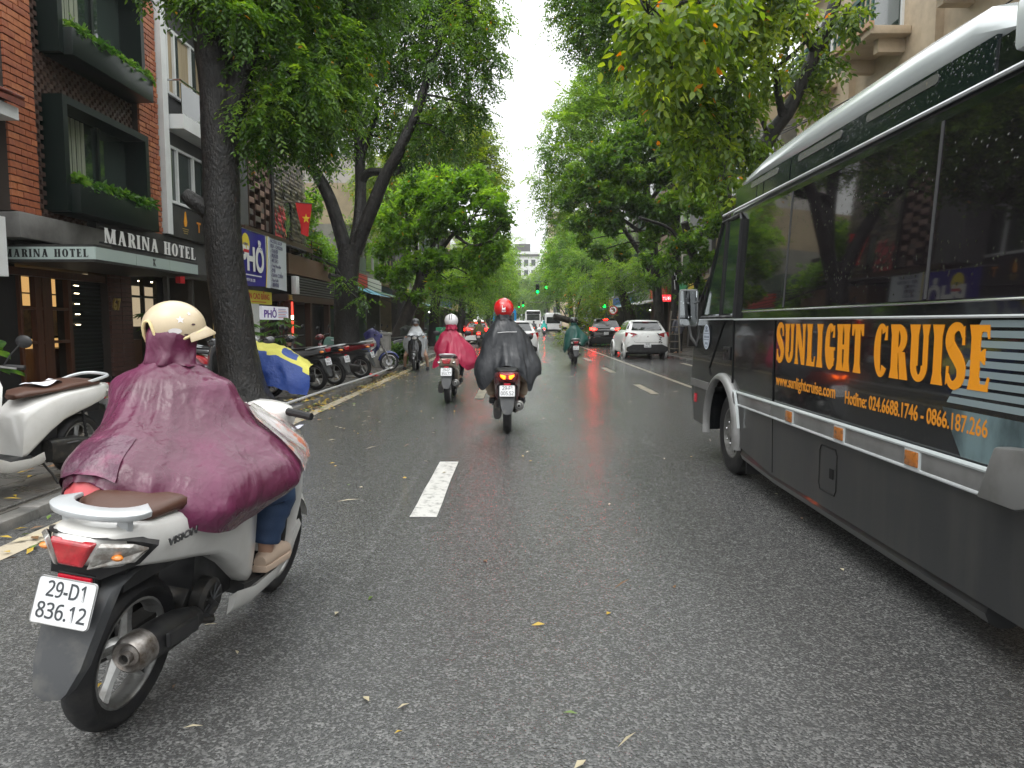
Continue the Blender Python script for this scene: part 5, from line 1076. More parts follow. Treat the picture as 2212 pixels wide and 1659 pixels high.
    # rear arch flare
    fl = MB(); rings = []
    for i in range(n + 1):
        a = PI * i / n; c, s_ = math.cos(a), math.sin(a); rings.append([(X + h, ry + r * c, .40 + r * s_ * 1.04) for r, h in rr])
    fl.loft(rings, True, True); fl.build('wheel_flare', bus_silver, root, True, smooth=50)
    b = MB().prism([(2.82, .70), (2.73, .92), (2.3, .96), (2.3, .80), (2.60, .70)], lambda q, d: (X + d, q[0], q[1]), -.075, .0); b.build('arch_guard', bus_silver, root, True, bevel=.012)
    # front corner pieces
    box_obj('bumper_band', (X - .008, 7.05, .725), (X + .02, 7.74, .80), bus_silver, root); b = MB().bx((X - .002, 7.03, .36), (X + .02, 7.60, .722)).build('bumper_side', bus_lower, root, True)
    box_obj('side_reflector', (X - .012, 7.50, .56), (X - .002, 7.57, .65), reflector_red, root)
    # cab door seams, handle, sticker
    gro = mat('panel_gap', (.002, .002, .002), .8)
    b = MB(); 
    for p in ([(6.30, 1.42), (6.30, .86), (6.27, .80)], [(6.55, 1.41), (6.62, 1.37), (7.05, .95), (7.0, .88)], [(5.30, 1.42), (5.30, .81)], [(5.28, .69), (5.25, .28)]): b.tube([(X + .001, y, z) for y, z in p], .0055, 4)
    b.build('door_seam', gro, root, True)
    hd = MB().bx((X - .012, 6.37, 1.06), (X + .004, 6.56, 1.18)).build('door_handle', black_plastic, root, True, bevel=.01); box_obj('grip', (X - .022, 6.40, 1.13), (X - .012, 6.54, 1.155), bus_black, hd)
    st = MB(); 
    stm = mat('sticker_white', (.55, .60, .66), .4); sti = mat('sticker_ink', (.10, .13, .18), .5)
    st.lathe([(0, 0), (1, 0)], (0, 0, 0), 'x', 32); st.xf(Matrix.Translation((X - .004, 7.16, 1.255)) @ Matrix.Diagonal((1, .125, .125, 1))); s1 = st.build('sticker', stm, root, True)
    rg = MB(); rings = [[(X - .0055, 7.16 + r * math.cos(2 * PI * k / 32), 1.255 + r * math.sin(2 * PI * k / 32)) for r in (.108, .101)] for k in range(33)]; rg.loft(rings, False, False); rg.build('sticker_ring', sti, s1, True, smooth=0)
    put_text('lettering', 'TOUR', .05, sti, s1, (X - .0055, 7.09, 1.30), (0, -1, 0), (0, 0, 1), ext=.0005) if False else None
    box_obj('sticker_line', (X - .0057, 7.06, 1.285), (X - .0047, 7.26, 1.291), sti, s1); box_obj('sticker_line', (X - .0057, 7.06, 1.225), (X - .0047, 7.26, 1.231), sti, s1)
    for dz, wv in ((1.315, .05), (1.340, .03), (1.255, .09), (1.19, .05)): 
        for k in range(4): box_obj('sticker_glyph', (X - .0057, 7.16 - wv + k * wv * .5, dz - .011), (X - .0047, 7.16 - wv + k * wv * .5 + wv * .3, dz + .011), sti, s1)
    hatch = MB()
    for p in ([(4.44, .60), (4.42, .635), (4.22, .635), (4.20, .60), (4.20, .39), (4.22, .355), (4.42, .355), (4.44, .39), (4.44, .60)],): hatch.tube([(X - .001, y, z) for y, z in p], .005, 4)
    ho = hatch.build('fuel_hatch', gro, root, True); box_obj('latch', (X - .006, 4.24, .45), (X - .001, 4.29, .51), gro, ho)
    # lettering
    put_serif('lettering', 'SUNLIGHT', .275, 1.30, orange_vinyl, root, (X + .0052, 5.25, 1.115), (0, -1, 0), (0, 0, 1), t=.225, th=.095, w=.52, gap=.08, f=.05, serif=0)
    put_serif('lettering', 'CRUISE', .275, .955, orange_vinyl, root, (X + .0052, 3.845, 1.115), (0, -1, 0), (0, 0, 1), t=.225, th=.095, w=.52, gap=.08, f=.05, serif=0)
    put_text('lettering', 'www.sunlightcruise.com', .09, orange_thin, root, (X + .0052, 5.25, .915), (0, -1, 0), (0, 0, 1), ext=.001, bold=.0012, fit=.975, hfit=.105)
    put_text('lettering', 'Hotline: 024.6688.1746 - 0866.187.266', .09, orange_thin, root, (X + .0052, 4.145, .925), (0, -1, 0), (0, 0, 1), ext=.001, bold=.0012, fit=1.26, hfit=.078)
    # printed stripes and picture at the rear
    pic1 = mat('print_sea', (.13, .19, .20), .3, coat=.3, var=((.03, .045, .05), 2.5, .40, .62, (1, 1.2, .5))); pic2 = mat('print_stripe', (.20, .25, .26), .3, coat=.3)
    MB().prism([(3.20, 1.02), (3.05, .82), (2.6, .82), (LEN0, .82), (LEN0, 1.02)], lambda q, d: (X + d, q[0], q[1]), .0048, .012).build('print', pic1, root, True, smooth=0)
    for k in range(9):
        z = 1.045 + k * .042; y0 = 3.17 - .030 * k + (.05 if k == 8 else 0); MB().prism([(y0, z), (y0 - .02, z + .028), (LEN0, z + .028), (LEN0, z)], lambda q, d: (X + d, q[0], q[1]), .0042, .012).build('stripe', pic2, root, True, smooth=0)
    # wheels
    for wy, nm in ((fy - .02, 'front_wheel'), (ry, 'rear_wheel')):
        for sx, wx in ((-1, X + .17), (1, XR - .17)):
            w = MB().lathe([(.235, .09), (.30, .10), (.352, .095), (.374, .075), (.38, .03), (.38, -.03), (.374, -.075), (.352, -.095), (.30, -.10), (.235, -.09)], (wx, wy, .38), 'x', 40).build(nm, rubber, root, True, smooth=40)
            rim = MB(); f = sx * .09; rim.lathe([(.24, f), (.222, f), (.215, f * .55), (.20, f * .45), (.145, f * .62), (.12, f * .80), (.075, f * .82), (.07, f * 1.22), (.05, f * 1.30), (0, f * 1.30)], (wx, wy, .38), 'x', 32)
            rm = rim.build('rim', mat('steel_rim', (.21, .21, .20), .45, .5, var=((.09, .085, .08), 12, .4, .7)), w, True, smooth=40)
            for k in range(6): a = 2 * PI * k / 6 + .3; MB().lathe([(.017, 0), (.017, f * .25), (.011, f * .42), (0, f * .42)], (wx + f * .80, wy + .098 * math.cos(a), .38 + .098 * math.sin(a)), 'x', 8).build('wheel_nut', chrome, rm, True)
            for k in range(8):
                a = 2 * PI * k / 8; hb = MB(); hb.lathe([(0, 0), (.019, 0)], (wx + f * .595, wy + .172 * math.cos(a), .38 + .172 * math.sin(a)), 'x', 8); hb.build('vent_hole', gro, rm, True)
    box_obj('mudflap', (X + .06, 6.02, .10), (X + .32, 6.04, .46), rubber, root); box_obj('underbody', (X + .25, .3, .22), (XR - .25, 7.4, .5), gro, root)
    # front mirror on its bent arm
    MB().tube([(X + .10, 7.46, 1.06), (X + .03, 7.56, 1.12), (X - .035, 7.66, 1.24), (X - .05, 7.70, 1.36)], .018, 8).build('mirror_arm', black_plastic, root, True)
    mo = Vector((X - .05, 7.72, 1.555)); mm = MB(); pts = []
    for cx, cz in ((.07, .165), (-.07, .165), (-.07, -.165), (.07, -.165)):
        for k in range(5): a = {(.07, .165): 0, (-.07, .165): 90, (-.07, -.165): 180, (.07, -.165): 270}[(cx, cz)] + 22.5 * k; pts.append((cx + .03 * math.cos(R(a)), cz + .03 * math.sin(R(a))))
    rings = [[mo + Vector((p[0] * k, d, p[1] * k)) for p in pts] for k, d in ((.93, .0), (1, .0), (1.03, .02), (.98, .06), (.7, .09))]
    mm.loft(rings, True, True); mr_ = mm.build('mirror_housing', mat('mirror_grey', (.16, .165, .165), .4), root, True, smooth=50)
    MB().prism([(p[0] * .92, p[1] * .95) for p in pts], lambda q, d: (mo.x + q[0], mo.y + d, mo.z + q[1]), -.004, .0).build('mirror_glass', droplets('', mat('wet_mirror', (.60, .64, .66), .03, 1.0), 70, .0022, .16, (1, 1, .5)), mr_, True, smooth=0)
    MB().tube([(X + .05, 7.30, 1.86), (X + .00, 7.45, 1.62), (X - .02, 7.62, 1.60)], .010, 6).build('mirror_stay', black_plastic, root, True)
    MB().tube([(X + .2, 7.10, 2.10), (X + .14, 7.28, 1.8), (X + .12, 7.36, 1.68)], .006, 5).build('aerial', chrome, root, True)
    return root
build_bus()
plate_ink = mat('plate_ink', (.045, .05, .055), .5)
# ------------------------------------------------------------------ scooters; local axes: +Y ahead, ground under the rear axle at the origin
seat_brown = mat('seat_brown', (.075, .034, .022), .42, bump=(60, .001, 3)); seat_black = mat('seat_black', (.012, .012, .012), .4, bump=(60, .001, 3))
def wheel(root, name, y, r, w, rimr, spokes=5, rim_m=None, steer=0., detail=1, spoke_wire=False):
    n = 36 if detail else 22
    t = MB().lathe([(rimr, w * .33), (rimr + .02, w * .46), (r - .035, w * .5), (r - .012, w * .38), (r, w * .12), (r, -w * .12), (r - .012, -w * .38), (r - .035, -w * .5), (rimr + .02, -w * .46), (rimr, -w * .33)], (0, 0, 0), 'x', n)
    M = Matrix.Translation((0, y, r)) @ Matrix.Rotation(steer, 4, 'Z'); t.xf(M)
    o = t.build(name, rubber, root, smooth=40); m = rim_m or alloy
    rb = MB().lathe([(rimr + .004, w * .34), (rimr - .006, w * .36), (rimr - .016, w * .26), (rimr - .022, 0), (rimr - .016, -w * .26), (rimr - .006, -w * .36), (rimr + .004, -w * .34)], (0, 0, 0), 'x', n)
    if spoke_wire:
        for k in range(20): a = 2 * PI * k / 20; rb.tube([(.02 * (1 if k % 2 else -1), .03 * math.cos(a + .3), .03 * math.sin(a + .3)), (0, rimr * .96 * math.cos(a), rimr * .96 * math.sin(a))], .002, 3)
    else:
        for k in range(spokes):
            a = 2 * PI * k / spokes; c, s = math.cos(a), math.sin(a); c2, s2 = math.cos(a + .28), math.sin(a + .28)
            P = [Vector((0, .03 * c, .03 * s)), Vector((0, .55 * rimr * c2, .55 * rimr * s2)), Vector((0, .97 * rimr * math.cos(a + .35), .97 * rimr * math.sin(a + .35)))]
            rb.tube(P, [.030, .020, .026], 6, flat=.5)
    rb.lathe([(0, .05), (.032, .05), (.042, .03), (.042, -.03), (.032, -.05), (0, -.05)], (0, 0, 0), 'x', 14)
    if not detail or name == 'front_wheel': rb.lathe([(.045, .035), (.09, .037), (.09, .033), (.045, .031)], (0, 0, 0), 'x', 20)
    rb.xf(M); rb.build('rim', m, o, smooth=40); return o
def sect(w, zb, zt, y, e=.55, lean=0.):
    """rounded body section"""
    h = (zt - zb); pts = []
    for k in range(16):
        a = 2 * PI * k / 16; c, s = math.cos(a), math.sin(a)
        pts.append((w * math.copysign(abs(c) ** e, c), y + lean * (s * .5 + .5), zb + h * (.5 + .5 * math.copysign(abs(s) ** e, s))))
    return pts
def plate(root, l1, l2, c, tilt, w=.19, h=.14, lean=0., detail=True):
    M = Matrix.Translation(c) @ Matrix.Rotation(tilt, 4, 'X')
    pts = []
    for cx, cz, a0 in ((w / 2 - .012, h / 2 - .012, 0), (-w / 2 + .012, h / 2 - .012, 90), (-w / 2 + .012, -h / 2 + .012, 180), (w / 2 - .012, -h / 2 + .012, 270)):
        for k in range(4): a = R(a0 + 30 * k); pts.append((cx + .012 * math.cos(a), cz + .012 * math.sin(a)))
    p = MB().prism(pts, lambda q, d: (q[0], d, q[1]), 0, .004).xf(M).build('licence_plate', plate_white, root, smooth=0)
    fr = MB(); fr.tube([(q[0] * .985, -.0015, q[1] * .98) for q in pts + pts[:1]], .0016, 4).xf(M); fr.build('plate_rim', alloy, p)
    for tx, z, ww, hh in ((l1, .011, .122, .048), (l2, -.053, .158, .048)):
        me = text_mesh(''.join(chr(0x1D7E2 + int(q)) if q.isdigit() else (chr(0x1D5A0 + ord(q) - 65) if q.isalpha() else q) for q in tx), .06, ext=.0006, bold=.0006); xs = [v.co.x for v in me.vertices]; ys = [v.co.y for v in me.vertices]
        if not xs: continue
        k = w / .19; me.transform(Matrix.Translation((-(min(xs) + max(xs)) / 2, -min(ys), 0))); me.transform(Matrix.Diagonal((ww * k / (max(xs) - min(xs)), hh * k / (max(ys) - min(ys)), 1, 1)))
        me.transform(M @ frame_mat((0, -.0012, z * k), (1, 0, 0), (0, 0, 1))); me.materials.append(plate_ink); link('plate_lettering', me, p)
    return p
def make_scooter(label, body, loc, rz, seat=seat_black, l1='29-K1', l2='254.18', lean=0., lit=None, rail='bar', detail=1, steer=0., name='scooter', under=None, group=None, style='step', spoke_wire=False, rim_m=None, z0=0., muff='side', emblem=None, hbw=.30, mirrors=True, stand=True):
    root = thing(name, label, 'scooter', (loc[0], loc[1], z0), group=group, rot=(0, lean, rz)); ROOTM[root] = Matrix.LocRotScale(Vector((loc[0], loc[1], z0)), root.rotation_euler, None)
    RR, RF, WB = .262, .258, 1.25
    wheel(root, 'rear_wheel', 0, RR, .105, .188, 5, rim_m, 0, detail, spoke_wire); wheel(root, 'front_wheel', WB, RF, .09, .186, 5, rim_m, steer, detail, spoke_wire)
    under = under or black_plastic
    step = style == 'step'
    # rear bodywork: two flanks and a tail, arched over the wheel
    st = [(.045, .70, .755, -.30), (.105, .660, .785, -.25), (.142, .630, .79, -.14), (.160, .595, .785, .0), (.172, .560, .775, .16), (.176, .515, .765, .32), (.172, .43, .74, .46), (.162, .34, .71, .57), (.148, .27, .66, .655), (.130, .25, .60, .70)]
    if not step: st = [(.04, .76, .80, -.34), (.075, .73, .82, -.26), (.095, .70, .815, -.1), (.105, .66, .80, .1), (.11, .61, .785, .3), (.105, .54, .76, .5), (.085, .46, .70, .65), (.06, .42, .60, .75)]
    rings = [sect(w, a, c, y, .42) for w, a, c, y in st]
    MB().loft(rings, True, True).build('side_panels', body, root, smooth=60)
    # dark belly under the flanks and inside the wheel arch
    b = MB().bx((-.085, -.16, .55), (.085, .60, .66)); b.bx((-.07, .30, .26), (.07, .62, .60)); b.build('inner_frame', black_plastic, root, smooth=0)
    # seat
    ss = [(.08, .775, .80, -.16), (.135, .775, .825, -.10), (.150, .77, .835, .05), (.150, .765, .825, .22), (.145, .76, .80, .36), (.135, .75, .795, .50), (.105, .735, .79, .62), (.05, .72, .76, .69)]
    if not step: ss = [(.07, .80, .83, -.14), (.11, .80, .845, -.08), (.12, .79, .845, .1), (.125, .78, .82, .3), (.12, .76, .81, .45), (.09, .74, .80, .58), (.04, .74, .77, .66)]
    MB().loft([sect(w, a, c, y, .6) for w, a, c, y in ss], True, True).build('seat', seat, root, smooth=60)
    # grab rail
    if rail == 'flat':
        g = MB(); n = 14; rings = []
        for i in range(n + 1):
            a = PI * (i / n); x, y = .160 * math.cos(a), -.16 - .125 * math.sin(a) ** .8; rings.append([(x * 1.0, y, .834), (x * .70, y * .86 + .025, .842), (x * .69, y * .86 + .03, .826), (x * .97, y + .004, .812)])
        g.loft(rings, True, True); gr = g.build('grab_rail', silver_plastic, root, smooth=50, bevel=.004)
        for x in (-.10, .10): MB().tube([(x, -.20, .825), (x * .9, -.19, .775)], [.022, .028], 8, flat=.7).build('rail_foot', silver_plastic, gr)
    elif rail == 'bar':
        MB().tube(catmull([(.115, .10, .80), (.135, -.08, .835), (.11, -.22, .855), (0, -.26, .86), (-.11, -.22, .855), (-.135, -.08, .835), (-.115, .10, .80)], 3), .014, 7).build('grab_rail', silver_plastic if rail else dark_metal, root)
    elif rail == 'rack':
        g = MB()
        for x in (-.10, -.035, .035, .10): g.tube([(x, -.02, .855), (x, -.32, .89)], .009, 6)
        g.tube([(-.10, -.32, .89), (.10, -.32, .89)], .009, 6); g.tube([(-.11, -.04, .86), (.11, -.04, .86)], .009, 6); g.build('luggage_rack', silver_plastic, root)
    # tail lamp cluster
    if detail == 2:
        cl = MB(); cl.loft([[(x * k, y, z) for x, y, z in ((-.172, -.13, .715), (-.155, -.20, .745), (-.09, -.285, .765), (.09, -.285, .765), (.155, -.20, .745), (.172, -.13, .715), (.150, -.19, .668), (.08, -.275, .635), (-.08, -.275, .635), (-.150, -.19, .668))] for k in (1, .7)][:1] + [[(x * .6, y + .12, z) for x, y, z in ((-.172, -.13, .715), (-.155, -.20, .745), (-.09, -.285, .765), (.09, -.285, .765), (.155, -.20, .745), (.172, -.13, .715), (.150, -.19, .668), (.08, -.275, .635), (-.08, -.275, .635), (-.150, -.19, .668))]], True, True)
        clo = cl.build('lamp_housing', black_plastic, root, smooth=30)
        rl = MB().loft([[(-.078, -.290, .758), (.078, -.290, .758), (.040, -.298, .672), (-.040, -.298, .672)], [(-.066, -.310, .749), (.066, -.310, .749), (.034, -.310, .680), (-.034, -.310, .680)]], True, True); rl.build('tail_light', red_lens, clo, smooth=0, bevel=.006)
        for sx in (-1, 1):
            il = MB(); A = [(.084, -.290, .758), (.148, -.222, .745), (.168, -.165, .718), (.146, -.205, .676), (.046, -.290, .664)]; B_ = [(.086, -.308, .748), (.150, -.242, .737), (.168, -.190, .716), (.142, -.228, .684), (.052, -.304, .672)]
            il.loft([[(sx * x, y, z) for x, y, z in A], [(sx * x, y, z) for x, y, z in B_]], True, True); ilo = il.build('indicator', clear_lens, clo, smooth=0, bevel=.004)
            MB().ell((sx * .118, -.258, .706), (.020, .014, .011), 10, 6).build('amber_bulb', amber_lens, ilo)
        MB().bx((-.062, -.272, .592), (.062, -.235, .640)).build('reflector_case', black_plastic, root, bevel=.005); MB().bx((-.055, -.280, .598), (.055, -.270, .634)).build('reflector', reflector_red, root, bevel=.003)
    else:
        tl = MB().loft([[(-.095, -.27, .80 - .02), (.095, -.27, .78), (.06, -.29, .70), (-.06, -.29, .70)], [(-.075, -.315, .768), (.075, -.315, .768), (.045, -.315, .705), (-.045, -.315, .705)]], True, True).build('tail_light', lit if lit in (red_lens_lit,) else red_lens, root, smooth=0, bevel=.006)
        if not step: tl.location = (0, -.03, .05)
        for sx in (-1, 1):
            if lit is amber_lit: MB().loft([[(sx * .018, -.313, .752), (sx * .085, -.29, .768), (sx * .088, -.285, .742), (sx * .045, -.30, .700), (sx * .022, -.313, .71)], [(sx * .022, -.325, .747), (sx * .075, -.318, .760), (sx * .076, -.316, .742), (sx * .045, -.318, .708), (sx * .026, -.325, .715)]], True, True).build('indicator', amber_lit, root, smooth=0, bevel=.004)
            else: MB().ell((sx * (.125 if step else .11), -.235 if step else -.25, .72 if step else .76), (.035, .05, .024), 10, 6).build('indicator', clear_lens if step else amber_lens, root)
        MB().bx((-.04, -.30, .63), (.04, -.285, .655)).build('reflector', reflector_red, root, bevel=.003)
    # rear mudguard and plate
    mg = MB(); rings = []
    for y, z, w in ((-.06, .61, .10), (-.17, .61, .105), (-.235, .59, .105), (-.275, .51, .100), (-.300, .44, .092), (-.325, .37, .085), (-.350, .300, .060), (-.355, .282, .045)): rings.append([(-w, y + .035, z), (-w * .9, y, z), (0, y - .012, z - .004), (w * .9, y, z), (w, y + .035, z), (w * .8, y + .028, z + .004), (0, y + .006, z + .006), (-w * .8, y + .028, z + .004)])
    mg.loft(rings, True, True); mg.build('rear_mudguard', under if under is not black_plastic else grey_plastic, root, smooth=50)
    plate(root, l1, l2, (0, -.318, .565), R(-14), detail=detail)
    # hugger, engine, gearbox, exhaust, shocks
    en = MB(); en.loft([sect(.045, .18, .33, -.05, .7), sect(.055, .16, .36, .12, .7), sect(.055, .17, .38, .32, .7), sect(.05, .20, .38, .46, .7)], True, True); en.xf(Matrix.Translation((-.125, 0, 0))); en.build('transmission_case', dark_metal, root, smooth=50)
    e2 = MB(); e2.tube([(-.06, .36, .30), (.06, .36, .30)], .10, 16); e2.tube([(0, .38, .33), (0, .60, .40)], [.07, .06], 12); e2.bx((-.05, .02, .24), (.02, .30, .34)); e2.build('engine', dark_metal, root, smooth=40, bevel=.004)
    fc = MB().lathe([(.085, 0), (.085, .04), (.07, .055), (.05, .05), (0, .05)], (.07, .37, .32), 'x', 22).build('fan_cover', dark_metal, root, smooth=40)
    if detail:
        for k in range(9): a = 2 * PI * k / 9; MB().tube([(.124, .37, .32), (.124, .37 + .066 * math.cos(a), .32 + .066 * math.sin(a))], .004, 4).build('fan_rib', grey_plastic, fc)
    mx_ = .125; mu = MB(); P = [(mx_, -.16, .345), (mx_, -.13, .345), (mx_ - .002, .0, .335), (mx_ - .01, .14, .315), (mx_ - .02, .26, .29)]
    if muff == 'big': P = [(mx_ + .02, -.20, .37), (mx_ + .02, -.17, .37), (mx_ + .02, -.05, .36), (mx_ + .01, .12, .335), (mx_ - .01, .26, .30)]
    mu.tube(P, [.050, .060, .065, .061, .044], 18, flat=.95); mo = mu.build('muffler', black_plastic if muff == 'side' else dark_metal, root, smooth=50)
    y0, z0_ = P[0][1], P[0][2]; MB().lathe([(.0, 0), (.016, 0), (.016, -.020), (.021, -.020), (.021, .004), (.034, .008), (.048, -.004), (.058, .006), (.063, .028), (.063, .075)], (P[0][0], y0 - .012, z0_), 'y', 22).build('muffler_end', muffler_steel if muff == 'side' else alloy, mo, smooth=50)
    MB().lathe([(0, -.004), (.015, -.004)], (P[0][0], y0 - .015, z0_), 'y', 12).build('tailpipe', interior_dark, mo)
    MB().tube([(mx_ - .02, .26, .28), (.11, .40, .22), (.05, .48, .24), (.02, .52, .32)], .016, 8).build('exhaust_pipe', dark_metal, root)
    sh = MB().loft([[(mx_ + .058, -.06, .385), (mx_ + .066, -.06, .33), (mx_ + .056, .16, .30), (mx_ + .05, .16, .36)], [(mx_ + .070, -.05, .38), (mx_ + .077, -.05, .335), (mx_ + .066, .15, .305), (mx_ + .06, .15, .355)]], True, True); sh.build('heat_shield', black_plastic if muff == 'side' else alloy, mo, smooth=0, bevel=.004)
    for sx in ((-1,) if detail == 2 else (-1, 1)):
        sp = MB(); n = 50; sp.tube([(sx * .105 + .013 * math.cos(i * .9), .01 + .05 * i / n + .013 * math.sin(i * .9), .34 + .24 * i / n) for i in range(n)], .005, 4); sp.tube([(sx * .105, .0, .29), (sx * .105, .07, .61)], .011, 6); sp.build('rear_shock', black_plastic, root)
    if step:
        # footboard, its side skirts, leg shield
        fb = MB().loft([sect(.135, .24, .295, .62, .3), sect(.150, .235, .285, .78, .3), sect(.155, .235, .285, .95, .3), sect(.14, .25, .31, 1.04, .3)], True, True).build('footboard', black_plastic, root, smooth=40)
        for sx in (-1, 1):
            MB().loft([[(sx * .125, .50, .20), (sx * .150, .50, .235), (sx * .152, .52, .30), (sx * .12, .52, .27)], [(sx * .14, .66, .185), (sx * .165, .66, .22), (sx * .167, .66, .275), (sx * .13, .66, .255)], [(sx * .145, .86, .195), (sx * .172, .86, .235), (sx * .172, .86, .285), (sx * .14, .86, .27)], [(sx * .14, 1.00, .24), (sx * .168, 1.02, .29), (sx * .168, 1.0, .345), (sx * .13, 1.0, .31)], [(sx * .15, 1.04, .40), (sx * .19, 1.07, .44), (sx * .19, 1.03, .48), (sx * .15, 1.02, .44)]], True, True).build('side_skirt', body, root, smooth=40)
        ls = MB(); rings = []
        for z, y, w in ((.30, 1.055, .135), (.42, 1.05, .175), (.58, 1.035, .20), (.74, 1.01, .205), (.86, .985, .185), (.93, .97, .13)):
            rings.append([(-w, y - .03, z), (-w * .75, y + .045, z), (-w * .3, y + .085, z), (w * .3, y + .085, z), (w * .75, y + .045, z), (w, y - .03, z), (w * .85, y - .045, z), (w * .4, y - .02, z), (-w * .4, y - .02, z), (-w * .85, y - .045, z)])
        ls.loft(rings, True, True); ls.build('leg_shield', body, root, smooth=50)
        MB().loft([sect(.11, .32, .40, 1.0, .4), sect(.125, .84, .86, .945, .4)], True, True).build('inner_shield', black_plastic, root, smooth=40) if False else box_obj('inner_shield', (-.15, .975, .34), (.15, .995, .82), black_plastic, root, False, bevel=.01)
        nose = MB().loft([sect(.11, .38, .62, 1.10, .7), sect(.07, .40, .56, 1.16, .7)], True, True).build('nose_panel', body, root, smooth=60)
    else:
        # underbone: sloping backbone and leg shields
        MB().tube([(0, .62, .50), (0, .78, .50), (0, .95, .62), (0, 1.02, .82)], [.07, .055, .06, .05], 10).build('backbone', body, root)
        for sx in (-1, 1): MB().loft([[(sx * .05, .80, .36), (sx * .16, .84, .38), (sx * .17, .96, .66), (sx * .06, .99, .76)], [(sx * .05, .815, .36), (sx * .165, .86, .38), (sx * .18, .985, .66), (sx * .06, 1.01, .76)]], True, True).build('leg_shield', body, root, smooth=0, bevel=.006)
        MB().tube([(-.14, .66, .27), (.14, .66, .27)], .016, 7).build('foot_peg', rubber, root)
        MB().loft([sect(.055, .22, .42, .38, .6), sect(.075, .20, .40, .52, .6), sect(.06, .24, .36, .70, .6)], True, True).build('crankcase', alloy, root, smooth=50)
        MB().bx((-.10, .02, .235), (-.075, .44, .31)).build('chain_case', black_plastic, root, bevel=.015)
    # fork, fender, headset
    fk = MB()
    Ms = Matrix.Translation((0, WB - .0, RF)) @ Matrix.Rotation(steer, 4, 'Z') @ Matrix.Translation((0, -WB, -RF))
    for sx in (-1, 1): fk.tube([(sx * .068, WB, RF), (sx * .068, WB - .07, RF + .22), (sx * .06, WB - .13, RF + .36)], [.022, .024, .018], 8)
    fk.tube([(-.07, WB - .11, .55), (.07, WB - .11, .55)], .022, 8); fk.tube([(0, WB - .11, .53), (0, .95, 1.0)], .026, 8); fk.xf(Ms); fk.build('front_fork', alloy if not step else dark_metal, root)
    fd = MB(); rings = []
    for i in range(11):
        a = R(20 + 150 * i / 10); r = RF + .03; y, z = WB + r * math.cos(a), RF + r * math.sin(a); w = .062
        rings.append([(-w, y - .03 * math.cos(a), z - .04 * math.sin(a)), (-w * .7, y, z), (0, y + .012 * math.cos(a), z + .012 * math.sin(a)), (w * .7, y, z), (w, y - .03 * math.cos(a), z - .04 * math.sin(a)), (0, y - .012 * math.cos(a), z - .012 * math.sin(a))])
    fd.loft(rings, True, True); fd.xf(Ms); fd.build('front_fender', body, root, smooth=50)
    hb = MB().loft([sect(.05, .93, 1.0, .90, .7), sect(.115, .90, 1.035, .96, .7), sect(.12, .89, 1.04, 1.02, .7), sect(.08, .90, 1.0, 1.09, .7)], True, True).build('headset', body, root, smooth=60)
    MB().loft([sect(.085, .905, .99, 1.075, .8), sect(.06, .915, .975, 1.105, .8)], True, True).build('headlight', clear_lens, hb, smooth=50)
    hd = MB()
    for sx in (-1, 1): hd.tube([(sx * .05, .98, .99), (sx * .20, .94, 1.01), (sx * hbw, .90, 1.01)], [.014, .013, .013], 7)
    ho = hd.build('handlebar', dark_metal, root)
    for sx in (-1, 1):
        MB().tube([(sx * (hbw - .12), .935, 1.01), (sx * (hbw + .01), .897, 1.01)], .018, 8).build('grip', rubber, ho); MB().tube([(sx * (hbw - .13), .975, 1.01), (sx * (hbw - .01), .95, 1.005)], .007, 5).build('brake_lever', alloy, ho)
        if not mirrors: continue
        mi = MB().tube([(sx * .18, .95, 1.01), (sx * .22, .93, 1.10), (sx * .27, .90, 1.18)], .006, 5).build('mirror_stem', black_plastic, root)
        MB().ell((sx * .29, .89, 1.20), (.07, .018, .048), 12, 8).build('mirror', black_plastic, mi)
    for sx in (-1, 1): MB().tube([(sx * .12, .34, .33), (sx * .17, .30, .335), (sx * .19, .20, .34)], .014, 6, flat=.6).build('foot_peg', black_plastic, root)
    if stand: MB().tube([(-.10, .50, .22), (-.16, .44, .10), (-.20, .42, .02)], .010, 6).build('side_stand', dark_metal, root)
    if emblem:
        o = put_text('emblem', emblem, .045, mat('emblem_steel', (.10, .10, .10), .3, .6), root, (.1765, -.085, .694), (.045, 1, 0), (0.04, 0, 1), world=False, ext=.002, bold=.0014, fit=.165, hfit=.028); o.data.transform(Matrix.Translation((.0, 0, 0)))
    return root
scooter_white = mat('scooter_white', (.66, .65, .62), .2, coat=.6, var=((.55, .53, .49), 4, .5, .8))
paints = {k: mat('scooter_' + k, c, .22, coat=.7) for k, c in dict(champagne=(.30, .24, .18), maroon=(.11, .008, .012), red=(.45, .015, .02), black=(.014, .014, .016), silver=(.42, .43, .44), navy=(.02, .03, .12), grey=(.12, .12, .125), bronze=(.14, .085, .06)).items()}
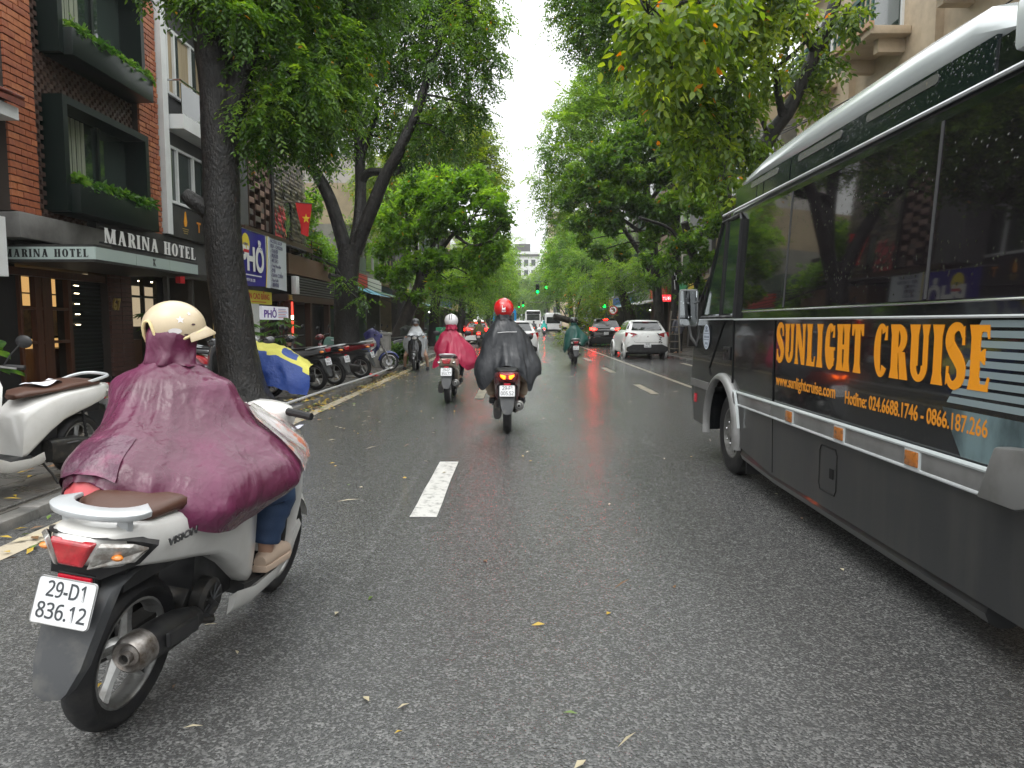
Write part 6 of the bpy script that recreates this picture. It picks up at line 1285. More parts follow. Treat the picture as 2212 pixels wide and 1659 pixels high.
# ------------------------------------------------------------------ people, rain capes, helmets
skin_m = mat('skin', (.40, .235, .16), .5); jeans_m = mat('blue_denim', (.022, .045, .10), .7, bump=(160, .001, 2), var=((.035, .065, .13), 7, .4, .7)); khaki_m = mat('khaki_cloth', (.27, .21, .15), .8); dark_cloth = mat('dark_cloth', (.02, .02, .023), .8)
hair_m = mat('black_hair', (.008, .007, .006), .45)
def remeshed(mb, name, vox, smooth=2):
    o = mb.build('tmp', skin_m, None, fix=True); m = o.modifiers.new('r', 'REMESH'); m.mode = 'VOXEL'; m.voxel_size = vox; m.use_smooth_shade = True
    s = o.modifiers.new('s', 'SMOOTH'); s.iterations = smooth; s.factor = .5
    me = evaluated(o, name); d = o.data; bpy.data.objects.remove(o); bpy.data.meshes.remove(d); return me
def hand(b, wrist, palm_dir, side, curl_dir, s=1.0):
    """palm, four unequal bent fingers and a thumb leaving its side"""
    w = Vector(wrist); f = Vector(palm_dir).normalized(); c = Vector(curl_dir).normalized(); x = f.cross(c).normalized() * side
    b.tube([w, w + f * .045 * s, w + f * .085 * s], [.024 * s, .036 * s, .034 * s], 8, flat=.55)
    for k, (off, L) in enumerate(((-.028, .068), (-.009, .078), (.010, .073), (.028, .058))):
        p = w + f * .082 * s + x * off * s; q = p + (f * .75 + c * .5).normalized() * L * .45 * s; r = q + (f * .1 + c).normalized() * L * .35 * s; t = r + (c * .6 - f * .7).normalized() * L * .25 * s
        b.tube([w + f * .05 * s + x * off * .8 * s, p, q, r, t], [.010 * s, .0105 * s, .0095 * s, .009 * s, .007 * s], 6)
    p = w + f * .03 * s - x * .028 * s; b.tube([p, p + (f * .6 - x * .7).normalized() * .035 * s, p + (f * .8 - x * .2 + c * .5).normalized() * .065 * s], [.014 * s, .012 * s, .009 * s], 6)
BODY = {}
def body_mesh(key, seat_z=.80, head=(0, .58, 1.40), hands=((-.25, .88), (.25, .88)), hz=1.00, feet=((-.14, .86, .30), (.14, .86, .30)), knees=((-.16, .90, .70), (.16, .90, .70)), hip_y=.46, shoulder=None, vox=.014, sw=.150):
    if key in BODY: return BODY[key]
    H = Vector(head); b = MB(); hip = Vector((0, hip_y, seat_z + .08)); ch = shoulder or Vector((H.x * .8, (hip_y + H.y) / 2 + .04, H.z - .27)); ch = Vector(ch)
    b.tube([hip - Vector((0, .02, .07)), hip, (hip + ch) / 2, ch, ch + Vector((0, 0, .07)), ch + Vector((0, .0, .10))], [.10, .155, .135, .165, .12, .06], 14, flat=.72)
    b.tube([ch + Vector((0, 0, .05)), H + Vector((0, -.01, -.06))], [.058, .052], 10)
    b.ell(H, (.078, .098, .118), 16, 12); b.ell(H + Vector((0, .095, -.02)), (.012, .02, .022), 8, 6)
    for sx in (-1, 1): b.ell(H + Vector((sx * .08, -.01, -.01)), (.012, .02, .03), 8, 6); b.tube([H + Vector((sx * .018, .088, .01)), H + Vector((sx * .040, .080, .012))], .009, 6)
    b.tube([H + Vector((-.022, .088, -.062)), H + Vector((.022, .088, -.062))], .009, 6)
    for sx, hd in zip((-1, 1), hands):
        s0 = ch + Vector((sx * sw, .0, .03)); w = Vector((hd[0], hd[1] - .05, hz)); e = (s0 + w) / 2 + Vector((sx * .02, -.02, -.09))
        b.tube([s0 - Vector((sx * .07, 0, 0)), s0, (s0 + e) / 2, e, (e + w) / 2, w], [.06, .058, .050, .042, .038, .026], 10); hand(b, w, (-.05 * sx, .95, -.05), sx, (0, .1, -1))
    for sx, k, f in zip((-1, 1), knees, feet):
        k = Vector(k); f = Vector(f); hp = hip + Vector((sx * .09, .02, -.04)); an = f + Vector((0, -.06, .07))
        b.tube([hp, (hp + k) / 2, k, (k + an) / 2 + Vector((0, -.015, .03)), an], [.095, .080, .058, .053, .034], 10)
        b.tube([an + Vector((0, -.05, -.03)), an + Vector((0, .03, -.035)), f + Vector((0, .06, .025)), f + Vector((0, .11, .018))], [.030, .036, .036, .022], 8, flat=.75)
    BODY[key] = remeshed(b, 'person_body', vox); return BODY[key]
def trousers(parent, m, seat_z=.80, hip_y=.46, feet=((-.14, .86, .30), (.14, .86, .30)), knees=((-.16, .90, .70), (.16, .90, .70)), cuff=.0):
    for sx, k, f in zip((-1, 1), knees, feet):
        k = Vector(k); an = Vector(f) + Vector((0, -.06, .12 + cuff)); hp = Vector((sx * .08, hip_y, seat_z + .06)); b = MB()
        P = catmull([hp, (hp + k) / 2, k, (k + an) / 2, an], 7); rr_ = [.118 - .055 * i / (len(P) - 1) + .003 * math.sin(i * 1.7) for i in range(len(P))]
        b.tube(P, rr_, 14); b.build('trouser_leg', m, parent)
def shoe(parent, f, m, sole=None, clog=False):
    f = Vector(f); b = MB(); b.loft([[(f.x + w * math.cos(a) * 1.0, f.y + y, f.z + zc + h * math.sin(a)) for a in [2 * PI * k / 12 for k in range(12)]] for y, w, zc, h in ((-.12, .030, .04, .030), (-.08, .042, .045, .042), (0, .046, .050, .045), (.07, .052, .045, .042), (.12, .048, .038, .034), (.15, .028, .03, .02))], True, True)
    o = b.build('shoe', m, parent, smooth=60); MB().loft([[(f.x - w, f.y + y, f.z - .004), (f.x + w, f.y + y, f.z - .004), (f.x + w, f.y + y, f.z + .026), (f.x - w, f.y + y, f.z + .026)] for y, w in ((-.13, .034), (-.05, .046), (.08, .056), (.15, .036))], True, True).build('sole', sole or m, o, smooth=30, bevel=.006)
    return o
def cape_mesh(name, levels, m, hem=None, folds=((7, .02), (11, .012), (5, .016)), crumple=.012, n=150, mm=80, seed=1, cs=6.0, open_=None):
    """levels: (z, cx, cy, right, front, left, back); draped cloth lofted through them, folds growing towards the hem"""
    L = np.array(levels, float); k = len(L); rr = np.random.default_rng(seed)
    def interp(v):
        x = v * (k - 1); i = int(min(x, k - 2)); t = x - i; p0, p1, p2, p3 = L[max(i - 1, 0)], L[i], L[i + 1], L[min(i + 2, k - 1)]
        return .5 * ((2 * p1) + (p2 - p0) * t + (2 * p0 - 5 * p1 + 4 * p2 - p3) * t * t + (3 * p1 - p0 - 3 * p2 + p3) * t ** 3)
    ph = rr.uniform(0, 6.28, len(folds)); V = []
    for j in range(mm + 1):
        v = j / mm; z, cx, cy, r_, f_, l_, b_ = interp(v)
        for i in range(n):
            a = 2 * PI * i / n; c, s = math.cos(a), math.sin(a); rx = r_ if c > 0 else l_; ry = f_ if s > 0 else b_
            q = 2.08; rad = (abs(c / max(rx, .01)) ** q + abs(s / max(ry, .01)) ** q) ** (-1 / q)
            fo = sum(A * (math.sin(K * a + p_ + 2.2 * math.sin(v * 3 + p_)) if K < 12 else 2.2 * (.55 - abs(math.sin(K * .5 * a + p_ + 1.6 * math.sin(v * 3 + a * 2)))) * (.55 + .45 * math.sin(3 * a + p_))) for (K, A), p_ in zip(folds, ph)) * max(0, v - .12) ** 1.2
            dz = hem(a, v) if hem else 0
            V.append(Vector((cx + (rad + fo) * c, cy + (rad + fo) * s, z + dz)))
    out = []
    for idx, p in enumerate(V):
        j = idx // n; i = idx % n; v = j / mm; q = V[j * n + (i + 1) % n] - V[j * n + (i - 1) % n]; w = V[min(j + 1, mm) * n + i] - V[max(j - 1, 0) * n + i]; nn = q.cross(w)
        if nn.length > 1e-9: nn.normalize()
        o3 = Vector((seed * 3.1, 0, 0)); wv = noise.noise_vector(p * 2.6 + o3) * .10; st = (p + wv) * cs; st.z *= .42
        v1 = noise.voronoi(st * .62 + o3)[0]; v2 = noise.voronoi((p + wv * .6) * cs * 1.2 + o3)[0]; v3 = noise.voronoi((p + wv * .4) * cs * 2.6 + o3)[0]; n0 = noise.noise(p * cs * .30 + o3)
        amp = crumple * (.4 + .6 * min(1, v * 2)); d = -amp * (1.3 * n0 + .95 * (v1[0] - .4) + .45 * (v2[0] - .4) + .10 * (v3[0] - .4))
        out.append(p - nn * d)
    b = MB(); b.v = [tuple(p) for p in out]
    b.f = [(j * n + i, (j + 1) * n + i, (j + 1) * n + (i + 1) % n, j * n + (i + 1) % n) for j in range(mm) for i in range(n)]; b.m = [0] * len(b.f)
    me = b.mesh(name, m, smooth=180, fix=True); return me, out
def helmet(parent, c, r, m, rim_m, yaw=0., tilt=0., drop=.45, peak=True, ears=True, scale=(1, 1.12, 1)):
    """open shell: a dome cut away over the ears, with a rolled rim and a short peak"""
    c = Vector(c); M = Matrix.Translation(c) @ Matrix.Rotation(yaw, 4, 'Z') @ Matrix.Rotation(tilt, 4, 'X'); n, mm = 72, 16; b = MB(); rim = []; rings = []
    def low(a):            # a=90 deg is the front
        f = math.sin(a); e = max(0, abs(math.cos(a)) - .55) / .45
        base_ = -drop * (1 - .95 * max(0, f) ** 1.5)
        return (base_ + (.74 * math.exp(-((abs((math.degrees(a) - 308 + 180) % 360 - 180)) / 17) ** 4) if ears == 'arch' else 0)) * r
    for j in range(mm + 1):
        ring = []
        for i in range(n):
            a = 2 * PI * i / n; z0 = low(a); th0 = math.acos(max(-.98, min(.98, z0 / r))); th = th0 * (j / mm) + .0001
            rr_ = r * math.sin(th); z = r * math.cos(th)
            ring.append((rr_ * math.cos(a) * scale[0], rr_ * math.sin(a) * scale[1], z * scale[2]))
        rings.append(ring)
    b.loft(rings, True, False); rim = [Vector(p) for p in rings[-1]]; inner = [[tuple(Vector(p) * .93) for p in rg] for rg in rings[::-1]]; b.loft([rings[-1]] + inner, True, False)
    b.xf(M); o = b.build('helmet', m, parent, smooth=60)
    t = MB().tube(rim + rim[:2], .0065, 6, caps=False).xf(M); t.build('helmet_rim', rim_m, o)
    if peak:
        pk = MB(); A, B_ = [], []
        for i in range(13):
            a = R(30 + 120 * i / 12); e = math.sin(a); A.append((r * .985 * math.cos(a) * scale[0], r * .985 * math.sin(a) * scale[1], low(a) + .010)); B_.append((r * 1.02 * math.cos(a) * scale[0] * 1.05, r * (1.0 + .42 * max(0, e - .45) ** .6) * math.sin(a) * scale[1], low(a) - .012 - .006 * e))
        pk.loft([A, B_, [(x, y, z - .008) for x, y, z in B_], [(x, y, z - .008) for x, y, z in A]], False, False); pk.f += [tuple(i + 0 for i in (0, 13, 26, 39))] ; pk.m += [0]; pk.xf(M); pk.build('peak', m, o, smooth=50)
    return o
def rain(name, col, col2, rough=.33, vs_=2.2, bd=.007):
    m = mat(name, col, rough, spec=.55, coat=.15, coatr=.25, var=(col2, vs_, .40, .68), rvar=(7, rough * .75, rough * 1.4)); t = m.node_tree; L = t.links.new; p = t.nodes['Principled BSDF']; c = N(t, 'ShaderNodeTexCoord')
    n1 = N(t, 'ShaderNodeTexVoronoi'); n1.inputs['Scale'].default_value = 9; n1.inputs['Detail'].default_value = 2; n1.inputs['Roughness'].default_value = .6
    mp = N(t, 'ShaderNodeMapping'); mp.inputs['Scale'].default_value = (1, 1, .42); wn = N(t, 'ShaderNodeTexNoise'); wn.inputs['Scale'].default_value = 6; wn.inputs['Detail'].default_value = 4; L(c.outputs['Object'], wn.inputs['Vector']); wa = N(t, 'ShaderNodeVectorMath', operation='MULTIPLY_ADD'); wa.inputs[1].default_value = (.10, .10, .10); L(wn.outputs['Color'], wa.inputs[0]); L(c.outputs['Object'], wa.inputs[2]); L(wa.outputs[0], mp.inputs['Vector']); L(mp.outputs[0], n1.inputs['Vector'])
    n2 = N(t, 'ShaderNodeTexNoise'); n2.inputs['Scale'].default_value = 60; n2.inputs['Detail'].default_value = 4; L(c.outputs['Object'], n2.inputs['Vector'])
    b1 = N(t, 'ShaderNodeBump'); b1.inputs['Distance'].default_value = bd; L(n1.outputs['Distance'], b1.inputs['Height']); b2 = N(t, 'ShaderNodeBump'); b2.inputs['Distance'].default_value = .0012; L(n2.outputs['Fac'], b2.inputs['Height']); L(b1.outputs[0], b2.inputs['Normal']); L(b2.outputs[0], p.inputs['Normal'])
    return m
def rainmat(name, col, dark, rough=.34, cs=1.0): 
    return mat(name, col, rough, spec=.55, coat=.25, coatr=.2, var=(dark, 5, .42, .7), bump=(26, .010, 5), rvar=(10, rough * .75, rough * 1.35))
# ------------------------------------------------------------------ cars, far buses; local axes: +Y ahead, rear bumper near y = 0
def car(label, body, loc, rz=0., W=1.70, H=1.49, L=4.05, l1='30E', l2='046.78', brake=False, kind='hatch', trim=None, cat='car', name='parked_car', lower=None):
    root = thing(name, label, cat, (loc[0], loc[1], 0), rz); w = W / 2; gm = car_glass
    zb = 1.07 if kind != 'suv' else 1.14; B = MB()
    sec = [(.00, .80, .40, .86), (.05, .92, .30, 1.0), (.20, .96, .26, zb), (.50, 1.0, .24, zb + .005), (1.2, 1.0, .22, zb - .01), (2.4, 1.0, .22, zb - .03), (3.0, .98, .22, zb - .08), (3.6, .93, .25, .86), (3.92, .82, .30, .76), (L, .66, .36, .66)]
    rings = []
    for y, k, a, c in sec:
        h = c - a; ww = w * k; rings.append([(-ww * .90, y, a), (-ww * .985, y, a + h * .22), (-ww, y, a + h * .55), (-ww * .985, y, a + h * .78), (-ww * .92, y, a + h * .96), (-ww * .7, y, c), (0, y, c + .015), (ww * .7, y, c), (ww * .92, y, a + h * .96), (ww * .985, y, a + h * .78), (ww, y, a + h * .55), (ww * .985, y, a + h * .22), (ww * .90, y, a)])
    B.loft(rings, True, True); B.build('body', body, root, smooth=60)
    # cabin: outlines at the waist and the roof, panes set into its faces
    yb0, yb1, yr0, yr1 = (.14, 3.05, .58, 2.15) if kind != 'suv' else (.08, 3.05, .36, 2.2); wb, wr = w * .92, w * .64
    bot = [(-wb * .92, yb0), (wb * .92, yb0), (wb, yb0 + .35), (wb, 2.3), (wb * .86, yb1), (-wb * .86, yb1), (-wb, 2.3), (-wb, yb0 + .35)]; top = [(-wr * .96, yr0), (wr * .96, yr0), (wr, yr0 + .25), (wr, 1.9), (wr * .9, yr1), (-wr * .9, yr1), (-wr, 1.9), (-wr, yr0 + .25)]
    z0, z1 = zb - .05, H - .05; C = MB()
    mid = [((a[0] * .35 + c[0] * .65) * 1.02, a[1] * .40 + c[1] * .60) for a, c in zip(bot, top)]
    C.loft([[(x, y, z0) for x, y in bot], [(x * 1.0, y, z0 * .35 + z1 * .65) for x, y in mid], [(x, y, z1) for x, y in top], [(x * .86, y * .9 + .13, H - .01) for x, y in top], [(x * .4, y * .5 + .62, H + .005) for x, y in top]], True, True)
    C.build('cabin', body, root, smooth=60)
    def face(i, j, u0, u1, v0, v1, off, nm, m=None):
        a0, a1 = Vector((*bot[i], z0)), Vector((*bot[j], z0)); m0, m1 = Vector((*mid[i], z0 * .35 + z1 * .65)), Vector((*mid[j], z0 * .35 + z1 * .65)); t0, t1 = Vector((*top[i], z1)), Vector((*top[j], z1))
        def P(u, v): 
            return (a0.lerp(a1, u).lerp(m0.lerp(m1, u), v / .65) if v <= .65 else m0.lerp(m1, u).lerp(t0.lerp(t1, u), (v - .65) / .35))
        n = (a1 - a0).cross(t0 - a0).normalized(); b = MB(); vs_ = [v0, .65, v1] if v0 < .65 < v1 else [v0, v1]
        if n.y > 0 and i == 0: n = -n
        G_ = [[P(u0 + (u1 - u0) * k / 4, v) + n * off for k in range(5)] for v in vs_]; b.loft(G_, False, False)
        G2 = [[p - n * .02 for p in r] for r in G_]; b.loft(G2[::-1], False, False); return b.build(nm, m or gm, root, smooth=40)
    ctr = Vector((0, 1.3, 1.2))
    face(0, 1, .07, .93, .16, .93, .012, 'rear_window')
    for i, j in ((2, 3), (6, 7)): face(i, j, .02, .46, .20, .90, .010, 'side_window'); face(i, j, .50, .98, .20, .90, .010, 'side_window')
    for i, j in ((1, 2), (7, 0)): face(i, j, .25, .80, .28, .82, .010, 'quarter_window') 
    face(4, 5, .05, .95, .12, .95, .012, 'windscreen')
    # tail: lamps, bumper insert, plate, badge, wiper, spoiler, brake lamp
    for sx in (-1, 1):
        lm = MB(); A = [(sx * w * .95, .20, 1.03), (sx * w * .60, .04, .995), (sx * w * .44, .03, .95), (sx * w * .68, .03, .84), (sx * w * .965, .17, .86)]
        if kind == 'suv': A = [(sx * w * .96, .24, 1.10), (sx * w * .62, .05, 1.06), (sx * w * .55, .03, 1.0), (sx * w * .74, .03, .94), (sx * w * .97, .22, .98)]
        lm.loft([[(x, y + .03, z) for x, y, z in A], [(x * 1.03, y - .055, z) for x, y, z in A]], True, True); lm.build('tail_light', (red_lens_dim if cat == 'taxi' else red_lens_lit) if brake else red_lens, root, smooth=0, bevel=.006)
        MB().lathe([(0, 0), (.055, 0)], (sx * w * .72, -.006 if kind != 'compact' else .0, .50), 'y', 16).build('reflector', reflector_red, root) if kind != 'hatch' else None
        mi = MB(); mi.ell((sx * (w + .10), 2.55, zb + .05), (.10, .06, .07), 10, 6); mi.build('side_mirror', body, root)
    bp = MB(); rings = [[(x * w, y, z) for x, z in ((-.94, .34), (-.92, .46), (-.66, .56), (.66, .56), (.92, .46), (.94, .34), (.80, .25), (-.80, .25))] for y in (.10, .005, -.012)]; bp.loft(rings, True, True); bp.build('bumper', lower or black_plastic, root, smooth=0, bevel=.012)
    tg = MB(); tg.tube([(-w * .66, -.004 + .02, .90), (-w * .62, .0, .70), (-w * .55, -.004, .64), (w * .55, -.004, .64), (w * .62, .0, .70), (w * .66, .016, .90)], .004, 4); tg.build('tailgate_seam', interior_dark, root)
    if l1: plate(root, l1, l2, (0, -.016, .53 if kind != 'suv' else .78), R(-8), w=.27, h=.17)
    MB().ell((0, .005 if kind != 'suv' else .03, .86), (.05, .008, .035), 12, 8).build('badge', chrome, root)
    MB().bx((-w * .62, yr0 - .10, H - .075), (w * .62, yr0 + .2, H - .045)).build('spoiler', body, root, bevel=.01)
    MB().bx((-.12, yr0 - .115, H - .085), (.12, yr0 - .09, H - .065)).build('brake_light', red_lens_lit if brake else red_lens, root)
    wp = MB().tube([(0, yb0 + .03, zb + .09), (.28, yb0 + .05, zb + .13)], .008, 5).build('wiper', black_plastic, root)
    ex = MB().tube([(w * .55, -.02, .27), (w * .55, .15, .27)], .032, 10).build('tailpipe', dark_metal, root)
    for y in (.72, 3.25):
        for sx in (-1, 1):
            x = sx * (w - .10); t = MB().lathe([(.20, .085), (.22, .10), (.28, .105), (.305, .085), (.31, 0), (.305, -.085), (.28, -.105), (.22, -.10), (.20, -.085)], (x, y, .31), 'x', 28).build('wheel', rubber, root, smooth=40)
            r_ = MB().lathe([(.205, sx * .07), (.195, sx * .085), (.18, sx * .04), (.06, sx * .055), (.05, sx * .075), (0, sx * .075)], (x, y, .31), 'x', 24)
            for k in range(5): a = 2 * PI * k / 5; r_.tube([(x + sx * .06, y + .05 * math.cos(a), .31 + .05 * math.sin(a)), (x + sx * .075, y + .19 * math.cos(a), .31 + .19 * math.sin(a))], .022, 5)
            r_.build('rim', alloy, t, smooth=40)
            MB().lathe([(.325, sx * .02), (.36, sx * .02), (.36, sx * .108), (.325, sx * .108)], (x, y, .325), 'x', 28).build('wheel_arch', lower or body, root, smooth=40)
    box_obj('underbody', (-w * .8, .3, .17), (w * .8, 3.7, .30), interior_dark, root, False)
    return root
red_lens_dim = mat('red_lens_dim', (.5, .01, .01), .15, emit=(1, .01, .006), es=6)
black_paint = mat('car_black', (.012, .012, .014), .18, coat=1); taxi_red = mat('taxi_red', (.42, .03, .025), .2, coat=.8); taxi_white = white_paint
car('white parked hatchback with a twig on its tailgate by the right kerb', white_paint, (5.06, 27.1), R(1.0))
tw_ = thing('twig', 'dark leafy twig stuck on the tailgate of the parked hatchback', 'twig', (5.52, 27.1, .62)); b = MB(); b.tube([(5.40, 27.03, .98), (5.50, 27.05, .90), (5.53, 27.04, .80), (5.56, 27.05, .70), (5.50, 27.05, .63)], .008, 4); 
for p in ((5.47, .93), (5.55, .82), (5.52, .75), (5.50, .66), (5.58, .64), (5.44, .97)): b.ell((p[0], 27.035, p[1]), (.035, .01, .02), 6, 4)
b.build('leaves', mat('wet_dark_leaf', (.012, .016, .008), .4), tw_, True)
car('black parked car with its brake lights lit ahead of the hatchback', black_paint, (5.2, 40.5), 0, W=1.84, H=1.64, L=4.4, l1='30G', l2='512.09', brake=True, kind='suv')
car('white compact car driving just ahead of the rider in black', white_paint, (.06, 26.8), 0, W=1.70, H=1.46, L=3.9, l1='30A', l2='771.30', kind='compact', name='driving_car')
tx = car('red and white taxi with lit tail lamps on the left lane', taxi_red, (-2.45, 46), 0, W=1.72, H=1.45, L=4.2, l1='29A', l2='318.44', brake=True, kind='compact', name='taxi', cat='taxi', lower=white_paint)
MB().bx((-.28, 1.2, 1.45), (.28, 1.4, 1.58)).build('roof_sign', mat('taxi_sign', (.7, .7, .65), .4, emit=(1, .9, .8), es=.6), tx, bevel=.02)
def box_bus(label, body, loc, W, H, L, name, cat, glass=(.45, .86), accent=None, lamps=None, roof=None, plate_=True):
    root = thing(name, label, cat, (loc[0], loc[1], 0)); w = W / 2; b = MB(); rings = []
    for y, k, dz in ((0, .93, .10), (.06, .985, .03), (.2, 1, 0), (L - .4, 1, 0), (L, .9, .15)):
        rings.append([(-w * k, y, .30 + dz * .3), (-w * k, y, H * .55), (-w * k * .97, y, H * .88 - dz), (-w * k * .90, y, H * .96 - dz), (-w * k * .75, y, H - dz), (w * k * .75, y, H - dz), (w * k * .90, y, H * .96 - dz), (w * k * .97, y, H * .88 - dz), (w * k, y, H * .55), (w * k, y, .30 + dz * .3)])
    b.loft(rings, True, True); b.build('body', body, root, smooth=40)
    g = MB(); q0, q1 = glass; g.prism([(-w * .80, H * q0), (w * .80, H * q0), (w * .80, H * q1 - .08), (w * .72, H * q1), (-w * .72, H * q1), (-w * .80, H * q1 - .08)], lambda q, d: (q[0], d, q[1]), -.02, .05); g.build('rear_window', car_glass, root, smooth=0)
    for sx in (-1, 1):
        MB().bx((sx * w * .80 - .06, -.03, .72), (sx * w * .80 + .06, .05, 1.15)).build('tail_light', lamps or red_lens, root, bevel=.01)
        s_ = MB(); s_.bx((sx * (w + .004) - .01, .8, H * q0), (sx * (w + .004) + .01, L - .6, H * q1)); s_.build('side_window', car_glass, root)
    MB().bx((-w * .93, -.03, .30), (w * .93, .06, .56)).build('bumper', accent or black_plastic, root, bevel=.02)
    if plate_: MB().bx((-.24, -.045, .62), (.24, -.03, .78)).build('licence_plate', plate_white, root)
    if accent: MB().bx((-w * .86, -.018, H * q1 + .03), (w * .86, .05, H * .95)).build('top_panel', accent, root, bevel=.01)
    for y in (1.5, L - 1.6):
        for sx in (-1, 1): t = MB().lathe([(.22, .12), (.40, .12), (.45, .08), (.45, -.08), (.40, -.12), (.22, -.12)], (sx * (w - .14), y, .45), 'x', 24).build('wheel', rubber, root, smooth=40); MB().lathe([(.23, sx * .1), (.1, sx * .07), (0, sx * .08)], (sx * (w - .14), y, .45), 'x', 16).build('rim', alloy, t)
    for sx in (-1, 1): MB().tube([(sx * w * .9, L - .1, H * .86), (sx * (w + .22), L + .15, H * .80), (sx * (w + .22), L + .15, H * .62)], .05, 6).build('mirror', black_plastic, root)
    return root
bbus = mat('bus_blue', (.02, .27, .62), .3, coat=.5)
box_bus('bright blue city bus far ahead behind the red helmet', bbus, (-1.1, 78), 2.6, 2.95, 9, 'city_bus', 'bus', (.42, .84), None)
box_bus('white coach with dark top driving far ahead', white_paint, (2.95, 114), 2.55, 3.35, 11, 'coach', 'coach', (.52, .80), black_paint)
box_bus('white van far ahead beside the teal caped rider', white_paint, (4.65, 86), 2.05, 2.55, 5.6, 'van', 'van', (.50, .80), None)

# ------------------------------------------------------------------ riders
def ride(label_s, label_p, loc, rz, cape_m, helm_m, rim_m, levels, hem, head, paint, seat, l1, l2, key, lean=0., lit=None, rail='bar', hood=True, seed=1, yaw=0., helm_r=.128, folds=((7, .02), (11, .012), (5, .016)), crumple=.012, tm=None, shoe_m=None, detail=1, muff='side', px=0., group=None, feet=((-.14, .86, .30), (.14, .86, .30)), knees=((-.16, .90, .70), (.16, .90, .70)), mmn=(110, 56), emblem=None, drop=.62, under=None, name='scooter', peak=True, hood_r=.085, ears=False, steer=0., bare=False, hbw=.26, mirrors=True, hands=((-.25, .88), (.25, .88)), hz=1.0):
    s = make_scooter(label_s, paint, loc, rz, seat, l1, l2, lean, lit, rail, detail, steer, name=name, muff=muff, emblem=emblem, under=under, hbw=hbw, mirrors=mirrors, stand=False)
    p = thing('person', label_p, 'person', (loc[0] + px, loc[1], 0), rz, group)
    me = body_mesh(key, head=head, feet=feet, knees=knees, hands=hands, hz=hz, vox=.010 if detail == 2 else .016); bo = link('body', me, p)
    if not bare:
        trousers(p, tm or dark_cloth, feet=feet, knees=knees)
    for f in feet: shoe(p, f, shoe_m or dark_cloth)
    H = Vector(head); me, pts = cape_mesh('rain_cape', levels, cape_m, hem, folds, crumple, mmn[0], mmn[1], seed); co_ = link('rain_cape', me, p)
    if hood: 
        hm, _ = cape_mesh('hood', [(H.z + .05, H.x, H.y, .075, .07, .075, .085), (H.z + .0, H.x, H.y - .005, .102, .06, .102, .115), (H.z - .07, H.x, H.y - .015, .098, .05, .098, .11), (H.z - .12, H.x, H.y - .03, .105, .09, .105, .10), (levels[0][0] - .03, levels[0][1], levels[0][2], .125, .11, .125, .115)], cape_m, None, ((6, .012), (9, .008)), .008, 64, 24, seed + 3, 9.0); link('hood', hm, co_)
    h = helmet(p, H + Vector((0, -.005, .025)), helm_r, helm_m, rim_m, yaw, drop=drop, peak=peak, ears=ears)
    return s, p, co_, h, pts
gl = lambda d: math.exp(-d * d)
def dang(a, deg): return abs((math.degrees(a) - deg + 180) % 360 - 180)
# the rider in maroon, close on the left
maroon = rain('cape_maroon', (.085, .018, .040), (.145, .018, .070), .30, 1.7, .008)
cream = mat('helmet_cream', (.60, .49, .33), .35, coat=.3, var=((.52, .42, .28), 5, .45, .75)); cream_rim = mat('helmet_rim_yellow', (.70, .58, .30), .4)
LV = [(1.255, -.06, .56, .08, .08, .08, .085), (1.215, -.06, .55, .13, .11, .13, .12), (1.19, -.065, .545, .185, .14, .185, .14), (1.155, -.065, .54, .245, .18, .240, .165), (1.08, -.06, .53, .275, .28, .255, .205), (1.00, -.05, .52, .315, .46, .26, .27), (.92, -.045, .51, .41, .60, .235, .38), (.84, -.045, .50, .51, .62, .22, .48), (.74, -.045, .50, .54, .56, .215, .53), (.645, -.05, .50, .44, .49, .215, .55)]
def hem_fg(a, v): return v ** 3 * (.21 * gl(dang(a, -92) / 30) + .05 * gl(dang(a, 20) / 25) - .03 * gl(dang(a, -30) / 22) - .05 * gl(dang(a, -160) / 25))
S1, P1, C1, H1, PT1 = ride('white scooter ridden by the person in maroon', 'person in a maroon rain cape and cream helmet riding a white scooter', (-1.405, 2.39), R(-5.5), maroon, cream, cream_rim, LV, hem_fg, (-.06, .57, 1.355), scooter_white, seat_brown, '29-D1', '836.12', 'fg', lean=R(8), px=-.006, hbw=.235, mirrors=False, hands=((-.08, .76), (.29, .76)), hz=.90, rail='flat', seed=4, yaw=R(-62), helm_r=.110, crumple=.021, folds=((6, .024), (10, .014), (22, .010), (34, .006), (4, .02)), tm=jeans_m, shoe_m=mat('clog_beige', (.50, .38, .29), .55), detail=2, mmn=(260, 150), emblem='VISION', feet=((-.09, .88, .30), (.185, .88, .275)), knees=((-.16, .90, .66), (.22, .86, .62)), ears='arch', drop=.52)
# pocket flap on the cape back, pink lining, print on the helmet, clear front window of the cape
n_, m_ = 260, 150
def cape_pt(a, v): i = int(a / 360 * n_) % n_; j = int(v * m_); return PT1[j * n_ + i]
b = MB(); G_ = []
for j in range(14):
    row = []
    for i in range(19):
        a = 208 + i * 4.1; v = .66 + j * .019 - (i - 9) * .001; p = cape_pt(a, min(v, .985)); c0 = Vector((-.05, .52, p.z)); d = (p - c0).normalized(); row.append(p + d * (.010 + .010 * noise.noise(p * 16) + (.008 if j == 13 else 0)))
    G_.append(row)
b.loft(G_, False, False); b.build('pocket', mat('cape_pocket', (.085, .022, .048), .30, spec=.6, coat=.3, var=((.21, .03, .09), 4.5, .45, .65), bump=(24, .014, 6)), C1, smooth=180)
b = MB(); b.loft([[cape_pt(a, .985) + Vector((0, .012, .0)) for a in range(230, 292, 3)], [cape_pt(a, .985) + Vector((0, -.012 + .004 * math.sin(a), -.026 - .02 * math.sin(R((a - 230) * 2.9)))) for a in range(230, 292, 3)]], False, False); b.build('lining', mat('cape_lining', (.52, .085, .095), .45), C1, smooth=180)
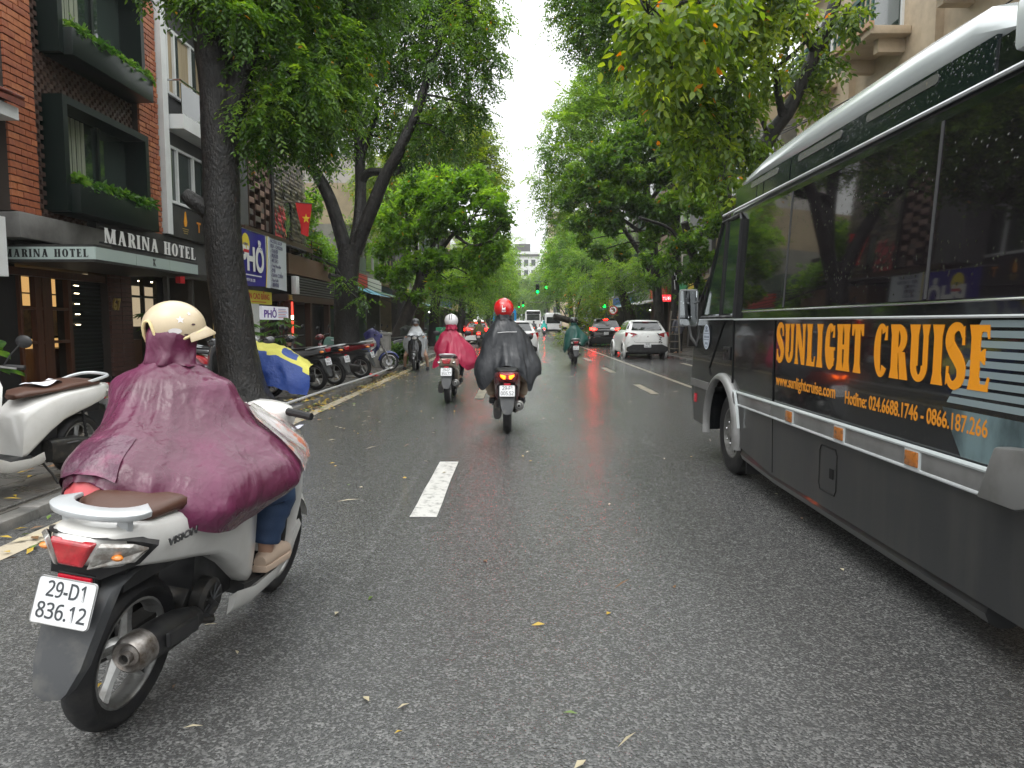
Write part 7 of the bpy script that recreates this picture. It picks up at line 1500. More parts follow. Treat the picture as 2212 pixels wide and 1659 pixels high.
b = MB(); G_ = [[cape_pt(a, v) * 1.0 + Vector((.012, .012, .010)) for a in range(2, 66, 4)] for v in (.50, .56, .62, .68, .74, .80, .86)]; b.loft(G_, False, False); b.build('clear_panel', mat('clear_plastic', (.60, .56, .55), .12, coat=1, alpha=.75, var=((.75, .25, .16), 11, .52, .62), bump=(30, .006, 4)), C1, smooth=180)
hp = Matrix.Translation(Vector((-.06, .565, 1.38)))
prm = mat('helmet_print', (.75, .72, .70), .45); pkm = mat('helmet_print_dark', (.10, .06, .07), .45)
def on_helm(az, el, k=1.012): a, e = R(az), R(el); r = .110 * k; yaw = R(-62); v = Vector((r * math.cos(e) * math.cos(a), r * math.cos(e) * math.sin(a) * 1.12, r * math.sin(e))); return Matrix.Rotation(yaw, 3, 'Z') @ v + Vector((-.06, .565, 1.38))
for az, el, sz, st_, mm_ in ((14, 16, .017, 5, prm), (34, 30, .011, 5, prm), (4, -8, .017, 0, prm), (38, 6, .006, 0, pkm), (24, -16, .006, 0, pkm)):
    c = on_helm(az, el); nr = (c - Vector((-.06, .565, 1.38))).normalized(); x = Vector((0, 0, 1)).cross(nr).normalized(); y = nr.cross(x); b = MB(); pts = []
    for k in range(10 if st_ else 16): r = sz * (1 if (k % 2 == 0 or not st_) else .45); a = 2 * PI * k / (10 if st_ else 16) + PI / 2; pts.append(c + x * r * math.cos(a) * (1 if st_ else 1.5) + y * r * math.sin(a) * (1 if st_ else .7))
    b.add(pts, [tuple(range(len(pts)))]); b.build('sticker', mm_, H1, smooth=0)
sp_ = MB(); 
for az in (35, 145): sp_.tube([on_helm(az, -20), Vector((-.02, .60, 1.28))], .007, 5)
sp_.build('chin_strap', black_plastic, H1)
# rider in black
LVB = [(1.47, -.045, .55, .09, .085, .09, .09), (1.42, -.045, .55, .125, .11, .125, .11), (1.36, -.04, .55, .19, .15, .19, .14), (1.26, -.03, .54, .275, .24, .275, .175), (1.14, -.02, .53, .34, .38, .335, .20), (1.00, -.01, .52, .37, .50, .36, .23), (.88, 0, .51, .42, .48, .42, .27), (.76, 0, .50, .435, .48, .43, .29), (.66, 0, .50, .42, .45, .40, .30)]
def hem_b(a, v): return v ** 3 * (.19 * gl(dang(a, -90) / 30) - .15 * gl(dang(a, -148) / 15) - .17 * gl(dang(a, -34) / 13) + .05 * gl(dang(a, 0) / 20))
cape_black = rain('cape_black', (.0125, .0145, .018), (.018, .020, .024), .46)
helm_red = mat('helmet_red', (.55, .010, .012), .12, coat=1)
S2, P2, C2, H2, _ = ride('dark maroon scooter with glowing amber lamps ridden by the person in black', 'person in a black rain cape and shiny red helmet riding away in mid road', (-.095, 8.95), R(.6), cape_black, helm_red, helm_red, LVB, hem_b, (-.045, .57, 1.565), paints['maroon'], seat_black, '29-F1', '005.52', 'std', lit=amber_lit, rail='', seed=9, helm_r=.135, crumple=.017, folds=((7, .022), (11, .010), (20, .009), (4, .03)), tm=khaki_m, muff='big', mmn=(170, 100), drop=.74, px=0, feet=((-.20, .80, .30), (.20, .80, .30)), knees=((-.26, .74, .64), (.26, .74, .64)), peak=False)
b = MB().tube([(-.125, .348, 1.265), (0, .333, 1.275), (.125, .348, 1.275)], .005, 4).build('reflective_strip', mat('reflective_strip', (.5, .5, .5), .4), C2)
lg = thing if False else None
c = Vector((-.045, .565, 1.59)); o = put_text('lettering', 'RUV', .03, white_ink, H2, c + Vector((-.024, -.1455, -.055)), (1, 0, 0), (0, -.10, 1), world=False, ext=.001, bold=.001, fit=.052, hfit=.020)
b = MB(); b.prism([(-.022, -.008), (.020, -.008), (.022, .016), (.008, .040), (-.006, .034), (-.022, .046)], lambda q, d: (c.x + q[0], c.y - .1505 + d + q[1] * .10, c.z + q[1] - .012), -.001, .004); b.prism([(-.025, -.022), (.025, -.022), (.025, -.018), (-.025, -.018)], lambda q, d: (c.x + q[0], c.y - .152 + d, c.z + q[1] - .004), -.001, .004); b.build('logo', white_ink, H2, smooth=0)
# rider in crimson
LVP = [(1.31, -.0, .55, .085, .08, .085, .085), (1.26, 0, .55, .115, .11, .115, .10), (1.20, 0, .55, .18, .18, .18, .13), (1.10, .01, .54, .25, .34, .23, .165), (1.00, .02, .53, .33, .48, .29, .19), (.90, .03, .52, .38, .50, .31, .215), (.80, .035, .51, .41, .46, .285, .24), (.70, .03, .50, .44, .45, .33, .26), (.60, .02, .50, .40, .42, .34, .27)]
def hem_p(a, v): return v ** 3 * (.20 * gl(dang(a, -90) / 34) - .06 * gl(dang(a, -25) / 20) - .02 * gl(dang(a, 200) / 20))
crimson = rain('cape_crimson', (.33, .006, .045), (.25, .005, .035), .48)
S3, P3, C3, H3, _ = ride('champagne scooter ridden by the person in crimson', 'person in a crimson rain cape and white helmet riding on the left lane', (-1.16, 12.3), R(0), crimson, mat('helmet_white', (.62, .60, .60), .2, coat=.8), mat('helmet_trim_white', (.5, .5, .5), .3), LVP, hem_p, (.015, .57, 1.405), paints['champagne'], seat_black, '29-G1', '353.77', 'p', rail='bar', seed=14, helm_r=.125, crumple=.016, folds=((7, .026), (10, .012), (18, .010), (4, .03)), tm=dark_cloth, muff='big', mmn=(150, 90), drop=.70, peak=False)
for x in (-.02, .012): MB().tube([Vector((.015 + x, .565 - .1395 * math.cos(R(e)), 1.43 + .127 * math.sin(R(e)))) for e in (8, 25, 42, 58)], .006, 4).build('stripe', ink, H3)
# rider in green
LVG = [(1.36, 0, .55, .085, .08, .085, .085), (1.28, 0, .55, .14, .13, .14, .12), (1.18, 0, .54, .22, .26, .23, .16), (1.05, .02, .53, .32, .46, .33, .19), (.92, .04, .52, .42, .42, .38, .23), (.80, .04, .51, .47, .45, .40, .26), (.68, .02, .50, .40, .42, .38, .28), (.56, 0, .50, .34, .38, .36, .29)]
def hem_g(a, v): return v ** 3 * (.24 * gl(dang(a, -85) / 34) - .20 * gl(dang(a, -165) / 26))
cape_green = rain('cape_green', (.010, .085, .068), (.008, .06, .05), .4); helm_black = mat('helmet_black', (.012, .012, .014), .2, coat=.8); lt_plate = plate_white
ride('dark scooter ridden by the person in green', 'person in a dark green rain cape riding beside the fallen tree', (2.02, 23.7), R(0), cape_green, helm_black, helm_black, LVG, hem_g, (-.02, .57, 1.43), paints['black'], seat_black, '29-H1', '640.25', 'g', seed=21, crumple=.018, folds=((7, .03), (5, .03)), detail=1, mmn=(110, 60), peak=False, drop=.7)
# far riders
LVF = [(1.38, 0, .55, .085, .08, .085, .085), (1.28, 0, .55, .16, .15, .16, .13), (1.12, 0, .53, .27, .25, .27, .18), (.95, 0, .52, .34, .40, .34, .23), (.78, 0, .50, .38, .42, .38, .28), (.64, 0, .50, .36, .40, .36, .29)]
def hem_f(a, v): return v ** 3 * .17 * gl(dang(a, -90) / 34)
for (lab_s, lab_p, loc, cm, pt, sd_, hm, rz_) in (
    ('scooter ridden by the person in olive behind the taxi', 'person in an olive rain cape riding behind the red taxi', (-2.12, 42.0), mat('cape_olive', (.10, .085, .03), .45, bump=(18, .01, 4)), paints['black'], 31, mat('helmet_olive', (.09, .09, .05), .4), 0),
    ('scooter ridden by the far person in turquoise', 'far rider in a bright turquoise rain cape beside the white van', (3.15, 76.0), mat('cape_turquoise', (.02, .42, .36), .4, bump=(18, .01, 4)), paints['white'] if 'white' in paints else scooter_white, 32, mat('helmet_teal', (.02, .30, .26), .3), 0),
    ('scooter ridden by the far person in grey', 'far rider in dark grey left of the turquoise caped rider', (2.25, 84.0), mat('cape_grey', (.06, .065, .075), .45, bump=(18, .01, 4)), paints['red'], 33, helm_black, 0)):
    ride(lab_s, lab_p, loc, R(rz_), cm, hm, hm, LVF, hem_f, (0, .57, 1.45), pt, seat_black, '', '', 'std2', seed=sd_, crumple=.015, detail=0, mmn=(60, 30), lit=red_lens_lit, peak=False, drop=.7)
# person waiting at the left kerb under clear plastic, facing us, feet on the ground
clear_cape = mat('cape_clear', (.66, .69, .72), .22, coat=.5, alpha=.80, bump=(22, .016, 5), var=((.45, .47, .50), 6, .45, .65))
LVW = [(1.32, 0, .55, .075, .075, .075, .08), (1.24, 0, .55, .14, .13, .14, .12), (1.12, 0, .54, .21, .22, .21, .16), (1.02, 0, .52, .27, .42, .27, .18), (.92, 0, .50, .33, .52, .33, .20), (.78, 0, .48, .35, .54, .35, .22), (.62, 0, .48, .33, .52, .33, .24), (.50, 0, .48, .29, .48, .29, .25)]
def hem_w(a, v): return v ** 3 * (.10 * gl(dang(a, 60) / 20) - .12 * gl(dang(a, 95) / 16) + .10 * math.sin(5 * a))
ride('black scooter of the person waiting at the left kerb', 'person in a clear plastic raincoat astride a scooter facing the camera', (-2.95, 21.6), R(183), clear_cape, mat('helmet_dark_grey', (.05, .05, .055), .3, coat=.5), black_plastic, LVW, hem_w, (0, .60, 1.37), paints['black'], seat_black, '29-M1', '087.63', 'w', seed=41, crumple=.022, folds=((7, .03), (11, .02), (4, .03)), hood=False, mmn=(120, 70), feet=((-.34, .62, .0), (.34, .62, .0)), knees=((-.30, .74, .42), (.30, .74, .42)), bare=True, drop=.45, helm_r=.125)
# ------------------------------------------------------------------ parked scooters on the left pavement
Z0 = PZ + .02
PK = dict(z0=Z0)
make_scooter('white parked scooter with a brown seat facing the camera along the left kerb', scooter_white, (-3.84, 6.1), R(172), seat_brown, '29-B1', '417.60', lean=R(-5), rail='bar', detail=1, steer=R(18), z0=Z0)
cl = thing('paper_sheet', 'white paper left on the seat of the parked scooter', 'paper', (-3.83, 5.9, .92)); b = MB(); G_ = [[Vector((-3.95 + j * .05, 5.62 + i * .04, .905 + .012 * math.sin(i * .9 + j) + (.012 if i in (4, 5, 9) else 0))) for i in range(11)] for j in range(5)]; b.loft(G_, False, False); b.build('sheet', mat('white_paper', (.70, .70, .74), .6), cl, True, smooth=180)
row = [('silver parked scooter under the blue and yellow tarpaulin', 'grey', (-4.28, 12.4), 80, 'step', '29-C1', '225.18'),
       ('grey motorbike with red tail trim parked beside the tarpaulin', 'grey', (-3.86, 13.75), 72, 'bone', '29-E1', '903.47'),
       ('dark motorbike third from the big tree, next to the maroon one', 'black', (-3.74, 14.75), 72, 'bone', '29-K1', '118.36'),
       ('maroon motorbike with a silver rack in front of the forked tree', 'maroon', (-3.62, 16.7), 78, 'bone', '29-L1', '562.04')]
for lab, pt, loc, rz, style, a, c in row: make_scooter(lab, paints[pt], loc, R(rz), seat_black, a, c, lean=R(-5), rail='rack' if pt == 'maroon' else 'bar', style=style, steer=R(20), z0=Z0, name='scooter' if style == 'step' else 'motorbike', group='two wheelers parked on the left pavement', muff='big', under=None)
make_scooter('navy motorbike facing the road with a blue cloth over its front', paints['navy'], (-4.62, 18.9), R(-82), seat_black, '', '', lean=R(4), style='bone', spoke_wire=True, rim_m=chrome, steer=R(14), z0=Z0, name='motorbike', group='two wheelers parked on the left pavement')
make_scooter('silver scooter facing out behind the row', paints['silver'], (-6.35, 14.4), R(-75), seat_black, '', '', lean=R(4), steer=R(-15), z0=Z0, group='two wheelers parked on the left pavement')
make_scooter('red scooter facing out behind the tarpaulin', paints['red'], (-6.30, 13.0), R(-82), seat_black, '', '', lean=R(4), steer=R(10), z0=Z0, group='two wheelers parked on the left pavement')
make_scooter('bronze scooter with its handlebar above the maroon motorbike', paints['bronze'], (-6.2, 16.2), R(-70), seat_black, '', '', lean=R(4), steer=R(-20), z0=Z0, group='two wheelers parked on the left pavement')
make_scooter('dark scooter parked behind the person in the clear raincoat', paints['black'], (-3.75, 25.0), R(120), seat_black, '', '', lean=R(-4), z0=Z0, group='two wheelers parked on the left pavement')
make_scooter('grey scooter parked farther along the left kerb', paints['grey'], (-3.8, 28.5), R(100), seat_black, '', '', lean=R(-4), z0=Z0, group='two wheelers parked on the left pavement')
# tarpaulins: sheets draped over the machines
def sheet(name, label, P, mats, n=28, m=16, sag=.05, seed=1, cat='tarpaulin', split=None, crumple=.02):
    """P: four corner rows of world points, lofted across"""
    t = thing(name, label, cat, (P[0][0][0], P[0][0][1], 0)); rows = [catmull(r, n // (len(r) - 1)) for r in P]; b = MB(); G_ = []
    for i in range(len(rows[0])):
        G_.append(catmull([r[i] for r in rows], m // (len(rows) - 1)))
    V = [];
    for i, c in enumerate(G_):
        for j, p in enumerate(c): q = Vector((p.x, p.y, p.z)); nz = noise.noise(q * 3.2 + Vector((seed, 0, 0))) * crumple * 1.8 + (abs(noise.noise(q * 7 + Vector((0, seed, 0)))) - .3) * crumple * 1.6 + .3 * crumple * abs(noise.noise(q * 17)); V.append(q + Vector((nz * .35, -abs(nz) * .7 if False else nz * .7, nz * .5)))
    k = len(G_[0]); F = [(i * k + j, (i + 1) * k + j, (i + 1) * k + j + 1, i * k + j + 1) for i in range(len(G_) - 1) for j in range(k - 1)]
    b.add(V, F)
    if split: b.m = [split(i / (len(G_) - 1), j / (k - 1)) for i in range(len(G_) - 1) for j in range(k - 1)]
    o = b.build('sheet', mats, t, True, smooth=180); return t
tarp_b = mat('tarp_blue', (.022, .055, .24), .42, var=((.035, .075, .27), 3, .4, .7), bump=(20, .008, 5)); tarp_y = mat('tarp_yellow', (.62, .58, .10), .45, bump=(20, .008, 5))
sheet('tarpaulin', 'blue and yellow tarpaulin draped over the first parked scooter', [
    [(-4.80, 12.65, 1.06), (-4.35, 12.65, 1.00), (-3.95, 12.62, .93), (-3.58, 12.58, .66)],
    [(-4.82, 12.15, 1.02), (-4.35, 12.12, .97), (-3.95, 12.10, .90), (-3.52, 12.12, .62)],
    [(-4.84, 12.0, .72), (-4.35, 11.96, .66), (-3.92, 11.94, .56), (-3.50, 12.02, .40)],
    [(-4.82, 11.96, .44), (-4.35, 11.90, .38), (-3.92, 11.90, .28), (-3.54, 12.0, .15)]], [tarp_b, tarp_y], split=lambda u, v: 1 if v < .33 + .16 * u and not (.62 < u < .80 and .10 < v < .36) else 0, seed=3, crumple=.05)
sheet('green_tarpaulin', 'green tarpaulin over the seat of the navy motorbike', [
    [(-5.0, 19.15, .98), (-4.5, 19.15, .98), (-4.15, 19.15, .90)], [(-5.0, 18.75, .98), (-4.5, 18.75, .98), (-4.10, 18.75, .90)], [(-5.05, 18.60, .62), (-4.5, 18.58, .55), (-4.08, 18.6, .60)]], mat('tarp_green', (.012, .075, .05), .5, bump=(20, .01, 4)), n=18, m=12, seed=6, crumple=.04)
sheet('blue_cloth', 'dark blue cloth hung over the front of the navy motorbike', [
    [(-3.98, 19.1, 1.12), (-3.8, 19.05, 1.22), (-3.58, 19.0, 1.06)], [(-3.98, 18.78, 1.12), (-3.78, 18.75, 1.20), (-3.56, 18.75, 1.02)], [(-3.94, 18.66, .92), (-3.72, 18.64, .98), (-3.54, 18.66, .72)]], mat('cloth_navy', (.012, .011, .075), .55, bump=(20, .01, 4)), n=18, m=12, seed=8, crumple=.05)
sheet('dark_tarpaulin', 'dark tarpaulin over the scooter behind the raincoat wearer', [
    [(-4.2, 25.9, 1.1), (-3.8, 25.4, 1.2), (-3.3, 24.9, 1.0)], [(-4.1, 25.4, 1.15), (-3.7, 25.0, 1.25), (-3.2, 24.5, 1.0)], [(-4.0, 25.0, .5), (-3.6, 24.6, .5), (-3.1, 24.3, .55)]], mat('tarp_dark', (.02, .026, .02), .5, bump=(20, .01, 4)), n=18, m=12, seed=9, crumple=.05)
# cabinet, plants, hoses, scraps
cb = thing('utility_cabinet', 'grey street cabinet with paper stickers behind the blue cloth', 'cabinet', (-4.05, 21.2, PZ)); cg = mat('cabinet_grey', (.27, .26, .24), .5, var=((.17, .16, .145), 4, .45, .7))
MB().bx((-4.40, 20.98, PZ), (-3.72, 21.4, 1.02)).build('case', cg, cb, True, bevel=.012); MB().bx((-4.43, 20.95, 1.02), (-3.69, 21.43, 1.10)).build('top', cg, cb, True, bevel=.015); MB().bx((-4.33, 20.965, PZ + .1), (-3.79, 20.985, .98)).build('door', cg, cb, True, bevel=.004)
for x0, x1, z0_, z1_ in ((-4.18, -4.0, .80, .93), (-4.24, -4.06, .42, .66), (-3.98, -3.86, .56, .64)): box_obj('sticker', (x0, 20.957, z0_), (x1, 20.964, z1_), mat('sticker_paper', (.55, .54, .50), .6), cb)
def potted(name, label, c, h, n, L, W, seed, pot=True, fan=True):
    t = thing(name, label, 'plant', c); c = Vector(c); rr = random.Random(seed)
    if pot: MB().lathe([(0, 0), (.14, 0), (.20, .30), (.21, .32), (.18, .32), (.17, .28), (0, .28)], (0, 0, 0), 'z', 18).build('pot', mat('pot_clay', (.10, .06, .045), .6), t, smooth=40)
    st = MB(); lf = MB()
    for k in range(n):
        a = rr.uniform(0, 2 * PI); d = Vector((math.cos(a), math.sin(a), 0)); hh = h * rr.uniform(.45, 1); rch = rr.uniform(.15, .5) * h * .7
        P = catmull([(0, 0, .25), d * rch * .3 + Vector((0, 0, .25 + hh * .6)), d * rch + Vector((0, 0, .25 + hh))], 3); st.tube(P, .009, 4)
        tip = P[-1]; s_ = Vector((-d.y, d.x, 0))
        if fan:
            for q in range(7):
                u = (q - 3) / 3; dr = (d * (1 - .4 * abs(u)) + s_ * u * .9 + Vector((0, 0, -.15 - .2 * rr.random()))).normalized(); sd_ = dr.cross(Vector((0, 0, 1))).normalized()
                lf.add([tip, tip + dr * L * .5 + sd_ * W * .5, tip + dr * L + Vector((0, 0, -.04)), tip + dr * L * .5 - sd_ * W * .5], [(0, 1, 2), (0, 2, 3)])
        else:
            dr = (d + Vector((0, 0, -.1))).normalized(); row = [[tip + dr * L * u + s_ * W * .5 * e * math.sin(PI * (.08 + .92 * u)) + Vector((0, 0, .05 * (1 - abs(e)) * -1 - .18 * L * u * u)) for e in (-1, -.5, 0, .5, 1)] for u in [i / 6 for i in range(7)]]; lf.loft(row, False, False)
    me = lf.mesh('leaves', leaf_plant, smooth=180, fix=False); at_ = me.attributes.new('tint', 'FLOAT', 'POINT'); at_.data.foreach_set('value', np.clip(RNG.normal(.5, .18, len(me.vertices)), 0, .93).astype(np.float32)); link('leaves', me, t); st.build('stems', mat('stem_green', (.06, .10, .03), .6), t); return t
potted('palm_plant', 'potted fan leaved palm, left one before the brown shopfront', (-6.6, 16.9, PZ), 1.15, 16, .34, .07, 1)
potted('palm_plant', 'potted fan leaved palm beside the red light tube', (-6.4, 19.4, PZ), 1.25, 16, .36, .07, 2)
potted('strap_plant', 'low yellow green plant with long strap leaves between the palms', (-6.1, 17.9, PZ), .35, 14, .6, .07, 3, True, False)
potted('big_leaf_plant', 'plant with large round leaves by the hotel entrance at the left edge', (-7.45, 9.75, PZ), .95, 9, .42, .30, 4, True, False)
potted('tall_plant', 'bushy potted plant by the shop window behind the rider in maroon', (-7.6, 15.6, PZ), 1.5, 22, .34, .08, 5)
hg = thing('clipped_bush', 'clipped green bush beside the utility cabinet', 'bush', (-3.75, 22.6, PZ)); tufts('leaves', [((-3.95 + .12 * k, 22.6 + .1 * (k % 3), PZ + .3 + .12 * (k % 2)), (.28, .3, .32), 60) for k in range(6)], hg, L=.10, W=.05, seed=9)
hs_ = thing('drain_hose', 'grey hose lying along the left kerb', 'hose', (-3.5, 14, PZ)); MB().tube(catmull([(-3.52, 10.8, .15), (-3.46, 13, .16), (-3.40, 15, .16), (-3.36, 17.5, .16), (-3.42, 20, .16)], 6), .022, 8).build('hose', mat('hose_grey', (.42, .42, .42), .35), hs_, True)
for k, (x, y, lab, colr) in enumerate(((-3.9, 11.0, 'crumpled white paper at the foot of the big tree', (.6, .58, .55)), (-3.05, 9.2, 'small pale plastic bag on the edge line', (.6, .6, .7)), (-3.55, 17.1, 'red plastic bag beside the maroon motorbike', (.65, .03, .03)))):
    o = thing('litter', lab, 'litter', (x, y, PZ if x < KL else 0)); b = MB(); G_ = [[(x + (i - 4) * .06, y + (j - 2) * .09, (PZ + .03 if x < KL else .012) + (.05 if k < 2 else .14) * abs(noise.noise(Vector((i * .7 + k * 9, j * .9, 0))))) for i in range(9)] for j in range(5)]; b.loft(G_, False, False); b.build('scrap', mat('scrap_%d' % k, colr, .5), o, True, smooth=60)

# ------------------------------------------------------------------ traffic lights, signs, poles, cables, ladder, walker
green_glow = mat('traffic_green', (.02, .5, .25), .3, emit=(.0, 1, .06), es=6)
def signal(label, Y, xp, arm_x, z, heads, h=None):
    t = thing('traffic_light', label, 'traffic light', (xp, Y, 0)); MB().tube([(xp, Y, 0), (xp, Y, z + .6)], [.09, .07], 10).build('pole', grey_wall, t, True)
    if arm_x is not None: MB().tube([(xp, Y, z + .35), (arm_x, Y, z + .42)], [.06, .04], 8).build('arm', grey_wall, t, True)
    for x, zz in heads:
        hd = MB().bx((x - .19, Y - .16, zz - .22), (x + .19, Y + .05, zz + .75)).build('signal_head', black_plastic, t, True, bevel=.02)
        MB().ell((x, Y - .17, zz - .02), (.13, .04, .13), 14, 8).build('green_lamp', green_glow, hd, True)
        for k in (1, 2): MB().ell((x, Y - .16, zz - .02 + .29 * k), (.12, .03, .12), 12, 6).build('dark_lamp', interior_dark, hd, True)
        for k in range(3): MB().lathe([(.14, 0), (.145, -.14), (.14, -.14), (.135, 0)], (x, Y - .16, zz - .02 + .29 * k), 'y', 14).build('visor', black_plastic, hd, True)
p = at(1180, 621, 72); q = at(1161, 630, 72)
signal('pair of green traffic lights on an arm over the right lane', 72, 6.9, q.x - .3, p.z + .2, [(p.x, p.z), (q.x, q.z)])
p = at(1130, 660, 125); q = at(1121, 663, 125); signal('farther pair of green traffic lights on an arm down the road', 125, 7.2, q.x - .3, p.z + .2, [(p.x, p.z), (q.x, q.z)])
p = at(1305, 661, 62); signal('single green traffic light left of the round sign', 62, p.x + .3, None, p.z, [(p.x, p.z)])
p = at(1324, 670, 55); t = thing('no_turn_sign', 'round red and white no left turn sign on a post', 'sign', (p.x, p.y, 0)); MB().tube([(p.x, p.y, 0), (p.x, p.y, p.z + .3)], .04, 8).build('post', alloy, t, True)
dk = MB().lathe([(0, -.03), (.35, -.03), (.35, 0), (0, 0)], (p.x, p.y - .05, p.z), 'y', 32).build('disc', mat('sign_red_paint', (.5, .015, .02), .4), t, True); MB().lathe([(0, 0), (.265, 0)], (p.x, p.y - .086, p.z), 'y', 32).build('white_field', plate_white, dk, True)
b = MB(); X_, Z_ = p.x, p.z
for po in ([(-.10, -.17), (-.03, -.17), (-.03, .06), (-.10, .06)], [(-.10, .06), (.15, .06), (.15, .13), (-.10, .13)], [(.13, .0), (.2, .095), (.13, .19)]): b.prism([(-a, c) for a, c in po], lambda q, d: (X_ + q[0] + .04, p.y - .092 + d, Z_ + q[1]), 0, .004)
b.build('arrow', ink, dk, True, smooth=0); MB().tube([(X_ + .18, p.y - .096, Z_ - .2), (X_ - .18, p.y - .096, Z_ + .2)], .022, 4).build('red_bar', mat('sign_red_paint', (.5, .015, .02), .4), dk, True)
q = at(1440, 644, 37); t = thing('led_sign', 'small glowing red shop sign on the right', 'sign', (q.x, q.y, q.z)); MB().bx((q.x - .26, q.y, q.z - .17), (q.x + .26, q.y + .08, q.z + .17)).build('case', mat('led_back', (.35, .01, .015), .4, emit=(1, .02, .03), es=.9), t, True, bevel=.02); put_text('lettering', 'TƯƠI', .2, mat('led_glow', (.9, .5, .5), .4, emit=(1, .35, .35), es=2), t, (q.x - .2, q.y - .004, q.z - .10), (1, 0, 0), (0, 0, 1), ext=.002, fit=.4, hfit=.19)
MB().tube([(q.x, q.y + .05, q.z), (q.x + 1.9, q.y + .05, q.z)], .02, 5).build('bracket', brown_metal, t, True)
up = thing('utility_pole', 'dark utility pole with a wire bracket behind the white hatchback', 'pole', (7.0, 31.2, PZ)); MB().tube([(7.0, 31.2, PZ), (6.98, 31.2, 9.5)], [.20, .13], 12).build('pole', bark_dark, up, True); pz = at(1436, 605, 31.0).z; MB().tube([(6.86, 31.02, pz + .5), (6.92, 31.0, pz + .2), (6.98, 31.0, pz + .2), (6.98, 31.0, pz), (6.9, 31.0, pz), (6.94, 31.0, pz - .4)], .018, 5).build('wire_bracket', white_ink, up, True)
cab = mat('cable_black', (.01, .01, .01), .5); rr = random.Random(5)
def cable(label, a, c, sag, r=.016, m=cab, name='overhead_cable', group='overhead cables'):
    a, c = Vector(a), Vector(c); o = thing(name, label, 'cable', a, group=group); MB().tube([a.lerp(c, k / 16) - Vector((0, 0, 4 * sag * (k / 16) * (1 - k / 16))) for k in range(17)], r, 5).build('wire', m, o, True)
for k, kl in enumerate(('topmost', 'second', 'third', 'fourth', 'fifth', 'lowest')): cable(kl + ' of the six black cables sagging along the left shopfronts', (-6.9 + .08 * k, 24 + .3 * k, 3.7 - .05 * k), (-5.8 + .1 * k, 52, 4.4 - .22 * k), .35 + .15 * k, group='cables along the left shopfronts')
for k, kl in enumerate(('lowest', 'middle', 'highest')): cable(kl + ' black cable crossing in front of the cream building', (9.6, 12.5 + k * .5, 6.6 + .5 * k), (7.0, 31.2, 8.6 - .35 * k), .3 + .12 * k, group='cables by the cream building')
ld = thing('step_ladder', 'old wooden step ladder standing behind the hatchback', 'ladder', (6.35, 28.4, PZ)); b = MB()
for sx in (-.2, .2): MB().tube([(6.3 + sx * 1.3, 28.2, PZ), (6.38 + sx * .7, 28.45, 1.85)], .028, 6).build('rail', mat('ladder_wood', (.19, .165, .13), .7), ld, True); MB().tube([(6.45 + sx * 1.3, 28.95, PZ), (6.38 + sx * .7, 28.48, 1.85)], .022, 6).build('rail', MATS['ladder_wood'], ld, True)
for k in range(5): u = (k + 1) / 6; MB().tube([(6.3 - .26 + .12 * u + .08 * u, 28.2 + .25 * u, PZ + 1.72 * u), (6.3 + .26 - .12 * u + .08 * u, 28.2 + .25 * u, PZ + 1.72 * u)], .022, 6).build('rung', MATS['ladder_wood'], ld, True)
wk = thing('person', 'person in a grey jacket standing by the shop beyond the ladder', 'person', (7.0, 31.9 - 1.5, PZ), R(15)); b = MB()
b.tube([(0, 0, .84), (0, 0, .98), (0, .02, 1.2), (0, .02, 1.38), (0, .01, 1.45)], [.12, .15, .145, .16, .07], 12, flat=.68); b.tube([(0, .01, 1.42), (0, .02, 1.52)], .055, 8); b.ell((0, .04, 1.60), (.078, .095, .115), 14, 10); b.ell((0, .14, 1.58), (.012, .02, .02), 8, 6)
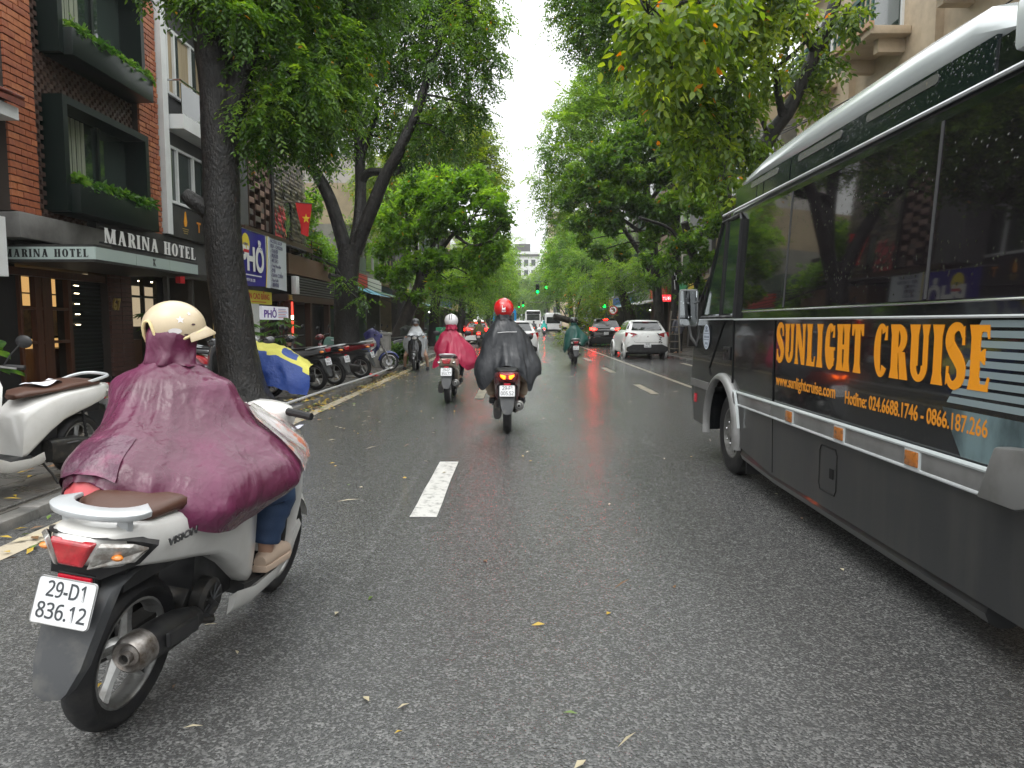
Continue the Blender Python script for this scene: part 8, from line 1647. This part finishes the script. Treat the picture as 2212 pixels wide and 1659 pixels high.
for sx in (-1, 1):
    b.tube([(sx * .10, .0, 1.37), (sx * .19, .0, 1.36), (sx * .23, .02, 1.12), (sx * .21, .14, .94)], [.06, .056, .045, .028], 9); hand(b, (sx * .21, .14, .94), (0, .5, -.8), sx, (0, .7, .3)); b.tube([(sx * .09, 0, .88), (sx * .10, .02, .48), (sx * .11, 0, .09)], [.095, .06, .04], 9); b.tube([(sx * .11, -.05, .05), (sx * .11, .05, .05), (sx * .12, .18, .03)], [.04, .045, .03], 8, flat=.7)
link('body', remeshed(b, 'walker_body', .014), wk)
jk = MB(); jk.loft([[(w * math.cos(a), .015 + d * math.sin(a), z) for a in [2 * PI * k / 20 for k in range(20)]] for z, w, d in ((.86, .19, .14), (1.0, .175, .135), (1.2, .185, .14), (1.36, .205, .13), (1.43, .12, .10), (1.47, .075, .075))], True, False)
for sx in (-1, 1): jk.tube([(sx * .12, .0, 1.38), (sx * .20, .0, 1.36), (sx * .24, .02, 1.12), (sx * .215, .12, .97)], [.075, .075, .06, .05], 10)
jk.build('jacket', mat('jacket_grey', (.09, .09, .11), .7), wk); tr_ = MB()
for sx in (-1, 1): tr_.tube([(sx * .085, 0, .95), (sx * .10, .02, .5), (sx * .11, 0, .1)], [.11, .08, .065], 10)
tr_.build('trousers', dark_cloth, wk); MB().ell((0, .02, 1.635), (.09, .105, .10), 14, 10).build('hair', hair_m, wk)
gc = thing('street_cart', 'green wheeled cart standing on the left roadside beyond the tree trunk', 'cart', (-3.6, 36, 0)); gg = mat('cart_green', (.03, .25, .12), .5)
MB().bx((-3.95, 35.6, .45), (-3.2, 36.6, 1.15)).build('bin', gg, gc, True, bevel=.02); b = MB()
for sx in (-3.98, -3.17): MB().lathe([(.30, .02), (.34, .02), (.34, -.02), (.30, -.02)], (sx, 36.1, .34), 'x', 24).build('wheel', rubber, gc, True)
MB().tube([(-3.6, 35.5, 1.1), (-3.6, 35.0, 1.0)], .02, 6).build('handle', alloy, gc, True)

# ------------------------------------------------------------------ wet air
hz = bpy.data.materials.new('haze'); hz.use_nodes = True; t = hz.node_tree; t.nodes.remove(t.nodes['Principled BSDF']); pv = N(t, 'ShaderNodeVolumePrincipled'); pv.inputs['Color'].default_value = (.97, .985, .99, 1); pv.inputs['Density'].default_value = .0004
t.links.new(pv.outputs[0], t.nodes['Material Output'].inputs['Volume'])
tag(MB().bx((-905, -205, -1.1), (905, 1605, 46)).build('haze', hz, smooth=0), 'thin pale rain haze filling the street', 'haze', kind='stuff')
